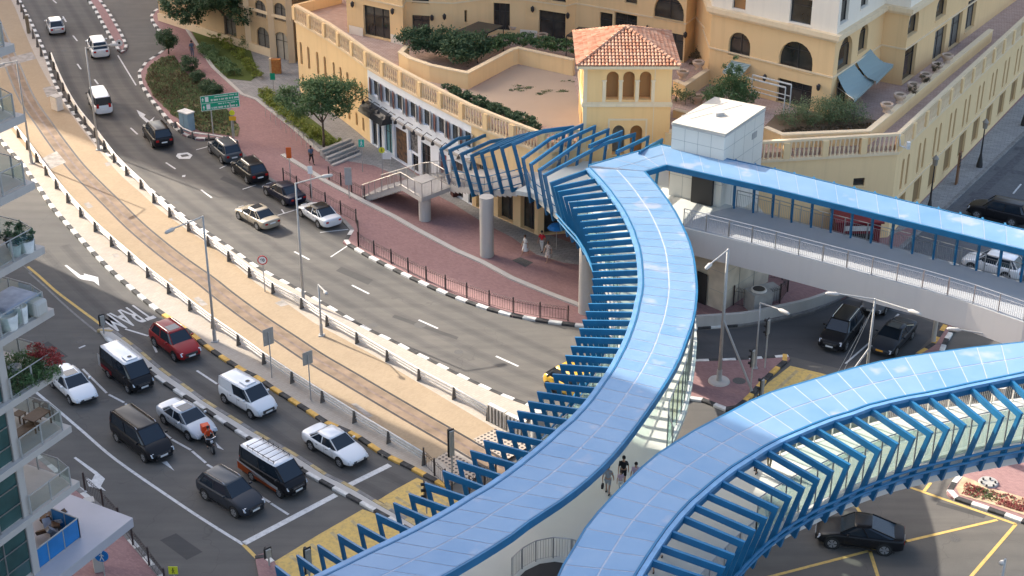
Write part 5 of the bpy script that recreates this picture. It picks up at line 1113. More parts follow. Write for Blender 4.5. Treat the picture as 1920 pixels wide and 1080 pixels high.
def make_car(name, label, cat, typ, rear_px, front_px, side, col, roofcol=None, group=None, plate=None, rack=False, rails=False, sunroof=False, panel=False, lower=None, cool=False, stripe=None, glassroof=False):
    T = TYPES[typ]; L, W, Hh = T['L'], T['W'], T['H']; roofcol = roofcol or col
    a, c = P(*rear_px), P(*front_px); d = (c-a); d.z = 0; d.normalize(); lft = Vector((-d.y, d.x, 0))
    mid = (a+c)/2; wbmid = L/2-T['fo']-T['wb']/2       # wheelbase centre ahead of body centre
    ctr = mid-d*wbmid+lft*(W/2)*(1 if side == 'R' else -1)
    t = thing(name, label, cat, (ctr.x, ctr.y, 0), math.atan2(d.y, d.x), group)
    X = lambda f: L/2-f*L
    # lower body
    belt, nose, deck = T['belt'], T['nose'], T['deck']
    top = [(-L/2, deck-.10), (X(.985), deck-.02), (X(T['rg']), deck), (X(T['cowl']), belt+.02), (X(T['cowl']*.55), lerp(nose, belt, .62)), (X(.04), nose), (L/2, nose-.12)]
    hw = [(-L/2, W/2*.80), (X(.97), W/2*.93), (X(.9), W/2*.985), (X(.6), W/2), (X(.3), W/2), (X(.12), W/2*.975), (X(.04), W/2*.88), (L/2, W/2*.68)]
    st = [0, .02, .06, .12, .18, .25, .33, .42, .5, .58, .66, .74, .81, .88, .93, .97, .99, 1.0]
    b = LMB(); n = 0; rings = []
    for f in st[::-1]:
        x = X(f); w = interp(hw, x); zt = interp(top, x); zb = .24 if .04 < f < .96 else .30
        sh = min(zt-.03, belt-.02 if .1 < f < .95 else zt-.06)
        ring = [(0, zb), (w*.82, zb), (w*.985, zb+.12), (w, lerp(zb, sh, .5)), (w*.99, sh-.1), (w*.94, sh), (w*.72, lerp(sh, zt, .75)), (0, zt)]
        full = [(x, y, z) for y, z in ring]+[(x, -y, z) for y, z in ring[-2:0:-1]]
        rings.append(full)
    m = len(rings[0]); vs = [p for r_ in rings for p in r_]; fs = []
    for i in range(len(rings)-1):
        for k in range(m): fs.append((i*m+k, (i+1)*m+k, (i+1)*m+(k+1) % m, i*m+(k+1) % m))
    fs += [tuple(range(m)), tuple(reversed([(len(rings)-1)*m+k for k in range(m)]))]
    fs = [tuple(reversed(f)) for f in fs]
    b.add(vs, fs); body = b.build("body", col, t, smooth=True, sub=1)
    if lower:
        q = LMB(); 
        for s in (1, -1): q.obox((-L*.46, s*(W/2-.02)-(.0 if s > 0 else .03), .28), (L*.62, 0, 0), (0, .045, 0), (0, 0, .5))
        q.build("lower_panel", lower, t)
    # cabin
    xc, xf, xr, xg = X(T['cowl']), X(T['rf']), X(T['rr']), X(T['rg']); wb_, wt = W/2*.93, W/2*(.74 if typ in ('sedan', 'coupe', 'hatch', 'suv', 'bigsuv') else .83)
    zb, zt = belt-.01, Hh-.07
    cb = [(xc, wb_*.86), (xc-.25, wb_*.97), ((xc+xg)/2, wb_), (xg+.3, wb_*.95), (xg, wb_*.82)]
    ctp = [(xf, wt*.90), (xf-.2, wt*.97), ((xf+xr)/2, wt), (xr+.2, wt*.96), (xr, wt*.88)]
    g = lambda p, z, s: (p[0], s*p[1], z)
    zbd = lambda x: interp(top, x)-.015 if x > xc-.01 or x < xg+.01 else zb
    q = LMB(); q.quad(g(cb[0], zb+.01, 1), g(cb[0], zb+.01, -1), g(ctp[0], zt, -1), g(ctp[0], zt, 1)); q.f = [tuple(reversed(f)) for f in q.f]; q.build("windscreen", M_cgl, t)
    q = LMB(); q.quad(g(cb[4], zb+.0, 1), g(cb[4], zb+.0, -1), g(ctp[4], zt, -1), g(ctp[4], zt, 1)); q.build("rear_window", M_cgl if not panel else col, t)
    for s in (1, -1):
        q = LMB(); q.strip([g(p, zb, s) for p in cb], [g(p, zt, s) for p in ctp]); q.build("side_window", M_cgl, t)
    pil = [(0, .075), (2, .07), (4, .09)]
    if typ in ('suv', 'bigsuv', 'van', 'mpv', 'sedan', 'hatch'): pil.append((3, .06))
    pm = col if typ not in ('van',) else M_trimb
    for s in (1, -1):
        for k, w_ in pil:
            A_, B_ = Vector(g(cb[k], zb, s)), Vector(g(ctp[k], zt, s)); o_ = Vector((0, s*.008, 0)); LMB().bar(A_+o_, B_+o_, w_, .03, (0, s, .2)).build("pillar", pm, t)
        if panel:
            q = LMB(); q.add([g((p[0], p[1]+.012), zb, s) for p in cb[2:]]+[g((p[0], p[1]+.012), zt, s) for p in ctp[2:]], [(0, 1, 4, 3), (1, 2, 5, 4), (3, 4, 1, 0), (4, 5, 2, 1)]); q.build("side_panel", pm, t)
    # roof with a soft edge
    q = LMB(); o5 = ctp; outer = [g(p, zt-.02, 1) for p in o5]+[g(p, zt-.02, -1) for p in o5[::-1]]
    rise = Hh-zt+.0; mid1 = [(p[0]*.985+(xf+xr)/2*.015, p[1]*.94) for p in o5]; mid2 = [(p[0]*.93+(xf+xr)/2*.07, p[1]*.55) for p in o5]
    r1 = [g(p, zt+rise*.62, 1) for p in mid1]+[g(p, zt+rise*.62, -1) for p in mid1[::-1]]; r2 = [g(p, Hh-.005, 1) for p in mid2]+[g(p, Hh-.005, -1) for p in mid2[::-1]]
    vs = outer+r1+r2; fs = []
    for l in range(2):
        for k in range(10): fs.append((l*10+k, l*10+(k+1) % 10, (l+1)*10+(k+1) % 10, (l+1)*10+k))
    fs.append(tuple(20+k for k in range(10))); q.add(vs, [tuple(reversed(f)) for f in fs]); rf = q.build("roof", M_cgl if glassroof else roofcol, t, smooth=True)
    if sunroof: q = LMB(); xm = lerp(xf, xr, .3); q.quad((xm+.35, -.42, Hh+.008), (xm+.35, .42, Hh+.008), (xm-.4, .42, Hh+.008), (xm-.4, -.42, Hh+.008)); q.build("sunroof", M_cgl, t)
    if rails:
        for s in (1, -1): q = LMB(); q.tube([(xf-.15, s*wt*.86, Hh-.03), (xf-.35, s*wt*.86, Hh+.04), (xr+.3, s*wt*.86, Hh+.04), (xr+.1, s*wt*.86, Hh-.03)], .022, 5); q.build("roof_rail", M_chr, t)
    if rack:
        q = LMB()
        for s in (1, -1): q.tube([(xf-.2, s*wt*.8, Hh+.14), (xr+.6, s*wt*.8, Hh+.14)], .025, 5)
        for k in range(6): x = lerp(xf-.3, xr+.7, k/5); q.tube([(x, -wt*.8, Hh+.14), (x, wt*.8, Hh+.14)], .02, 5); [q.tube([(x, s*wt*.8, Hh-.05), (x, s*wt*.8, Hh+.24)], .018, 4) for s in (1, -1)]
        q.build("roof_rack", M_trimb, t)
    if cool: q = LMB(); xm = xf-.55 if typ != 'mpv' else xr+.8; q.box((xm, 0, Hh-.02), .75, .8, .12); q.cyl((xm, 0, Hh+.10), .2, .2, .02, 14, 0); q.build("roof_unit", PW, t, bevel=.03); q = LMB(); q.cyl((xm, 0, Hh+.121), .15, .15, .01, 14); q.build("vent", M_trimb, t)
    # wheels
    r = T['r']; xfw = L/2-T['fo']; xrw = xfw-T['wb']
    for x in (xfw, xrw):
        for s in (1, -1):
            yo = s*(W/2-.0)
            q = LMB(); ww = interp(hw, x); q.tube([(x, s*(ww-.3), r+.03), (x, s*(ww+.006), r+.03)], r+.065, 20); q.build("wheel_arch", M_well, t)
            q = LMB(); q.tube([(x, s*(ww-.2), r), (x, s*(ww-.01), r), (x, s*(ww+.022), r)], [r, r, r*.93], 20); wo = q.build("wheel", M_tyre, t)
            q = LMB(); q.tube([(x, s*(ww+.0), r), (x, s*(ww+.026), r)], [r*.68, r*.66], 20); 
            q.build("rim", M_rim, wo)
            q = LMB()
            for k in range(5):
                an = k*2*math.pi/5+.3; u_ = Vector((math.cos(an), 0, math.sin(an))); v_ = Vector((-math.sin(an), 0, math.cos(an)))
                p0 = Vector((x, s*(ww+.029), r)); q.add([p0+u_*r*.2+v_*r*.06, p0+u_*r*.6+v_*r*.17, p0+u_*r*.6+v_*r*.33, p0+u_*r*.2+v_*r*.14], [(0, 1, 2, 3), (3, 2, 1, 0)])
            q.build("rim_gap", M_well, wo)
    # lamps, grille, plates, mirrors, door lines
    for s in (1, -1):
        q = LMB(); xh = X(.045); wh = interp(hw, xh); q.obox((X(.10), s*wh*.99-(.06 if s > 0 else 0), nose-.22), (L*.07, -s*.13, .0), (0, .07, 0), (.0, -s*.03, .17)); 
        q.obox((X(.03)-.02, s*wh*.60, nose-.24), (.10, 0, -.03), (0, s*wh*.34, 0), (-.09, 0, .17)); q.build("headlight", M_lamp, t)
        q = LMB(); zr = deck-.34 if typ not in ('van', 'mpv', 'panel') else deck-.28; hh = (.15 if typ in ('sedan', 'coupe') else .2) if typ not in ('van', 'mpv', 'panel') else .38
        q.obox((-L/2-.008, s*W/2*.5, zr), (.12, 0, 0), (0, s*W/2*.27, 0), (.02, 0, hh)); q.build("tail_light", M_tail, t)
        q = LMB(); xm = xc-.45; q.box((xm, s*(W/2+.08), belt-.01), .12, .2, .13); q.build("mirror", col if typ != 'van' else M_trimb, t, bevel=.03)
    q = LMB(); q.obox((L/2-.045, -W/2*.50, nose-.34), (.07, 0, 0), (0, W*.50, 0), (-.03, 0, .20)); q.obox((L/2-.05, -W/2*.6, .33), (.09, 0, 0), (0, W*.6, 0), (0, 0, .14)); q.build("grille", M_trimb, t)
    q = LMB(); q.obox((L/2+.02, -W/2*.45, nose-.22), (.025, 0, 0), (0, W*.45, 0), (0, 0, .03)); q.build("grille_bar", M_chr, t)
    q = LMB(); q.obox((L/2+.028, -.26, .5), (.02, 0, 0), (0, .52, 0), (0, 0, .12)); q.build("number_plate", plate or M_plate, t)
    q = LMB(); q.obox((-L/2-.025, -.26, .68), (.02, 0, 0), (0, .52, 0), (0, 0, .12)); q.build("number_plate", plate or M_plate, t)
    q = LMB(); 
    for s in (1, -1):
        for f in ((T['cowl']+.06), .5, .72):
            x = X(f); q.obox((x, s*(W/2+.001)-(.0 if s > 0 else .004), .4), (.012, 0, 0), (0, .004, 0), (0, 0, belt-.5))
        q.obox((X(.9), s*(W/2*.99)-(.0 if s > 0 else .01), .27), (L*.72, 0, 0), (0, .02, 0), (0, 0, .07))
        for f in (.47, .66): q.obox((X(f), s*(W/2+.003), belt-.2), (.16, 0, 0), (0, s*.02, 0), (0, 0, .03))
    q.build("door_lines", M_trimb, t)
    if stripe:
        for s in (1, -1):
            q = LMB(); y = s*(W/2+.012); 
            for (x0, z0, x1, z1, h0, h1), mi in stripe: q.add([(x0*L, y, z0), (x1*L, y, z1), (x1*L, y, z1+h1), (x0*L, y, z0+h0)], [(0, 1, 2, 3), (3, 2, 1, 0)], mi)
            q.build("side_livery", [mat("livery_orange", (.5, .1, .02), .4), mat("livery_white", (.6, .6, .6), .4), mat("livery_red", (.4, .02, .03), .4)], t)
    return t
g1 = "cars queueing at the stop line"; g2 = "cars parked in the bays by the promenade fence"; g3 = "cars driving up the main road"
make_car("sedan_car", "plain white sedan without sunroof waiting first at the stop line beside the tram kerb", "car", 'sedan', (583, 845), (635, 876), 'R', PW, group=g1)
make_car("estate_car", "dark red crossover with a sunroof beside the tram lettering on the road", "car", 'suv', (288.5, 649.4), (328, 679), 'R', PR, sunroof=True, rails=True, group=g1)
make_car("minibus", "black minibus with a plain white roof and red side lettering behind the small signal island", "minibus", 'van', (201, 707), (242, 740), 'R', PK, roofcol=PW, cool=True, group=g1, stripe=[((-.42, .55, -.1, .45, .25, .3), 2), ((-.48, .5, -.42, .5, .9, .9), 1)])
make_car("sedan_car", "white sedan with a small sunroof beside the balconies, leftmost of the queue", "car", 'sedan', (96, 726), (132, 760), 'R', PW, sunroof=True, group=g1)
make_car("people_carrier", "long black people carrier in the lane beside the solid white line", "van", 'mpv', (219, 829), (269, 867), 'R', PK, rails=True, group=g1)
make_car("sedan_car", "silver sedan with a dark glass roof beside the delivery motorcycle", "car", 'sedan', (305, 794), (355, 828), 'R', PS, glassroof=False, sunroof=True, group=g1)
make_car("panel_van", "white windowless panel van with a roof cooling unit beside the yellow kerb", "van", 'panel', (420, 756), (470, 786), 'R', PW, panel=True, cool=True, group=g1)
make_car("minibus", "black, white and orange minibus with a black rack on its white roof", "minibus", 'van', (473, 902), (522, 933), 'R', PK, roofcol=PW, rack=True, group=g1, stripe=[((-.49, .35, .28, .3, .5, .22), 0), ((-.49, .86, .32, .5, .12, .2), 1), ((-.2, .55, .3, .5, .15, .1), 1)])
make_car("estate_car", "dark grey crossover with silver roof rails at the front of the nearest lane", "car", 'suv', (386, 939), (437, 970), 'R', PG, rails=True, group=g1, roofcol=PN)
make_car("sedan_car", "champagne sedan driving up the sunlit middle of the main road", "car", 'sedan', (481.7, 431.8), (447, 411.7), 'L', PC, sunroof=True, group=g3)
make_car("sedan_car", "white sedan with a black roof parked last, by the corner of the fence", "car", 'sedan', (596, 427.7), (564, 407), 'L', PW, roofcol=PK, group=g2)
make_car("sedan_car", "dark navy sedan parked behind the lamp post in front of the fence", "car", 'sedan', (531, 386), (499, 367), 'L', PB, group=g2)
make_car("estate_car", "black car with a slatted roof rack parked between the grey and the navy cars", "car", 'suv', (462.5, 345), (437, 325), 'L', PK, rails=True, rack=True, group=g2)
make_car("estate_car", "grey car with roof rails parked first in the row, below the flower bed tip", "car", 'suv', (415, 307), (393, 288), 'L', PN, rails=True, group=g2)
make_car("people_carrier", "black boxy car driving away beside the turn arrow", "car", 'bigsuv', (287, 280), (267, 254), 'L', PK, group=g3)
make_car("minibus", "white van driving away between the lamp post and the island tip", "van", 'van', (177, 217), (164, 192), 'L', PW, group=g3)
make_car("estate_car", "white car with roof rails driving away beside the brick island", "car", 'bigsuv', (171.5, 110), (163, 92), 'L', PW, rails=True, group=g3)
make_car("hatchback_car", "silver hatchback driving away, farthest up the main road", "car", 'hatch', (92.5, 67), (86.5, 51), 'L', PS, group=g3)
make_car("coupe_car", "black sloping-roofed car crossing the yellow hatched junction below the foreground canopy", "car", 'coupesuv', (1658.5, 1043), (1557.4, 1030), 'L', PK)
make_car("estate_car", "black off-road car with a toothed grille and white plate under the branch bridge", "car", 'bigsuv', (1612, 627), (1588, 657), 'L', PK, rails=True)
make_car("coupe_car", "dark grey coupe with an orange number plate beside the red brick median", "car", 'coupe', (1710, 637), (1681, 667), 'L', PG, sunroof=True, plate=M_plo)
make_car("sedan_car", "dark car half hidden below the girder of the footbridge", "car", 'sedan', (1684, 563), (1661, 590), 'L', PN)
make_car("estate_car", "black and red off-road car on the cobbled street beyond the straight canopy", "car", 'bigsuv', (1889, 424), (1836, 412), 'L', PK, roofcol=PK)
make_car("estate_car", "white car seen through the railing below the straight canopy", "car", 'suv', (1880, 527), (1822, 511), 'L', PW)
make_car("minibus", "yellow minibus on the main road mostly hidden below the long canopy ribs", "minibus", 'van', (1088, 764), (1022, 730), 'L', paint("yellow", (.6, .36, .03)))
# red ice cream van like kiosk seen through the far railing
kp = P(1600, 470, H); t = thing("kiosk", "dark red kiosk with white signs at the foot of the podium wall", "kiosk", (kp.x, kp.y, H))
M_red = mat("kiosk_red", (.16, .012, .02), .5, .1, 2)
q = LMB(); q.box((0, 0, 0), 3.4, 2.2, 2.9); q.build("body", M_red, t, bevel=.05); q = LMB(); q.box((0, 0, 2.9), 3.8, 2.6, .16); q.build("roof", M_red, t, bevel=.04)
q = LMB(); q.box((0, -1.12, 1.0), 2.4, .04, 1.0); q.build("counter_window", M_glassd, t); q = LMB(); q.box((0, -1.13, 2.25), 2.2, .05, .4); q.box((.8, -1.5, 0.0), 1.1, .05, 1.0); q.build("sign", M_kw, t)
# delivery motorcycle and rider
a, c = P(388, 832), P(401, 853); d = (c-a).normalized(); t = thing("motorcycle", "delivery motorcycle with an orange box beside the silver sedan", "motorcycle", (a.x+d.x*.65, a.y+d.y*.65, 0), math.atan2(d.y, d.x))
for x in (.68, -.65):
    q = LMB(); q.tube([(x, -.06, .3), (x, .06, .3)], .3, 18); wo = q.build("wheel", M_tyre, t); q = LMB(); q.tube([(x, -.066, .3), (x, .066, .3)], .19, 14); q.build("rim", M_rim, wo)
q = LMB(); q.tube([(-.65, 0, .32), (-.25, 0, .5), (.3, 0, .45), (.45, 0, .85), (.68, 0, .3)], .06, 8); q.tube([(.35, 0, .6), (.0, 0, .75), (-.5, 0, .72)], [.1, .15, .1], 10); q.tube([(.0, 0, .35), (.2, 0, .42)], [.16, .14], 10); q.build("frame", M_trimb, t, smooth=True)
q = LMB(); q.tube([(-.1, 0, .82), (-.75, 0, .84)], [.14, .11], 10); q.build("seat", M_trimb, t); q = LMB(); q.tube([(.42, -.33, 1.05), (.5, 0, 1.0), (.42, .33, 1.05)], .02, 6); q.build("handlebar", M_chr, t)
q = LMB(); q.box((.62, 0, .78), .1, .16, .16); q.build("headlight", M_lamp, t, bevel=.02)
M_or = mat("delivery_orange", (.62, .07, .015), .55, .1, 3); q = LMB(); q.box((-.68, 0, .92), .5, .52, .5); q.build("delivery_box", M_or, t, bevel=.04)
# ================================================================ PEOPLE
M_skin = mat("skin", (.42, .24, .16), .6); M_skin2 = mat("skin_dark", (.16, .08, .05), .6); M_hair = mat("hair", (.015, .011, .009), .7); M_hairb = mat("hair_brown", (.08, .04, .02), .7)
def cloth(nm, c, v=.1): return mat("cloth_"+nm, c, .85, v, 8)
def skinmesh(name, verts, edges, m, parent, sub=1, root=0):
    me = bpy.data.meshes.new(name); me.from_pydata([v[:3] for v in verts], edges, []); me.materials.append(m); o = bpy.data.objects.new(name, me); C.objects.link(o); o.parent = parent
    lay = me.skin_vertices if len(me.skin_vertices) else None
    md = o.modifiers.new("skin", 'SKIN'); md.use_smooth_shade = True
    if not len(me.skin_vertices): me.attributes
    sv = me.skin_vertices[0].data if len(me.skin_vertices) else None
    if sv is None:
        import bmesh; bm = bmesh.new(); bm.from_mesh(me); L_ = bm.verts.layers.skin.verify(); bm.verts.ensure_lookup_table()
        for i, v in enumerate(verts): bm.verts[i][L_].radius = (v[3], v[4] if len(v) > 4 else v[3])
        bm.verts[root][L_].use_root = True; bm.to_mesh(me); bm.free()
    else:
        for i, v in enumerate(verts): sv[i].radius = (v[3], v[4] if len(v) > 4 else v[3])
        sv[root].use_root = True
    s = o.modifiers.new("sub", 'SUBSURF'); s.levels = sub; s.render_levels = sub; return o
def person(label, px, z, head_deg, shirt, legs, height=1.72, stride=.25, arms=.15, skin=None, hair=None, skirt=False, shorts=False, bag=False, sit=False, xyz=None, helmet=None, group=None):
    skin = skin or M_skin; s = height/1.75
    loc = xyz or tuple(P(px[0], px[1], z)); t = thing("person", label, "person", loc, math.radians(head_deg), group)
    S = lambda x, y, zz, *r: (x*s, y*s, zz*s)+tuple(q*s for q in r)
    if sit: hip_z = .86; kn = [(.38, .17, .72), (.38, -.17, .72)]; an = [(.28, .2, .34), (.28, -.2, .34)]; toe = [(.44, .2, .3), (.44, -.2, .3)]; lean = .12
    else:
        hip_z = .93; st_ = stride; kn = [(st_*.62+.03, .10, .5), (-st_*.25+.03, -.10, .49)]; an = [(st_, .10, .09), (-st_*1.05, -.10, .13)]; toe = [(st_+.16, .11, .045), (-st_*1.05+.14, -.11, .05)]; lean = .02
    ch = (lean, 0, hip_z+.38); nk = (lean+.02, 0, hip_z+.57)
    V = [S(0, 0, hip_z, .13, .10), S(lean*.5, 0, hip_z+.18, .125, .095), S(*ch, .155, .105), S(*nk, .055), S(lean+.03, 0, hip_z+.66, .075, .085), S(lean+.03, 0, hip_z+.77, .075, .085)]
    E_ = [(0, 1), (1, 2), (2, 3), (3, 4), (4, 5)]
    sh = []
    for k, sg_ in ((0, 1), (1, -1)):
        i0 = len(V); a_ = arms*(-1 if k == 0 else 1)
        if sit: el, wr = (.2, sg_*.27, hip_z+.22), (.42, sg_*.28, hip_z+.18)
        else: el, wr = (a_*.6+.0, sg_*.25, hip_z+.17), (a_*1.1+.06, sg_*.26, hip_z-.06)
        V += [S(lean, sg_*.17, hip_z+.46, .06), S(*el, .042), S(*wr, .028), S(wr[0]+.02, wr[1], wr[2]-.08, .034, .02)]; E_ += [(2, i0), (i0, i0+1), (i0+1, i0+2), (i0+2, i0+3)]
        hx, hy, hz = wr[0]+.02, wr[1], wr[2]-.08
        for fi in range(4):
            j = len(V); ox = (-.027+.018*fi); ln = (.06, .075, .07, .055)[fi]; V += [S(hx+ox, hy, hz-.035, .009), S(hx+ox+.006, hy-sg_*.012, hz-.035-ln, .007)]; E_ += [(i0+3, j), (j, j+1)]
        j = len(V); V += [S(hx+.04, hy-sg_*.015, hz-.01, .010), S(hx+.055, hy-sg_*.025, hz-.045, .008)]; E_ += [(i0+3, j), (j, j+1)]
        sh.append(i0)
    for k in (0, 1):
        sg_ = 1 if k == 0 else -1; i0 = len(V)
        V += [S(0, sg_*.09, hip_z-.06, .085), S(*kn[k], .055), S(*an[k], .035), S(*toe[k], .032, .025)]; E_ += [(0, i0), (i0, i0+1), (i0+1, i0+2), (i0+2, i0+3)]
    skinmesh("body", V, E_, skin, t)
    g_ = lambda v, d_: tuple(v[:3])+tuple(q+d_ for q in v[3:])
    # shirt
    a0, b0 = sh
    SV = [g_(V[0], .02), g_(V[1], .02), g_(V[2], .02), (V[3][0], V[3][1], V[3][2]-.03*s, .07*s)]+[g_(V[a0], .02), (tuple(V[a0+1][i]*.85+V[a0][i]*.15 for i in range(3))+(.055*s,))]+[g_(V[b0], .02), (tuple(V[b0+1][i]*.85+V[b0][i]*.15 for i in range(3))+(.055*s,))]
    skinmesh("shirt", SV, [(0, 1), (1, 2), (2, 3), (2, 4), (4, 5), (2, 6), (6, 7)], shirt, t)
    l0 = b0+14-0; l0 = len(V)-8
    if skirt:
        q = LMB(); q.lathe((0, 0, 0), [(.15*s, (hip_z+.12)*s), (.19*s, (hip_z-.05)*s), (.27*s, .5*s), (.29*s, .42*s)], 14); q.build("skirt", legs, t, smooth=True)
    else:
        cut = .45 if shorts else .95
        TV = [g_(V[0], .018)]; TE = []
        for k in (0, 1):
            h, kk, an_ = V[l0+4*k], V[l0+4*k+1], V[l0+4*k+2]; i0 = len(TV); TV.append(g_(h, .02))
            if shorts: TV.append(tuple(lerp(h[i], kk[i], .85) for i in range(3))+(.08*s,)); TE += [(0, i0), (i0, i0+1)]
            else: TV.append(g_(kk, .02)); TV.append(tuple(lerp(kk[i], an_[i], .92) for i in range(3))+(.052*s,)); TE += [(0, i0), (i0, i0+1), (i0+1, i0+2)]
        skinmesh("shorts" if shorts else "trousers", TV, TE, legs, t)
        q = LMB()
        for k in (0, 1): a_, b_ = V[l0+4*k+2], V[l0+4*k+3]; q.tube([(a_[0]-.05*s, a_[1], .05*s if not sit else a_[2]-.05), (b_[0]+.06*s, b_[1], .04*s if not sit else b_[2]-.02)], [.045*s, .035*s], 8)
        q.build("shoes", M_trimb, t, smooth=True)
    hc = Vector(V[5][:3]); q = LMB()
    prof = [(0, .115), (.05, .108), (.085, .075), (.098, .02), (.092, -.04), (.07, -.075)]
    q.lathe((hc.x-.015*s, 0, hc.z-.01*s), [(r_*s+.001, z_*s) for r_, z_ in prof], 14); q.build("helmet" if helmet else "hair", helmet or hair or M_hair, t, smooth=True)
    q = LMB(); f = hc.x+.078*s; q.tube([(f, 0, hc.z-.005*s), (f+.022*s, 0, hc.z-.04*s)], [.008*s, .016*s], 6)
    q.build("nose", skin, t); q = LMB()
    for sg_ in (1, -1): q.box((f+.004*s, sg_*.03*s, hc.z-.012*s), .01*s, .02*s, .01*s)
    q.box((f, 0, hc.z-.07*s), .012*s, .04*s, .008*s); q.build("eyes_and_mouth", M_hairb, t)
    if bag: 
        q = LMB(); w_ = V[a0+3] if bag == 'L' else V[b0+3]; q.box((w_[0], w_[1], w_[2]-.42*s), .26*s, .12*s, .26*s); 
        bg = q.build("carried_bag", M_trimb, t, bevel=.03)
    return t
CG, CW_, CBk, CR_, CB2, CP, CFl, CGn = cloth("grey", (.28, .3, .32)), cloth("white", (.6, .58, .55)), cloth("black", (.012, .012, .014)), cloth("red", (.5, .02, .03)), cloth("blue", (.07, .11, .17)), cloth("pink", (.5, .36, .42)), cloth("floral", (.5, .42, .36), .5), cloth("green", (.35, .45, .32))
person("person in a blue-grey shirt and jeans walking away on the brick path", (361, 106), H, 100, CB2, CB2, skin=M_skin2)
person("person in dark clothes standing by the cycle racks", (584, 307), H, -60, CB2, CBk, skin=M_skin2)
person("person in a white dress striding along the promenade, left of the pair", (985, 478), H, 200, CW_, CW_, skirt=True, stride=.33, hair=M_hairb)
person("person in a red top carrying a white bag by the shop umbrella", (1016, 470), H, 250, CR_, CW_, skirt=False)
person("person in a floral dress walking in front of the red-topped person", (1028, 490), H, 230, CFl, CFl, skirt=True, stride=.33, hair=M_hairb)
person("person in grey shirt and pale shorts carrying a black bag on the open deck", (1139, 926), ZD, 75, CG, CG, 1.78, shorts=True, bag='L', stride=.15)
person("person in a black shirt and dark shorts walking towards the viewer on the deck", (1168, 908), ZD, -95, CBk, CBk, 1.78, shorts=True, stride=.18)
person("person in a pale pink top on the deck, right of the black-shirted one", (1191, 916), ZD, -100, CP, CG, 1.65, stride=.15)
person("small person in pale pink and white in front of the black-shirted one", (1163, 920), ZD, -95, CP, CW_, 1.25, stride=.1, hair=M_hairb)
person("person in dark clothes on the walkway below the foreground canopy ribs", (1416, 886), ZD, 60, CBk, CBk, 1.7, stride=.15)
person("person in olive clothes beside the dark-clothed one below the canopy ribs", (1441, 878), ZD, 60, cloth("olive", (.17, .15, .1)), cloth("olive", (.17, .15, .1)), 1.7, stride=.12)
person("person in bright red clothes partly hidden below the foreground canopy", (1222, 1072), ZD, 80, CR_, CR_, 1.68, shorts=True, stride=.15)
person("person in pale green beside the red-clothed one below the canopy", (1238, 1042), ZD, 80, CGn, CW_, 1.7, stride=.15)
person("person in black trousers standing in the lift doorway under the straight canopy", (1329, 362), ZD, -80, CBk, CBk, 1.75, stride=.1)
person("person in a lilac top on the cobbled street at the right edge", (1917, 462), H, 180, CP, CBk, 1.7, stride=.15)
q_ = P(388, 832)
d = (P(401, 853)-P(388, 832)).normalized()
person("delivery rider in orange and a helmet sitting on the motorcycle", None, 0, math.degrees(math.atan2(d.y, d.x)), M_or, CBk, 1.72, sit=True, xyz=(q_.x+d.x*.5, q_.y+d.y*.5, 0), helmet=M_trimb)
# ================================================================ STREET FURNITURE
def lamp(label, base, top_v, arms, z0=H, r=.1, name="street_lamp", cat="street lamp", group="grey street lamps", hd=1.0):
    c = P(*base, z0); top = PY(base[0], top_v[1], c.y); hgt = top.z-z0
    t = thing(name, label, cat, tuple(c), 0, group)
    b = LMB(); b.tube([(0, 0, 0), (0, 0, hgt)], [r, r*.6], 10); b.build("pole", M_pole, t, smooth=True)
    b = LMB(); b.box((0, 0, 0), r*4.5, r*4.5, .06); b.tube([(0, 0, .06), (0, 0, .9)], [r*1.35, r*1.3], 10); b.build("base", M_pole, t)
    for au, av in arms:
        e = PY(au, av, c.y) if True else None
        # the head lies at arm level, out along the arm
        zt = hgt+z0+.15; e = P(au, av, zt); v = (e-Vector((c.x, c.y, zt)))
        if v.length > 3.2: v = v.normalized()*3.2
        b = LMB(); b.tube([(0, 0, hgt-.05), (v.x, v.y, hgt+.15)], .05, 6); a_ = b.build("arm", M_pole, t)
        dd = v.normalized(); b = LMB(); p0 = Vector((v.x, v.y, hgt+.12)); b.tube([p0-dd*.1, p0+dd*.15, p0+dd*.7*hd, p0+dd*.85*hd], [.05, .15, .13, .04], 8); b.build("lamp_head", M_conc, a_, smooth=True)
    return t
lamp("tall lamp post by the barrier next to the white van, arm pointing right", (185, 281), (156, 89), [(205, 84)])
lamp("tall lamp post at the left barrier behind the balconies", (59.5, 306), (31, 114), [(8, 119)])
lamp("tall lamp post on the pavement strip behind the red car", (403, 640), (381, 405), [(326, 428)])
lamp("tall lamp post by the barrier in front of the parked white car", (569, 564), (554, 343), [(603, 331)])
lamp("short camera pole on the paving beside the right-hand barrier", (603, 629), (599, 533), [(609, 546)], r=.09, name="camera_pole", cat="pole", group=None, hd=.5)
t6 = lamp("braced lamp post on the triangular brick island", (1348, 715), (1363, 467), [(1333, 494)], r=.14)
b = MB(); c6 = P(1348, 715, H); b.tube([Vector((c6.x, c6.y, 4.9)), P(1410, 733, H)], .08, 8); b.build("brace", M_pole, t6)
MB().cyl(tuple(P(1348, 715, H)), .75, .7, .1, 20).build("footing", M_conc, t6)
lamp("slim lamp post behind the signals on the triangular island", (1416, 690), (1421, 567), [(1462, 580)], r=.07)
t8 = lamp("twin-armed lamp post with stay cables in front of the dark coupe", (1622, 722), (1636, 560), [(1572, 551), (1705, 581)], r=.11)
b = MB(); c8 = P(1622, 722, H); tp = lambda z: Vector((c8.x, c8.y, z)); b.tube([tp(3.0), P(1570, 735, .2)], .07, 7)
for q in (0, 1): b.tube([tp(6.2), P(1545+q*14, 745, .2)], .015, 4)
b.build("brace", M_pole, t8)
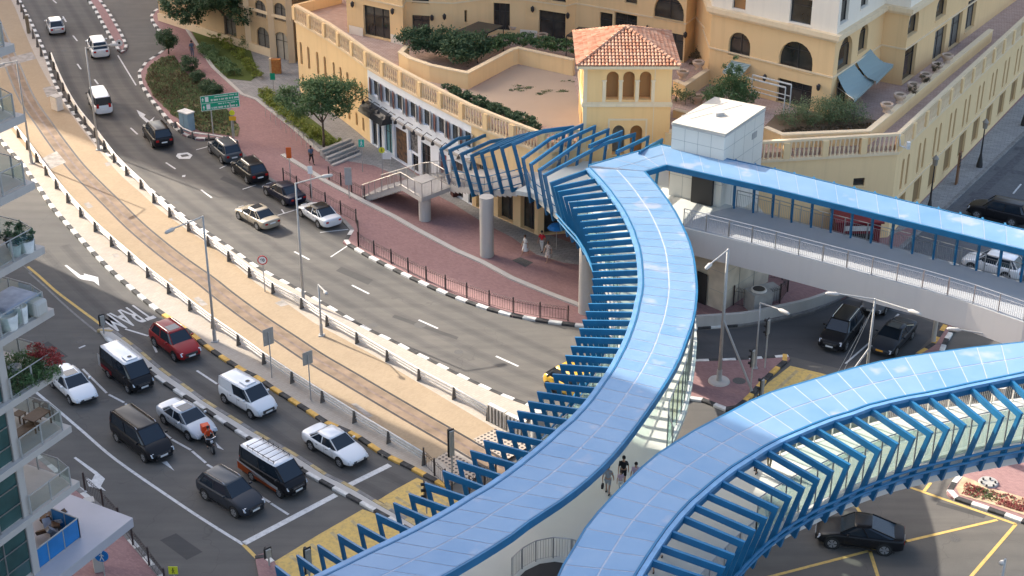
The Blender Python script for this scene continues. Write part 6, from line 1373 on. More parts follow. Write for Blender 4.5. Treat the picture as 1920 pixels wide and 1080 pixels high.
lamp("lamp post rising behind the foreground canopy with its arm pointing left", (1866, 742), (1876, 631), [(1800, 618)], r=.1)
lamp("grey pole top at the bottom edge right of the hatched junction", (1862, 1180), (1876, 1048), [(1880, 1052)], r=.1, hd=.3, name="camera_pole", cat="pole", group=None)
# ornate lanterns on the cobbled street
def ornate(label, base, top):
    c = P(*base, H); top = PY(base[0], top[1], c.y); h_ = top.z-H; t = thing("ornate_lamp", label, "street lamp", tuple(c), 0, "black ornate lamp posts by the podium wall")
    b = LMB(); b.lathe((0, 0, 0), [(.28, 0), (.28, .25), (.16, .9), (.09, 1.3), (.07, h_*.5), (.05, h_-1.0)], 10); b.build("pole", M_dark, t, smooth=True)
    b = LMB(); b.lathe((0, 0, h_-1.0), [(.05, 0), (.2, .1), (.24, .6), (.3, .65), (.1, .9), (.02, 1.0)], 8); b.build("lantern", mat("lantern_glass", (.25, .22, .18), .3), t); return t
ornate("black ornate lamp post with a white notice, nearer the canopy", (1741, 400), (1753, 290)); ornate("black ornate lamp post farther up the cobbled street", (1836, 313), (1848, 222))
ornate("black ornate lamp post cut by the right edge of the picture", (1919, 235), (1930, 150))
# ---- barriers beside the tram
def barrier(label, px, z=H, step=3.4, hgt=.85, rails=(.3, .52, .74)):
    pts = smooth_path([P(u, v, z) for u, v in px], 4); rs = resample(pts, step); t = thing("tram_barrier", label, "barrier", tuple(rs[len(rs)//2]))
    for i in range(len(rs)):
        p = rs[i]; d = (rs[min(i+1, len(rs)-1)]-rs[max(i-1, 0)]).normalized(); n = Vector((-d.y, d.x, 0))
        b = MB(); b.add([p-n*.18-d*.03, p+n*.18-d*.03, p+n*.06+Vector((0, 0, hgt))-d*.02, p-n*.08+Vector((0, 0, hgt+.1))-d*.02, p-n*.18+d*.03, p+n*.18+d*.03, p+n*.06+Vector((0, 0, hgt))+d*.02, p-n*.08+Vector((0, 0, hgt+.1))+d*.02], [(0, 1, 2, 3), (7, 6, 5, 4), (0, 4, 5, 1), (1, 5, 6, 2), (2, 6, 7, 3), (3, 7, 4, 0)]); b.build("post", M_post, t)
    for zz in rails:
        b = MB(); o_ = offset(rs, .14); b.tube([p+Vector((0, 0, zz)) for p in o_], .07, 6); b.build("rail", M_rail, t, smooth=True)
    return t
barrier("cream tube barrier with dark fin posts between the tram paving and the main road", [(95, 112), (110, 150), (127, 185), (150, 222), (182, 260), (222, 313), (262, 350), (300, 391), (350, 430), (400, 468), (437, 495), (478, 527), (522, 556), (572, 582), (614, 612), (670, 644), (727, 678), (786, 713), (855, 750), (915, 787)])
barrier("cream tube barrier between the tram paving and the queueing cars", [(-30, 175), (15, 232), (60, 290), (92, 335), (137, 390), (192, 446), (225, 474), (282, 524), (310, 545), (372, 594), (417, 627), (467, 661), (512, 695), (570, 732), (629, 770), (685, 805), (740, 838), (795, 872)])
bt = barrier("short guard rail on the kerb in front of the blue cabinet", [(330, 240), (350, 256), (385, 262), (415, 266), (446, 275)], step=1.6, hgt=.6, rails=(.5,))

boll = None
for i, (u, v) in enumerate([(34, 8), (41, 22), (46, 35), (55, 60), (63, 72), (71, 88), (78, 105)]):
    c = P(u, v, H)
    if boll is None:
        boll = thing("bollard", "dark fin bollard at the top left, first from the top edge of the picture", "bollard", tuple(c), 0, "dark bollards at the top left"); b = LMB(); b.lathe((0, 0, 0), [(.2, 0), (.16, .2), (.08, 1.0), (.02, 1.1)], 8); b.build("post", M_post, boll)
    else: copy_tree(boll, tuple(c), 0, "dark fin bollard at the top left, "+("", "second", "third", "fourth", "fifth", "sixth", "seventh")[i]+" from the top edge")
c = P(54, 62, H); t = thing("marker_post", "brown square post among the bollards at the top left", "post", tuple(c)); b = LMB(); b.box((0, 0, 0), .3, .3, 1.9); b.box((0, 0, 1.9), .38, .38, .1); b.build("post", mat("post_brown", (.2, .16, .11), .7), t)
# white cabinet, blue cabinet, jersey barriers
c = P(108, 205, H); t = thing("cabinet", "small cream equipment cabinet on the paving beside the barrier", "cabinet", tuple(c), math.radians(-40)); b = LMB(); b.box((0, 0, 0), 1.0, .7, 1.35); b.build("body", M_rail, t, bevel=.03); b = LMB(); b.box((0, 0, 1.35), 1.08, .78, .06); b.build("lid", M_conc, t)
c = P(352, 243, H); t = thing("cabinet", "pale blue double-door cabinet with a white lid on the kerb by the dry grass", "cabinet", tuple(c), math.radians(-38)); b = LMB(); b.box((0, 0, 0), 1.25, .8, 1.75); b.build("body", mat("cabinet_blue", (.22, .33, .4), .6, .08, 2), t, bevel=.02); b = LMB(); b.box((0, 0, 1.75), 1.4, .95, .1); b.build("lid", M_kw, t)
b = LMB(); b.box((0, -.405, .1), .02, .01, 1.6); b.build("door_gap", M_dark, t)
for k, (u0, v0, u1, v1) in enumerate(((917, 787, 948, 803), (950, 805, 985, 822))):
    a, c = P(u0, v0, H), P(u1, v1, H); t = thing("ribbed_barrier", ("cream ribbed barrier panel at the end of the tube barrier, beside the canopy ribs", "cream ribbed barrier panel half covered by the canopy ribs")[k], "barrier", tuple(a)); d = (c-a); L = d.length; d.normalize(); n = Vector((-d.y, d.x, 0))
    b = MB(); b.obox(a-n*.15, d*L, n*.3, (0, 0, 1.25)); b.build("panel", M_rail, t)
    b = MB(); k_ = int(L/.28)
    for i in range(k_): b.obox(a-n*.17+d*(i+.3)*L/k_+Vector((0, 0, .05)), d*.1, -n*.05, (0, 0, 1.15))
    b.build("ribs", M_post, t)
# ---- iron fences
def fence(label, px, z=H, step=2.2, hgt=1.15, group=None):
    pts = smooth_path([P(u, v, z) for u, v in px], 2) if len(px) > 2 else [P(u, v, z) for u, v in px]; rs = resample(pts, step); t = thing("iron_fence", label, "fence", tuple(rs[len(rs)//2]), 0, group)
    for p in rs: b = MB(); b.bar(p, p+Vector((0, 0, hgt+.12)), .1, .1); b.build("post", M_fence, t)
    for a, c in zip(rs, rs[1:]):
        b = MB(); d = (c-a); L = d.length; d.normalize(); n_ = max(3, round(L/.22)); up = Vector((0, 0, 1))
        b.tube([a+up*.12, c+up*.12], .018, 4); b.tube([a+up*(hgt*.78), c+up*(hgt*.78)], .018, 4)
        for k in range(n_):
            x0 = L*(k+.5)/n_; p = a+d*x0; b.tube([p+up*.12, p+up*hgt*.78], .012, 3, cap=False)
            if k < n_-1: w_ = L/n_; q = [p+up*hgt*.78+d*(w_*(1-math.cos(math.pi*i/4)))*1.0+up*(.22*hgt*math.sin(math.pi*i/4)) for i in range(5)]; b.tube(q, .012, 3, cap=False)
        b.build("bow_panel", M_fence, t)
    return t
fence("brown bow-top fence along the kerb of the lower promenade", [(672, 462), (701, 478), (732, 493), (764, 510), (797, 526), (832, 542), (872, 557), (915, 572), (962, 586), (1011, 595), (1065, 602)])
fence("brown bow-top fence behind the parked cars", [(532, 340), (552, 352), (572, 364), (595, 378), (620, 391), (646, 406), (668, 418), (672, 440), (672, 462)])
fence("short brown bow-top fence beside the foot of the stairs", [(617, 337), (645, 352), (668, 368), (684, 374)], z=H)
fence("dark bow-top fence on the pavement at the bottom left below the canopy slab", [(160, 919), (188, 945), (215, 972), (240, 1008), (260, 1036), (290, 1072), (310, 1100)])
fence("short dark fence at the tram crossing beside the signals", [(795, 872), (815, 892), (835, 912), (848, 935)], step=1.6)
fence("dark spiked fence around the plant below the branch bridge", [(1375, 572), (1402, 583), (1448, 575), (1475, 556), (1470, 525), (1415, 520)], step=2.0, hgt=1.5)
fence("dark fence across the tram crossing, seen between canopy ribs", [(880, 925), (905, 912), (930, 890)], step=1.5)
# ---- air handling plant
c = P(1420, 578, H); t = thing("cooling_unit", "grey cooling unit with a round fan behind the spiked fence", "air conditioner", tuple(c), math.radians(25)); b = LMB(); b.box((0, 0, 0), 1.6, 1.4, 1.5); b.build("body", M_pole, t, bevel=.03); b = LMB(); b.cyl((0, 0, 1.5), .6, .55, .12, 18); b.build("fan_ring", M_rail, t); b = LMB(); b.cyl((0, 0, 1.621), .45, .45, .01, 18); b.build("fan", M_dark, t)
b = LMB(); b.box((1.6, .9, 0), 1.2, 1.0, 1.1); b.build("side_box", M_pole, t, bevel=.03)
# ---- signals
M_sig = mat("signal_back", (.32, .31, .28), .5, .1, 3)
def signal(label, base, box_top, wpx, z0=H, h_=1.1, facing=90, lights=3):
    c = P(*base, z0); zt = PY(base[0], box_top, c.y).z; t = thing("traffic_signal", label, "traffic light", tuple(c), math.radians(facing)); zt -= z0
    b = LMB(); b.tube([(0, 0, 0), (0, 0, zt-.1)], .055, 8); b.build("pole", M_pole, t)
    b = LMB(); b.box((.07, 0, zt-h_), .05, .5, h_); b.build("backplate", M_trimb, t, bevel=.02); b = LMB(); b.box((-.02, 0, zt-h_+.08), .13, .32, h_-.16); b.build("housing", M_sig, t, bevel=.02)
    for k in range(lights): b = LMB(); z = zt-h_+.2+k*(h_-.35)/max(1, lights-1); b.tube([(.1, 0, z), (.3, 0, z)], .1, 10); b.build("visor", M_trimb, t)
    return t
signal("signal seen from behind at the tram crossing beside the short fence", (848, 898), 806, 14, h_=1.9, facing=130)
signal("signal at the yellow crossing near the end of the kerb, half behind a rib", (800, 962), 903, 12, h_=1.2, facing=200)
signal("signal at the bottom, standing in the yellow crossing between ribs", (583, 1118), 1028, 14, h_=1.7, facing=130)
signal("signal with dark backplate left of the slim lamp post on the triangular island", (1407, 735), 655, 14, h_=1.3, facing=150)
signal("signal with dark backplate nearest the foreground canopy", (1424, 790), 710, 14, h_=1.6, facing=150)
signal("signal on a brown pole at the tip of the triangular island", (1434, 690), 598, 14, h_=1.25, facing=150)
signal("small signal on the concrete nose in front of the black minibus", (195, 625), 590, 9, h_=.9, facing=130)
signal("small signal on the brick nose beside the stop line", (505, 1060), 1028, 9, h_=.7, facing=130)
# ---- signs
def sign(label, base, centre, kind, w=.7, h_=.7, m=None, face=-90, z0=H, cat="sign", r=.04, name="sign"):
    c = P(*base, z0); q = PY(centre[0], centre[1], c.y); t = thing(name, label, cat, tuple(c), math.radians(face)); zc_ = q.z-z0
    b = LMB(); b.tube([(0, 0, 0), (0, 0, zc_+h_*.3)], r, 7); b.build("pole", M_pole, t)
    b = LMB()
    if kind == 'disc': b.tube([(.05, 0, zc_), (.08, 0, zc_)], w/2, 24)
    else: b.obox((.05, -w/2, zc_-h_/2), (.03, 0, 0), (0, w, 0), (0, 0, h_))
    pl = b.build("plate", m, t); return t, zc_
def text(s, size, m, parent, loc, name="lettering", bold=.0, rot=(math.pi/2, 0, math.pi/2), sx=1):
    cu = bpy.data.curves.new(name, 'FONT'); cu.body = s; cu.size = size; cu.align_x = 'CENTER'; cu.align_y = 'CENTER'; cu.extrude = .003; cu.offset = bold
    tmp = bpy.data.objects.new(name, cu); C.objects.link(tmp); dg = bpy.context.evaluated_depsgraph_get(); me = bpy.data.meshes.new_from_object(tmp.evaluated_get(dg)); bpy.data.objects.remove(tmp)
    o = bpy.data.objects.new(name, me); me.materials.clear(); me.materials.append(m); C.objects.link(o); o.parent = parent; o.location = loc; o.rotation_euler = rot; o.scale = (sx, 1, 1); return o
M_sred = mat("sign_red", (.5, .03, .03), .5); M_swh = mat("sign_white", (.7, .7, .68), .5); M_sgr = mat("sign_green", (.0, .30, .17), .45); M_sye = mat("sign_yellow", (.62, .6, .03), .5); M_sor = mat("sign_orange", (.62, .11, .02), .5); M_sbl = mat("sign_blue", (.01, .17, .48), .4); M_sam = mat("sign_amber", (.7, .36, .02), .5)
def figure(t, z, k, m):
    b = LMB(); X_ = .094
    b.tube([(X_-.004, 0, z+.30*k), (X_, 0, z+.30*k)], .07*k, 10)
    for a_, c_, w_ in (((0, .2), (0, -.05), .10), ((0, .14), (.16, -.0), .05), ((0, .14), (-.16, .02), .05), ((0, -.05), (.13, -.36), .06), ((0, -.05), (-.13, -.36), .06)):
        b.bar((X_, a_[0]*k, z+a_[1]*k), (X_, c_[0]*k, z+c_[1]*k), w_*k, .006, (1, 0, 0))
    b.build("figure_symbol", m, t)
t, z = sign("round white speed sign with a red ring reading 60, by the right-hand barrier", (497, 547), (494, 487), 'disc', .75, .75, M_sred)
b = LMB(); b.tube([(.082, 0, z), (.088, 0, z)], .29, 24); b.build("face", M_swh, t); text("60", .34, M_trimb, t, (.094, 0, z), bold=.012)
t, z = sign("red and white round sign on a post at the tip of the brick island", (226, 98), (224, 80), 'disc', .7, .7, M_swh); b = LMB(); b.tube([(.082, 0, z), (.09, 0, z)], .13, 16); b.build("symbol", M_trimb, t)
t, z = sign("blue round pedestrian sign at the bottom left beside the canopy slab", (203, 1125), (199, 1041), 'disc', .75, .75, M_sbl); figure(t, z, .8, M_swh)
t, z = sign("yellow square sign at the bottom left beside the fence", (331, 1118), (325, 1068), 'box', .5, .5, M_sye); figure(t, z, .5, M_trimb)
sign("grey sign seen from behind, the left of two on the pavement strip", (510, 708), (502, 632), 'box', .8, 1.25, M_sig, face=130)[0]['group'] = "grey signs seen from behind"
sign("grey sign seen from behind, the right of two on the pavement strip", (583, 750), (577, 672), 'box', .75, .95, M_sig, face=130)[0]['group'] = "grey signs seen from behind"
t, z = sign("orange sign on a thin post by the top end of the parking fence", (545, 338), (543, 286), 'box', .45, 1.0, M_sor)
t, z = sign("small white notice on a post behind the navy car", (585, 376), (580, 318), 'box', .4, .7, M_swh)
t, z = sign("yellow round sign with black symbols beside the white shops", (718, 335), (713, 281), 'disc', .55, .55, M_sye); figure(t, z, .5, M_trimb)
t, z = sign("small green sign with a white figure in front of the shop doors", (680, 322), (678, 268), 'box', .5, .7, mat("sign_teal", (.02, .4, .3), .5)); figure(t, z, .7, M_swh)
t, z = sign("dark slatted notice board by the short fence", (655, 372), (643, 330), 'box', .6, 1.6, M_pole)
t, z = sign("small green sign by the pale double door", (513, 168), (512, 143), 'box', .5, .7, M_sgr)
c = P(519, 137, H); t = thing("banner_box", "orange illustrated banner box in front of the pale double door", "banner", tuple(c)); b = LMB(); b.box((0, 0, 0), .95, .5, 1.5); b.build("box", mat("banner_orange", (.45, .12, .03), .6, col2=(.55, .25, .06), scale=4), t); b = LMB(); b.box((-.6, 0, 0), .2, .5, 1.6); b.build("side", M_trim, t)
c = P(725, 312, H); t = thing("notice_board", "white board on legs beside the yellow round sign", "board", tuple(c)); b = LMB(); b.box((0, 0, .7), .85, .05, .6); b.build("board", M_swh, t); b = LMB(); b.box((-.35, 0, 0), .05, .05, .7); b.box((.35, 0, 0), .05, .05, .7); b.build("legs", M_pole, t)
# (figure symbols)
# green direction sign facing the viewer
a, c = P(400, 252, H), P(437, 262, H); zc_ = None; yy = (a.y+c.y)/2
tl, tr, bl, br = PY(375, 181, yy+.35), PY(447, 173, yy-.35), PY(378, 209, yy+.35), PY(450, 200, yy-.35)
t = thing("direction_sign", "wide green direction sign with white arrows and lettering over the dry flower bed", "sign", tuple(a)); b = MB(); up = Vector((0, -.06, .02)); b.add([bl, br, tr, tl, bl-up, br-up, tr-up, tl-up], [(0, 1, 2, 3), (7, 6, 5, 4), (0, 4, 5, 1), (1, 5, 6, 2), (2, 6, 7, 3), (3, 7, 4, 0)]); b.build("panel", M_sgr, t)
ux = (br-bl).normalized(); uz = (tl-bl).normalized(); Wd, Hd = (br-bl).length, (tl-bl).length; nn_ = ux.cross(uz).normalized()*.01
b = MB()
for x, y, w_, h_ in ((.0, .0, 1, .03), (0, .97, 1, .03), (0, 0, .012, 1), (.988, 0, .012, 1), (.01, .48, .98, .025), (.12, .58, .09, .34), (.14, .08, .1, .34)): p = bl+ux*Wd*x+uz*Hd*y+nn_; b.quad(p, p+ux*Wd*w_, p+ux*Wd*w_+uz*Hd*h_, p+uz*Hd*h_)
for cx_, cy_ in ((.06, .74), (.07, .22)): p = bl+ux*Wd*cx_+uz*Hd*cy_+nn_; b.add([p-ux*.12, p+ux*.12, p+uz*.22], [(0, 1, 2)]); b.quad(p-ux*.04-uz*.18, p+ux*.04-uz*.18, p+ux*.04, p-ux*.04)
b.build("border_and_arrows", M_swh, t)
rg = random.Random(4); b = MB()
for x0, x1, y, hh in ((.36, .95, .86, .05), (.27, .97, .66, .10), (.45, .92, .37, .05), (.27, .97, .14, .10)):
    x = x0
    while x < x1:
        w_ = rg.uniform(.010, .022); h_ = hh*rg.uniform(.75, 1.15); p = bl+ux*Wd*x+uz*Hd*(y-h_*.6)+nn_
        b.quad(p, p+ux*Wd*w_, p+ux*Wd*w_+uz*Hd*h_*1.2, p+uz*Hd*h_*1.2); x += w_+(.006 if rg.random() > .16 else .03)
b.build("lettering", M_swh, t)
b = MB(); 
for q, pp in ((a, bl.lerp(br, .3)), (c, bl.lerp(br, .82))): b.tube([q, Vector((q.x, q.y, pp.z+.6))], .06, 7)
b.build("posts", M_pole, t)
t, z = sign("small stack of yellow and amber signs on a post below the green sign", (440, 266), (435, 211), 'disc', .5, .5, M_sye); b = LMB(); b.obox((.05, -.32, z-.75), (.03, 0, 0), (0, .64, 0), (0, 0, .4)); b.build("plate", M_sam, t)
# cycle racks, steps and small items along the promenade
rk = None
for k in range(9):
    u, v = 505+k*9.6, 218+k*7.6; c = P(u, v, H)
    if rk is None:
        rk = thing("cycle_rack", "thin hoop cycle rack at the upper end of the row along the hedge", "cycle rack", tuple(c), math.radians(20), "row of hoop cycle racks along the hedge"); b = LMB(); b.tube([(-.35, 0, 0), (-.35, 0, .75), (-.2, 0, .9), (.2, 0, .9), (.35, 0, .75), (.35, 0, 0)], .025, 5); b.build("hoop", M_pole, rk)
    else: copy_tree(rk, tuple(c), math.radians(20), "thin hoop cycle rack along the hedge, "+("", "second", "third", "fourth", "fifth", "sixth", "seventh", "eighth", "ninth and lowest")[k]+" from the upper end")
t = thing("steps", "low grey stone steps between the tree and the stair landing", "steps", tuple(P(640, 300, H)))
a, c, e = P(612, 312, H), P(670, 290, H), P(628, 318, H)
for k in range(5):
    o_ = P(600+k*5, 292+k*4.6, H); d = P(655+k*5, 270+k*4.6, H)-o_; b = MB(); n = Vector((d.y, -d.x, 0)).normalized()*.32; b.obox(Vector((o_.x, o_.y, 0)), d, n*1.02, (0, 0, .16+.12*(5-k))); b.build("step", M_stone if k % 2 else M_conc, t)
c = P(855, 366, H); t = thing("planter_box", "long dark red planter box with slats by the foot of the ribs", "planter", tuple(c), math.radians(22)); b = LMB(); b.box((0.9, 0, 0), 2.6, .7, .7); b.build("box", mat("planter_red", (.09, .025, .02), .6), t, bevel=.02); b = LMB(); [b.box((-.2+.24*k, .32, .7), .08, .05, .4) for k in range(10)]; b.build("slats", M_dispr, t)
c = P(1043, 468, H); t = thing("parasol", "small bright blue parasol by the shops behind the walking people", "parasol", tuple(c)); b = LMB(); b.tube([(0, 0, 0), (0, 0, 2.2)], .03, 6); b.build("pole", M_pole, t); b = LMB(); b.lathe((0, 0, 1.9), [(.75, 0), (.5, .25), (.02, .42)], 10); b.build("canopy", M_sbl, t)
c = P(1793, 345, H); t = thing("totem_sign", "tall brown slatted totem sign on the cobbled pavement", "sign", tuple(c), math.radians(60)); b = LMB(); b.box((0, 0, 0), .5, .15, 3.0); b.build("panel", mat("totem_brown", (.2, .1, .05), .6), t); b = LMB(); [b.box((.0, -.09, 1.6+.3*k), .36, .04, .16) for k in range(4)]; b.build("slats", M_dark, t)
c = P(1850, 895, H+.0); t = thing("bridge_footing", "round bolted grey footing of the bridge column by the flower bed", "footing", tuple(P(1853, 905, H))); MB().cyl(tuple(P(1853, 905, H)), .6, .55, .1, 20).build("disc", M_pole, t)
b = MB(); [b.box(tuple(P(1853, 905, H+.12)+Vector((.42*math.cos(k*1.05), .42*math.sin(k*1.05), 0))), .1, .1, .1) for k in range(6)]; b.build("bolts", M_dark, t)
# terrace pots, lanterns, canopies
pot = None
for u, v, z, lab in ((1280, 148, 9.3, "terracotta pot on the pier nearest the tiled tower"), (1309, 130, 9.3, "terracotta pot on the middle pier right of the tiled tower"), (1335, 114, 9.3, "terracotta pot on the far pier right of the tiled tower"), (1310, 195, ZT, "terracotta pot just left of the bushy tree"), (964, 62, ZT+.2, "pale pot at the left end of the black shade on the terrace"), (1017, 78, ZT+.2, "pale pot in front of the patio window behind the planter"),
                  (1662, 210, 9.2, "stone bowl pot at the near end of the low path wall"), (1686, 192, 9.2, "second stone bowl pot up the low path wall"), (1711, 172, 9.2, "third stone bowl pot up the low path wall"), (1734, 153, 9.2, "fourth stone bowl pot up the low path wall"), (1756, 134, 9.2, "fifth stone bowl pot up the low path wall"), (1775, 117, 9.2, "farthest stone bowl pot on the low path wall"), (930, 83, ZT+.2, "pale pot under the edge of the black shade")):
    c = P(u, v, z)
    if pot is None:
        pot = thing("terrace_pot", lab, "pot", tuple(c), 0, "bowl pots on the podium terrace"); b = LMB(); b.lathe((0, 0, 0), [(.3, 0), (.32, .12), (.22, .18), (.48, .45), (.55, .72), (.5, .76), (.42, .70), (.0, .66)], 14); b.build("bowl", mat("pot_clay", (.5, .36, .26), .8, .15, 3), pot, smooth=True); b = LMB(); b.cyl((0, 0, .66), .4, .4, .03, 12); b.build("soil", M_mulch, pot)
    else: copy_tree(pot, tuple(c), 0, lab)
def wall_lantern(i, A, B_, u, v, lab):
    d = Vector((B_.x-A.x, B_.y-A.y, 0)).normalized(); x, z = ray_plane(u, v, A, d); n = Vector((d.y, -d.x, 0)); p = Vector((A.x, A.y, 0))+d*x+Vector((0, 0, z))
    t = thing("wall_lantern", lab, "lantern", tuple(p), 0, "black wall lanterns on the apartment blocks"); b = MB(); b.tube([p, p+n*.25+Vector((0, 0, .2))], .03, 5); b.build("bracket", M_dark, t); b = MB(); b.lathe(tuple(p+n*.28+Vector((0, 0, -.4))), [(.04, 0), (.16, .15), (.18, .45), (.04, .6)], 8); b.build("lantern", M_dark, t)
for i, A, B_, u, v, lab in ((0, Up[1], Up[2], 664, 5, "black wall lantern left of the widest patio window"), (0, Up[1], Up[2], 739, 18, "black wall lantern right of the widest patio window"), (0, Up[3], Up[4], 811, 30, "black wall lantern right of the second patio window"), (0, Up[4], Up[5], 831, 28, "black wall lantern at the left of the slit window"), (0, Up[6], Up[7], 1001, 14, "black wall lantern left of the window behind the planter pot"), (0, Up[6], Up[7], 1067, 26, "black wall lantern right of the window behind the planter pot"), (0, Up[9], Up[10], 1216, 50, "black wall lantern left of the window beside the tiled roof"), (0, Up[9], Up[10], 1288, 62, "black wall lantern right of the window beside the tiled roof"), (0, QA, QB, 1538, 160, "black wall lantern near the corner under the arcade"), (0, QA, QB, 1437, 142, "black wall lantern left of the arcade patio door")):
    wall_lantern(i, A, B_, u, v, lab)
for pxs, lab in ((([(845, 62), (897, 40), (944, 48), (895, 70)]), "black flat fabric shade over the terrace beside the big planter"), (([(1062, 66), (1085, 50), (1150, 58), (1130, 76)]), "black flat fabric shade just behind the tiled tower roof")):
    z = 10.4; c = P(*pxs[0], z); t = thing("shade_canopy", lab, "canopy", (c.x, c.y, ZT)); q = PP(pxs, z); b = MB(); b.add(q+[p-Vector((0, 0, .12)) for p in q], [(0, 1, 2, 3), (7, 6, 5, 4), (0, 4, 5, 1), (1, 5, 6, 2), (2, 6, 7, 3), (3, 7, 4, 0)]); 
    b.f = [tuple(reversed(f)) for f in b.f]; b.build("fabric", M_awn, t); b = MB(); [b.tube([(p.x, p.y, ZT), (p.x, p.y, z-.12)], .05, 6) for p in q]; b.build("posts", M_dark, t)
a = [ray_plane(u, v, QA, dq) for u, v in ((1427, 163), (1500, 172))]; t = thing("pergola", "light metal frame of bars in front of the arcade patio door", "pergola", tuple(P(1450, 215, ZT))); b = MB()
for k in range(2): q0, q1 = QA+dq*a[0][0]+nq*(1.5+k*.9)+Vector((0, 0, 10.4)), QA+dq*a[1][0]+nq*(1.5+k*.9)+Vector((0, 0, 10.4)); b.bar(q0, q1, .12, .1); b.bar(Vector((q0.x, q0.y, ZT)), q0, .08, .08); b.bar(Vector((q1.x, q1.y, ZT)), q1, .08, .08); b.bar(q0-Vector((0, 0, 1.0)), q1-Vector((0, 0, 1.0)), .06, .06)
b.build("frame", M_kw, t)
# cctv bracket on the balustrade corner
c = P(1687, 252, 9.0); t = thing("camera_bracket", "white camera on a bent bracket at the corner of the balustrade", "camera", tuple(c)); b = MB(); b.tube([c, c+Vector((.1, -.1, -.9)), c+Vector((.6, -.5, -.95))], .07, 6); b.build("bracket", M_kw, t); b = MB(); b.box(tuple(c+Vector((.62, -.55, -1.0))), .3, .3, .6); b.build("camera", M_kw, t, bevel=.04)
# ---- balcony contents
def on_balcony(x, y, z): p = cn0+e1*x+e2*y; return Vector((p.x, p.y, z+.01))
def bpx(u, v, z): q = P(u, v, z); r_ = Vector((q.x, q.y, 0))-cn0; return (r_.dot(e1), r_.dot(e2))
rzb = math.atan2(e1.y, e1.x); M_wood = mat("outdoor_wood", (.12, .065, .035), .6, .2, 6)
def table(lab, x, y, z, w_, d_, h_, nm="table"):
    t = thing(nm, lab, nm, tuple(on_balcony(x, y, z)), rzb); b = LMB(); b.box((0, 0, h_-.05), w_, d_, .05); b.build("top" if nm == "table" else "seat", M_wood, t)
    for sx_ in (1, -1):
        for sy_ in (1, -1): b = LMB(); b.box((sx_*(w_/2-.05), sy_*(d_/2-.05), 0), .06, .06, h_-.05); b.build("leg", M_wood, t)
table("brown wooden balcony table above the bench, second balcony from the bottom", *bpx(72, 800, 12.3), 12.3, 1.2, .8, .72); table("brown wooden bench on the second balcony from the bottom", *bpx(48, 818, 12.3), 12.3, 1.5, .6, .45, "bench"); table("small brown chair by the wall of the second balcony from the bottom", *bpx(38, 790, 12.3), 12.3, .5, .5, .48, "chair")
def covered(lab, x, y, z, w_, d_, h_, m): t = thing("covered_furniture", lab, "covered furniture", tuple(on_balcony(x, y, z)), rzb); b = LMB(); b.box((0, 0, 0), w_, d_, h_); b.build("cover", m, t, bevel=.15)
M_cov = mat("dust_sheet", (.3, .33, .4), .7, .15, 3)
covered("large pale blue-grey dust sheet over furniture on the middle balcony", *bpx(22, 590, 18.9), 18.9, 2.2, 1.8, .9, M_cov); covered("grey sheeted bundle at the railing corner of the middle balcony", *bpx(72, 590, 18.9), 18.9, .8, .7, .8, M_conc)
def tub(lab, x, y, z, r_, h_, m, leaf=None, lr=.4):
    p = on_balcony(x, y, z); t = thing("plant_pot", lab, "plant pot", tuple(p)); b = MB(); b.lathe(tuple(p), [(r_*.8, 0), (r_, h_), (r_*.9, h_), (r_*.85, h_-.06), (0, h_-.06)], 12); b.build("pot", m, t, smooth=True)
    if leaf: b = MB(); leaves(b, [(p+Vector((0, 0, h_+lr*.6)), (lr, lr, lr*.9))], 260, .08); b.build("foliage", leaf, t)
def leaves(b, blobs, n, size, hollow=.55, flat=.35):
    tot = sum(r[0]*r[1] for _, r in blobs)
    for c, r in blobs:
        k = int(n*r[0]*r[1]/tot)
        cl = [Vector((random.gauss(0, 1), random.gauss(0, 1), random.gauss(0, 1))).normalized()*random.uniform(.55, 1) for _ in range(max(4, k//45))]
        for _ in range(k):
            q = random.choice(cl); d = q+Vector((random.gauss(0, .17), random.gauss(0, .17), random.gauss(0, .17)))
            p = Vector((c[0]+d.x*r[0], c[1]+d.y*r[1], c[2]+d.z*r[2])); s = size*random.uniform(.6, 1.4)
            a_ = Vector((random.gauss(0, 1), random.gauss(0, 1), random.gauss(0, flat*2))).normalized(); n2 = Vector((random.gauss(0, .5), random.gauss(0, .5), 1)).normalized(); c_2 = a_.cross(n2).normalized()
            b.add([p-a_*s, p-c_2*s*.5, p+a_*s, p+c_2*s*.5], [(0, 1, 2, 3)])
L_dark = leaf_mat("leaf_dark", (.04, .085, .04), (.13, .2, .1)); L_mid = leaf_mat("leaf_mid", (.075, .14, .05), (.2, .3, .13)); L_yel = leaf_mat("leaf_yellow", (.17, .22, .03), (.32, .36, .08)); L_olive = leaf_mat("leaf_olive", (.11, .16, .07), (.26, .31, .15)); L_red = leaf_mat("leaf_red", (.25, .02, .02), (.45, .08, .07)); L_flow = leaf_mat("flower_pink", (.32, .06, .07), (.6, .26, .22)); L_dry = leaf_mat("leaf_dry", (.1, .075, .04), (.2, .15, .09))
tub("white tub with leafy plant at the corner of the third balcony from the top", *bpx(52, 472, 22.2), 22.2, .38, .6, M_kw, L_dark, .45); tub("white tub with a tall plant left of the corner tub, third balcony from the top", *bpx(30, 478, 22.2), 22.2, .32, .55, M_kw, L_dark, .5); tub("round shrub in a dark tub on the third balcony from the top", *bpx(24, 462, 22.2), 22.2, .35, .5, M_trimb, L_dark, .6)
tub("tall white cylinder pot on the middle balcony", *bpx(42, 604, 18.9), 18.9, .35, .85, M_kw); tub("large white pot at the left of the middle balcony", *bpx(18, 616, 18.9), 18.9, .5, .75, M_kw); tub("white ceramic pot among the greenery on the planted balcony", *bpx(30, 704, 15.6), 15.6, .35, .5, M_kw)
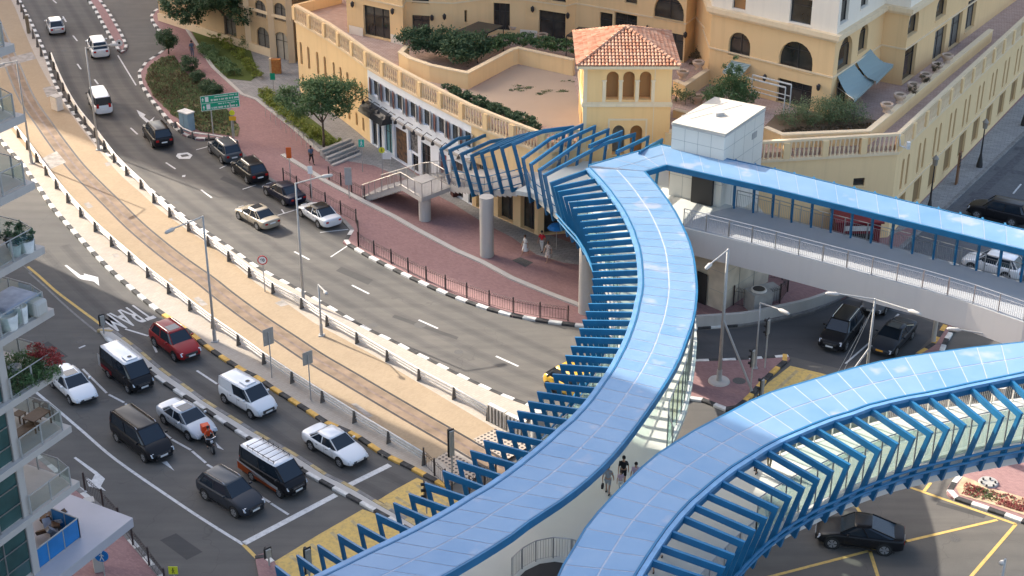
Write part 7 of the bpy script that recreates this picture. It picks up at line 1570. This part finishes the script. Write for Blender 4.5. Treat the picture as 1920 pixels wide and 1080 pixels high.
t = thing("balcony_shrubs", "mass of green shrubs filling the planted balcony", "shrubs", tuple(on_balcony(2.5, 2.5, 15.6))); b = MB(); leaves(b, [(on_balcony(*bpx(u_, v_, 15.6), 16.0), (.65, .65, .5)) for u_, v_ in ((88, 706), (68, 712), (48, 722), (28, 728), (72, 694), (50, 690), (28, 694), (10, 705))], 7500, .06); b.build("foliage", L_mid, t)
t = thing("red_shrub", "red flowering shrub hanging over the corner of the planted balcony", "shrub", tuple(on_balcony(.8, 2.2, 15.6))); b = MB(); leaves(b, [(on_balcony(*bpx(u_, v_, 16.8), 16.8), (.5, .5, .28)) for u_, v_ in ((92, 664), (78, 658), (66, 655), (100, 672))], 1900, .05); b.build("foliage", L_red, t)
# junk behind the blue panels
jc = (P(75, 1000, zc)+P(110, 985, zc))/2; t = thing("rubble_heap", "heap of plastic sheeting, boards and rubbish behind the blue panels", "rubbish heap", (jc.x, jc.y, zc)); M_junk = mat("junk", (.3, .32, .36), .6, col2=(.08, .06, .05), scale=3)
for k in range(14):
    b = LMB(); a_ = Vector((random.uniform(-.8, .8), random.uniform(-1.1, .8), random.uniform(.05, .6))); e_ = a_+Vector((random.uniform(-.7, .7), random.uniform(-.7, .7), random.uniform(-.1, .4))); b.bar(a_, e_, random.uniform(.1, .5), random.uniform(.06, .3)); b.build("scrap", (M_junk, M_wood, M_cov)[k % 3], t)
# ================================================================ PLANTING
M_bark = mat("bark", (.12, .09, .065), .9, .3, 6)
def tree(label, base, h_trunk, crown, n, size, leaf, z0=H, r=.14, name="tree", cat="tree", fork=4, group=None):
    c = P(*base, z0); t = thing(name, label, cat, tuple(c), 0, group); b = LMB(); b.tube([(0, 0, 0), (.05, .02, h_trunk*.5), (0, 0, h_trunk)], [r, r*.8, r*.6], 8)
    cz = sum(q[0][2] for q in crown)/len(crown)
    for q, rr in crown[:max(fork, 1)]: b.tube([(0, 0, h_trunk*.8), (q[0]*.4, q[1]*.4, lerp(h_trunk, q[2], .4)), (q[0]*.85, q[1]*.85, q[2])], [r*.5, r*.3, r*.12], 6)
    b.build("trunk", M_bark, t, smooth=True); b = LMB(); leaves(b, [(Vector(q), rr) for q, rr in crown], n, size); b.build("crown", leaf, t); return t
def rc(k, R, z0, z1, s): return [((random.uniform(-R, R), random.uniform(-R, R), random.uniform(z0, z1)), (random.uniform(.7, 1.1)*s, random.uniform(.7, 1.1)*s, random.uniform(.45, .7)*s)) for _ in range(k)]
random.seed(3); tree("large dense green tree at the top left beside the brown building", (425, 78), 3.6, rc(12, 3.0, 3.6, 6.2, 1.9)+[((-2.6, 0, 4.6), (1.8, 1.8, 1.2)), ((2.2, .4, 4.2), (1.6, 1.6, 1.3)), ((-4.2, 1.5, 5.0), (1.8, 1.6, 1.2)), ((-5.2, 0, 3.9), (1.7, 1.5, 1.1)), ((-3.6, -1.0, 3.3), (1.7, 1.4, 1.1)), ((-6.0, 2, 4.5), (1.2, 1.2, .9))], 22000, .16, L_dark, r=.2)
random.seed(9); tree("airy green street tree in front of the ochre wall left of the shops", (607, 275), 2.9, [((-2.0, 0, 4.1), (2.0, 1.6, 1.0)), ((.2, .3, 5.6), (2.1, 1.8, 1.0)), ((2.2, 0, 5.2), (1.7, 1.5, 1.0)), ((-.6, -.9, 4.6), (1.8, 1.5, 1.0)), ((1.5, -.8, 4.1), (1.5, 1.3, .8)), ((-3.0, .4, 4.8), (1.2, 1.2, .8)), ((0, 1.0, 5.0), (1.7, 1.4, 1.0))], 15000, .11, L_mid, r=.13, fork=7)
tree("round clipped tree on the kerb above the dry bed", (316, 101), 1.0, [((0, 0, 1.75), (1.15, 1.15, .95)), ((.1, 0, 1.5), (.9, .9, .7))], 4200, .1, L_dark, r=.09, fork=1)
for u, v, s, lab in ((354, 134, .98, "round dark shrub at the top of the dry bed"), (371, 153, .72, "small round dark shrub second down the dry bed"), (390, 172, .82, "round dark shrub third down the dry bed"), (406, 180, .72, "dark shrub touching the third one in the dry bed")):
    tree(lab, (u, v), .3, [((0, 0, s*.85), (s, s, s*.8))], int(2600*s), .09, L_dark, r=.06, fork=1, name="round_shrub", cat="shrub", group="round shrubs in the dry bed")
def hedge(label, px, z0, hgt, wd, n, size, leaf, name="hedge", cat="hedge", seg=1.0):
    pts = resample([P(u, v, z0) for u, v in px], seg); t = thing(name, label, cat, tuple(pts[0])); b = MB(); leaves(b, [(p+Vector((random.uniform(-.2, .2), random.uniform(-.2, .2), hgt*.5)), (wd*.6, wd*.6, hgt*.55)) for p in pts], n, size); b.build("foliage", leaf, t)
    b = MB(); [b.tube([p, p+Vector((0, 0, hgt*.6))], .03, 4) for p in pts]; b.build("stems", M_bark, t)
random.seed(5)
hedge("yellow-green clipped hedge along the brick path below the street tree", [(492, 180), (520, 203), (556, 232), (590, 258), (622, 272)], H, .9, 1.3, 9000, .08, L_yel)
hedge("dark green hedge below the large tree", [(385, 95), (400, 112), (420, 128), (440, 142)], H, .9, 1.5, 5200, .09, L_mid)
hedge("yellow-green bushes between the dark hedge and the stone paving", [(392, 62), (430, 92), (470, 128), (482, 146)], H, .8, 1.2, 5200, .08, L_yel)
hedge("loose grey-green bushes at the foot of the brown building", [(440, 75), (462, 92), (450, 60)], H, 1.3, 1.6, 3500, .09, L_olive)
hedge("dense dark oleander mass filling the left of the terrace planter", [(775, 92), (800, 88), (830, 98), (858, 95), (850, 112), (880, 110), (895, 98)], 9.0, 1.8, 2.5, 15000, .13, L_dark, "shrub_mass", "shrubs", 1.3)
hedge("lower dark shrubs along the right arm of the terrace planter", [(905, 100), (950, 80), (985, 82), (1030, 90), (1070, 95)], 9.0, .9, 1.7, 7000, .11, L_mid, "shrub_mass", "shrubs")
hedge("line of dark spiky plants along the inside of the balustrade", [(845, 180), (880, 196), (920, 212), (960, 228), (1000, 243)], ZT, .9, 1.2, 7500, .12, L_dark, "shrub_row", "shrubs", .9)
hedge("large wispy grey-green bush in the bed under the arcaded block", [(1490, 235), (1520, 232), (1550, 228), (1580, 226), (1600, 228)], ZT, 1.9, 2.4, 9500, .07, L_olive, "wispy_bush", "bush", 1.1)
hedge("thin dry bush on the terrace beside the tiled tower", [(1268, 190), (1285, 196)], ZT, 1.3, 1.2, 1500, .07, L_olive, "dry_bush", "bush")
hedge("purple-leaved bush beyond the tower on the terrace", [(1300, 120), (1320, 110)], ZT, 1.1, 1.2, 1400, .08, L_dry, "dry_bush", "bush")
random.seed(11); tree("bushy conical blue-green tree left of the green awning", (1368, 208), 1.0, [((0, 0, 1.4), (1.7, 1.4, 1.0)), ((.1, 0, 2.4), (1.3, 1.2, .9)), ((0, 0, 3.4), (.8, .8, .8)), ((0, 0, 4.3), (.4, .4, .6)), ((-1.3, .2, 1.3), (1.1, 1, .8)), ((1.3, 0, 1.3), (1, 1, .8))], 7500, .09, L_mid, z0=ZT, fork=2)
for u, v, lab in ((1711, 168, "small dry plant in the third bowl pot of the path wall"), (1734, 149, "small dry plant in the fourth bowl pot of the path wall"), (1756, 130, "leafy plant in the fifth bowl pot of the path wall")):
    c = P(u, v+4, 9.9); t = thing("pot_plant", lab, "plant", tuple(c)); b = MB(); leaves(b, [(c+Vector((0, 0, .3)), (.45, .45, .4))], 350, .07); b.build("foliage", L_dry, t)
# ground cover
bb = MB(); random.seed(21)
def inpoly(x, y, pl):
    c_ = False; j = len(pl)-1
    for i in range(len(pl)):
        if (pl[i].y > y) != (pl[j].y > y) and x < (pl[j].x-pl[i].x)*(y-pl[i].y)/(pl[j].y-pl[i].y)+pl[i].x: c_ = not c_
        j = i
    return c_
def cover(name, px, z, n, size, leaf, lab, cat="ground cover", patch=1.2, thr=0):
    pl = PP(px, z); xs = [p.x for p in pl]; ys = [p.y for p in pl]; b = MB(); k = 0; cs_ = [(random.uniform(min(xs), max(xs)), random.uniform(min(ys), max(ys))) for _ in range(70)]
    while k < n:
        cx_, cy_ = random.choice(cs_); x, y = random.gauss(cx_, patch), random.gauss(cy_, patch); k += 1
        if not inpoly(x, y, pl): continue
        s = size*random.uniform(.6, 1.5); a_ = random.uniform(0, 6.28); h_ = random.uniform(.5, 1.4)*size
        b.add([(x-s*math.cos(a_), y-s*math.sin(a_), z), (x+s*math.cos(a_), y+s*math.sin(a_), z), (x+s*.3*math.sin(a_), y, z+h_*1.6)], [(0, 1, 2)])
    o = b.build(name, leaf); return stuff(o, lab, cat)
bedpx = [(272, 148), (280, 123), (300, 109), (325, 103), (345, 133), (372, 152), (395, 176), (425, 203), (450, 240), (446, 256), (402, 250), (375, 246), (325, 217), (287, 180)]
cover("dry_grass", bedpx, H+.035, 9000, .12, L_olive, "patchy dry grass and weeds in the bed beside the road")
cover("dead_grass", bedpx, H+.036, 6000, .12, L_dry, "brown dead grass among the weeds in the roadside bed")
cover("flowers", [(1812, 905), (1800, 925), (1862, 943), (1925, 962), (2010, 990), (2010, 945), (1925, 938), (1880, 925), (1850, 918)], H+.035, 2200, .08, L_flow, "rows of small red and pink flowers in the sandy island bed", "flowers", .35)
cover("flower_leaves", [(1812, 905), (1800, 925), (1862, 943), (1925, 962), (2010, 990), (2010, 945), (1925, 938), (1880, 925), (1850, 918)], H+.035, 1500, .07, L_olive, "green leaves between the red flowers in the island bed", "flowers", .35)
b = MB(); leaves(b, [(P(u, v, ZT+.06), (r_, r_*.5, .08)) for u, v, r_ in ((985, 163, 1.0), (1038, 170, 1.1), (1066, 152, .5), (968, 169, .8), (1022, 176, .7))], 900, .06); stuff(b.build("weeds", L_olive), "sparse weed patches on the sandy terrace bed", "ground cover")
cover("low_plants", [(1440, 256), (1470, 262), (1630, 254), (1655, 230), (1600, 235), (1480, 240)], ZT+.02, 2500, .1, L_dry, "low brown plants in the bed under the wispy bush")
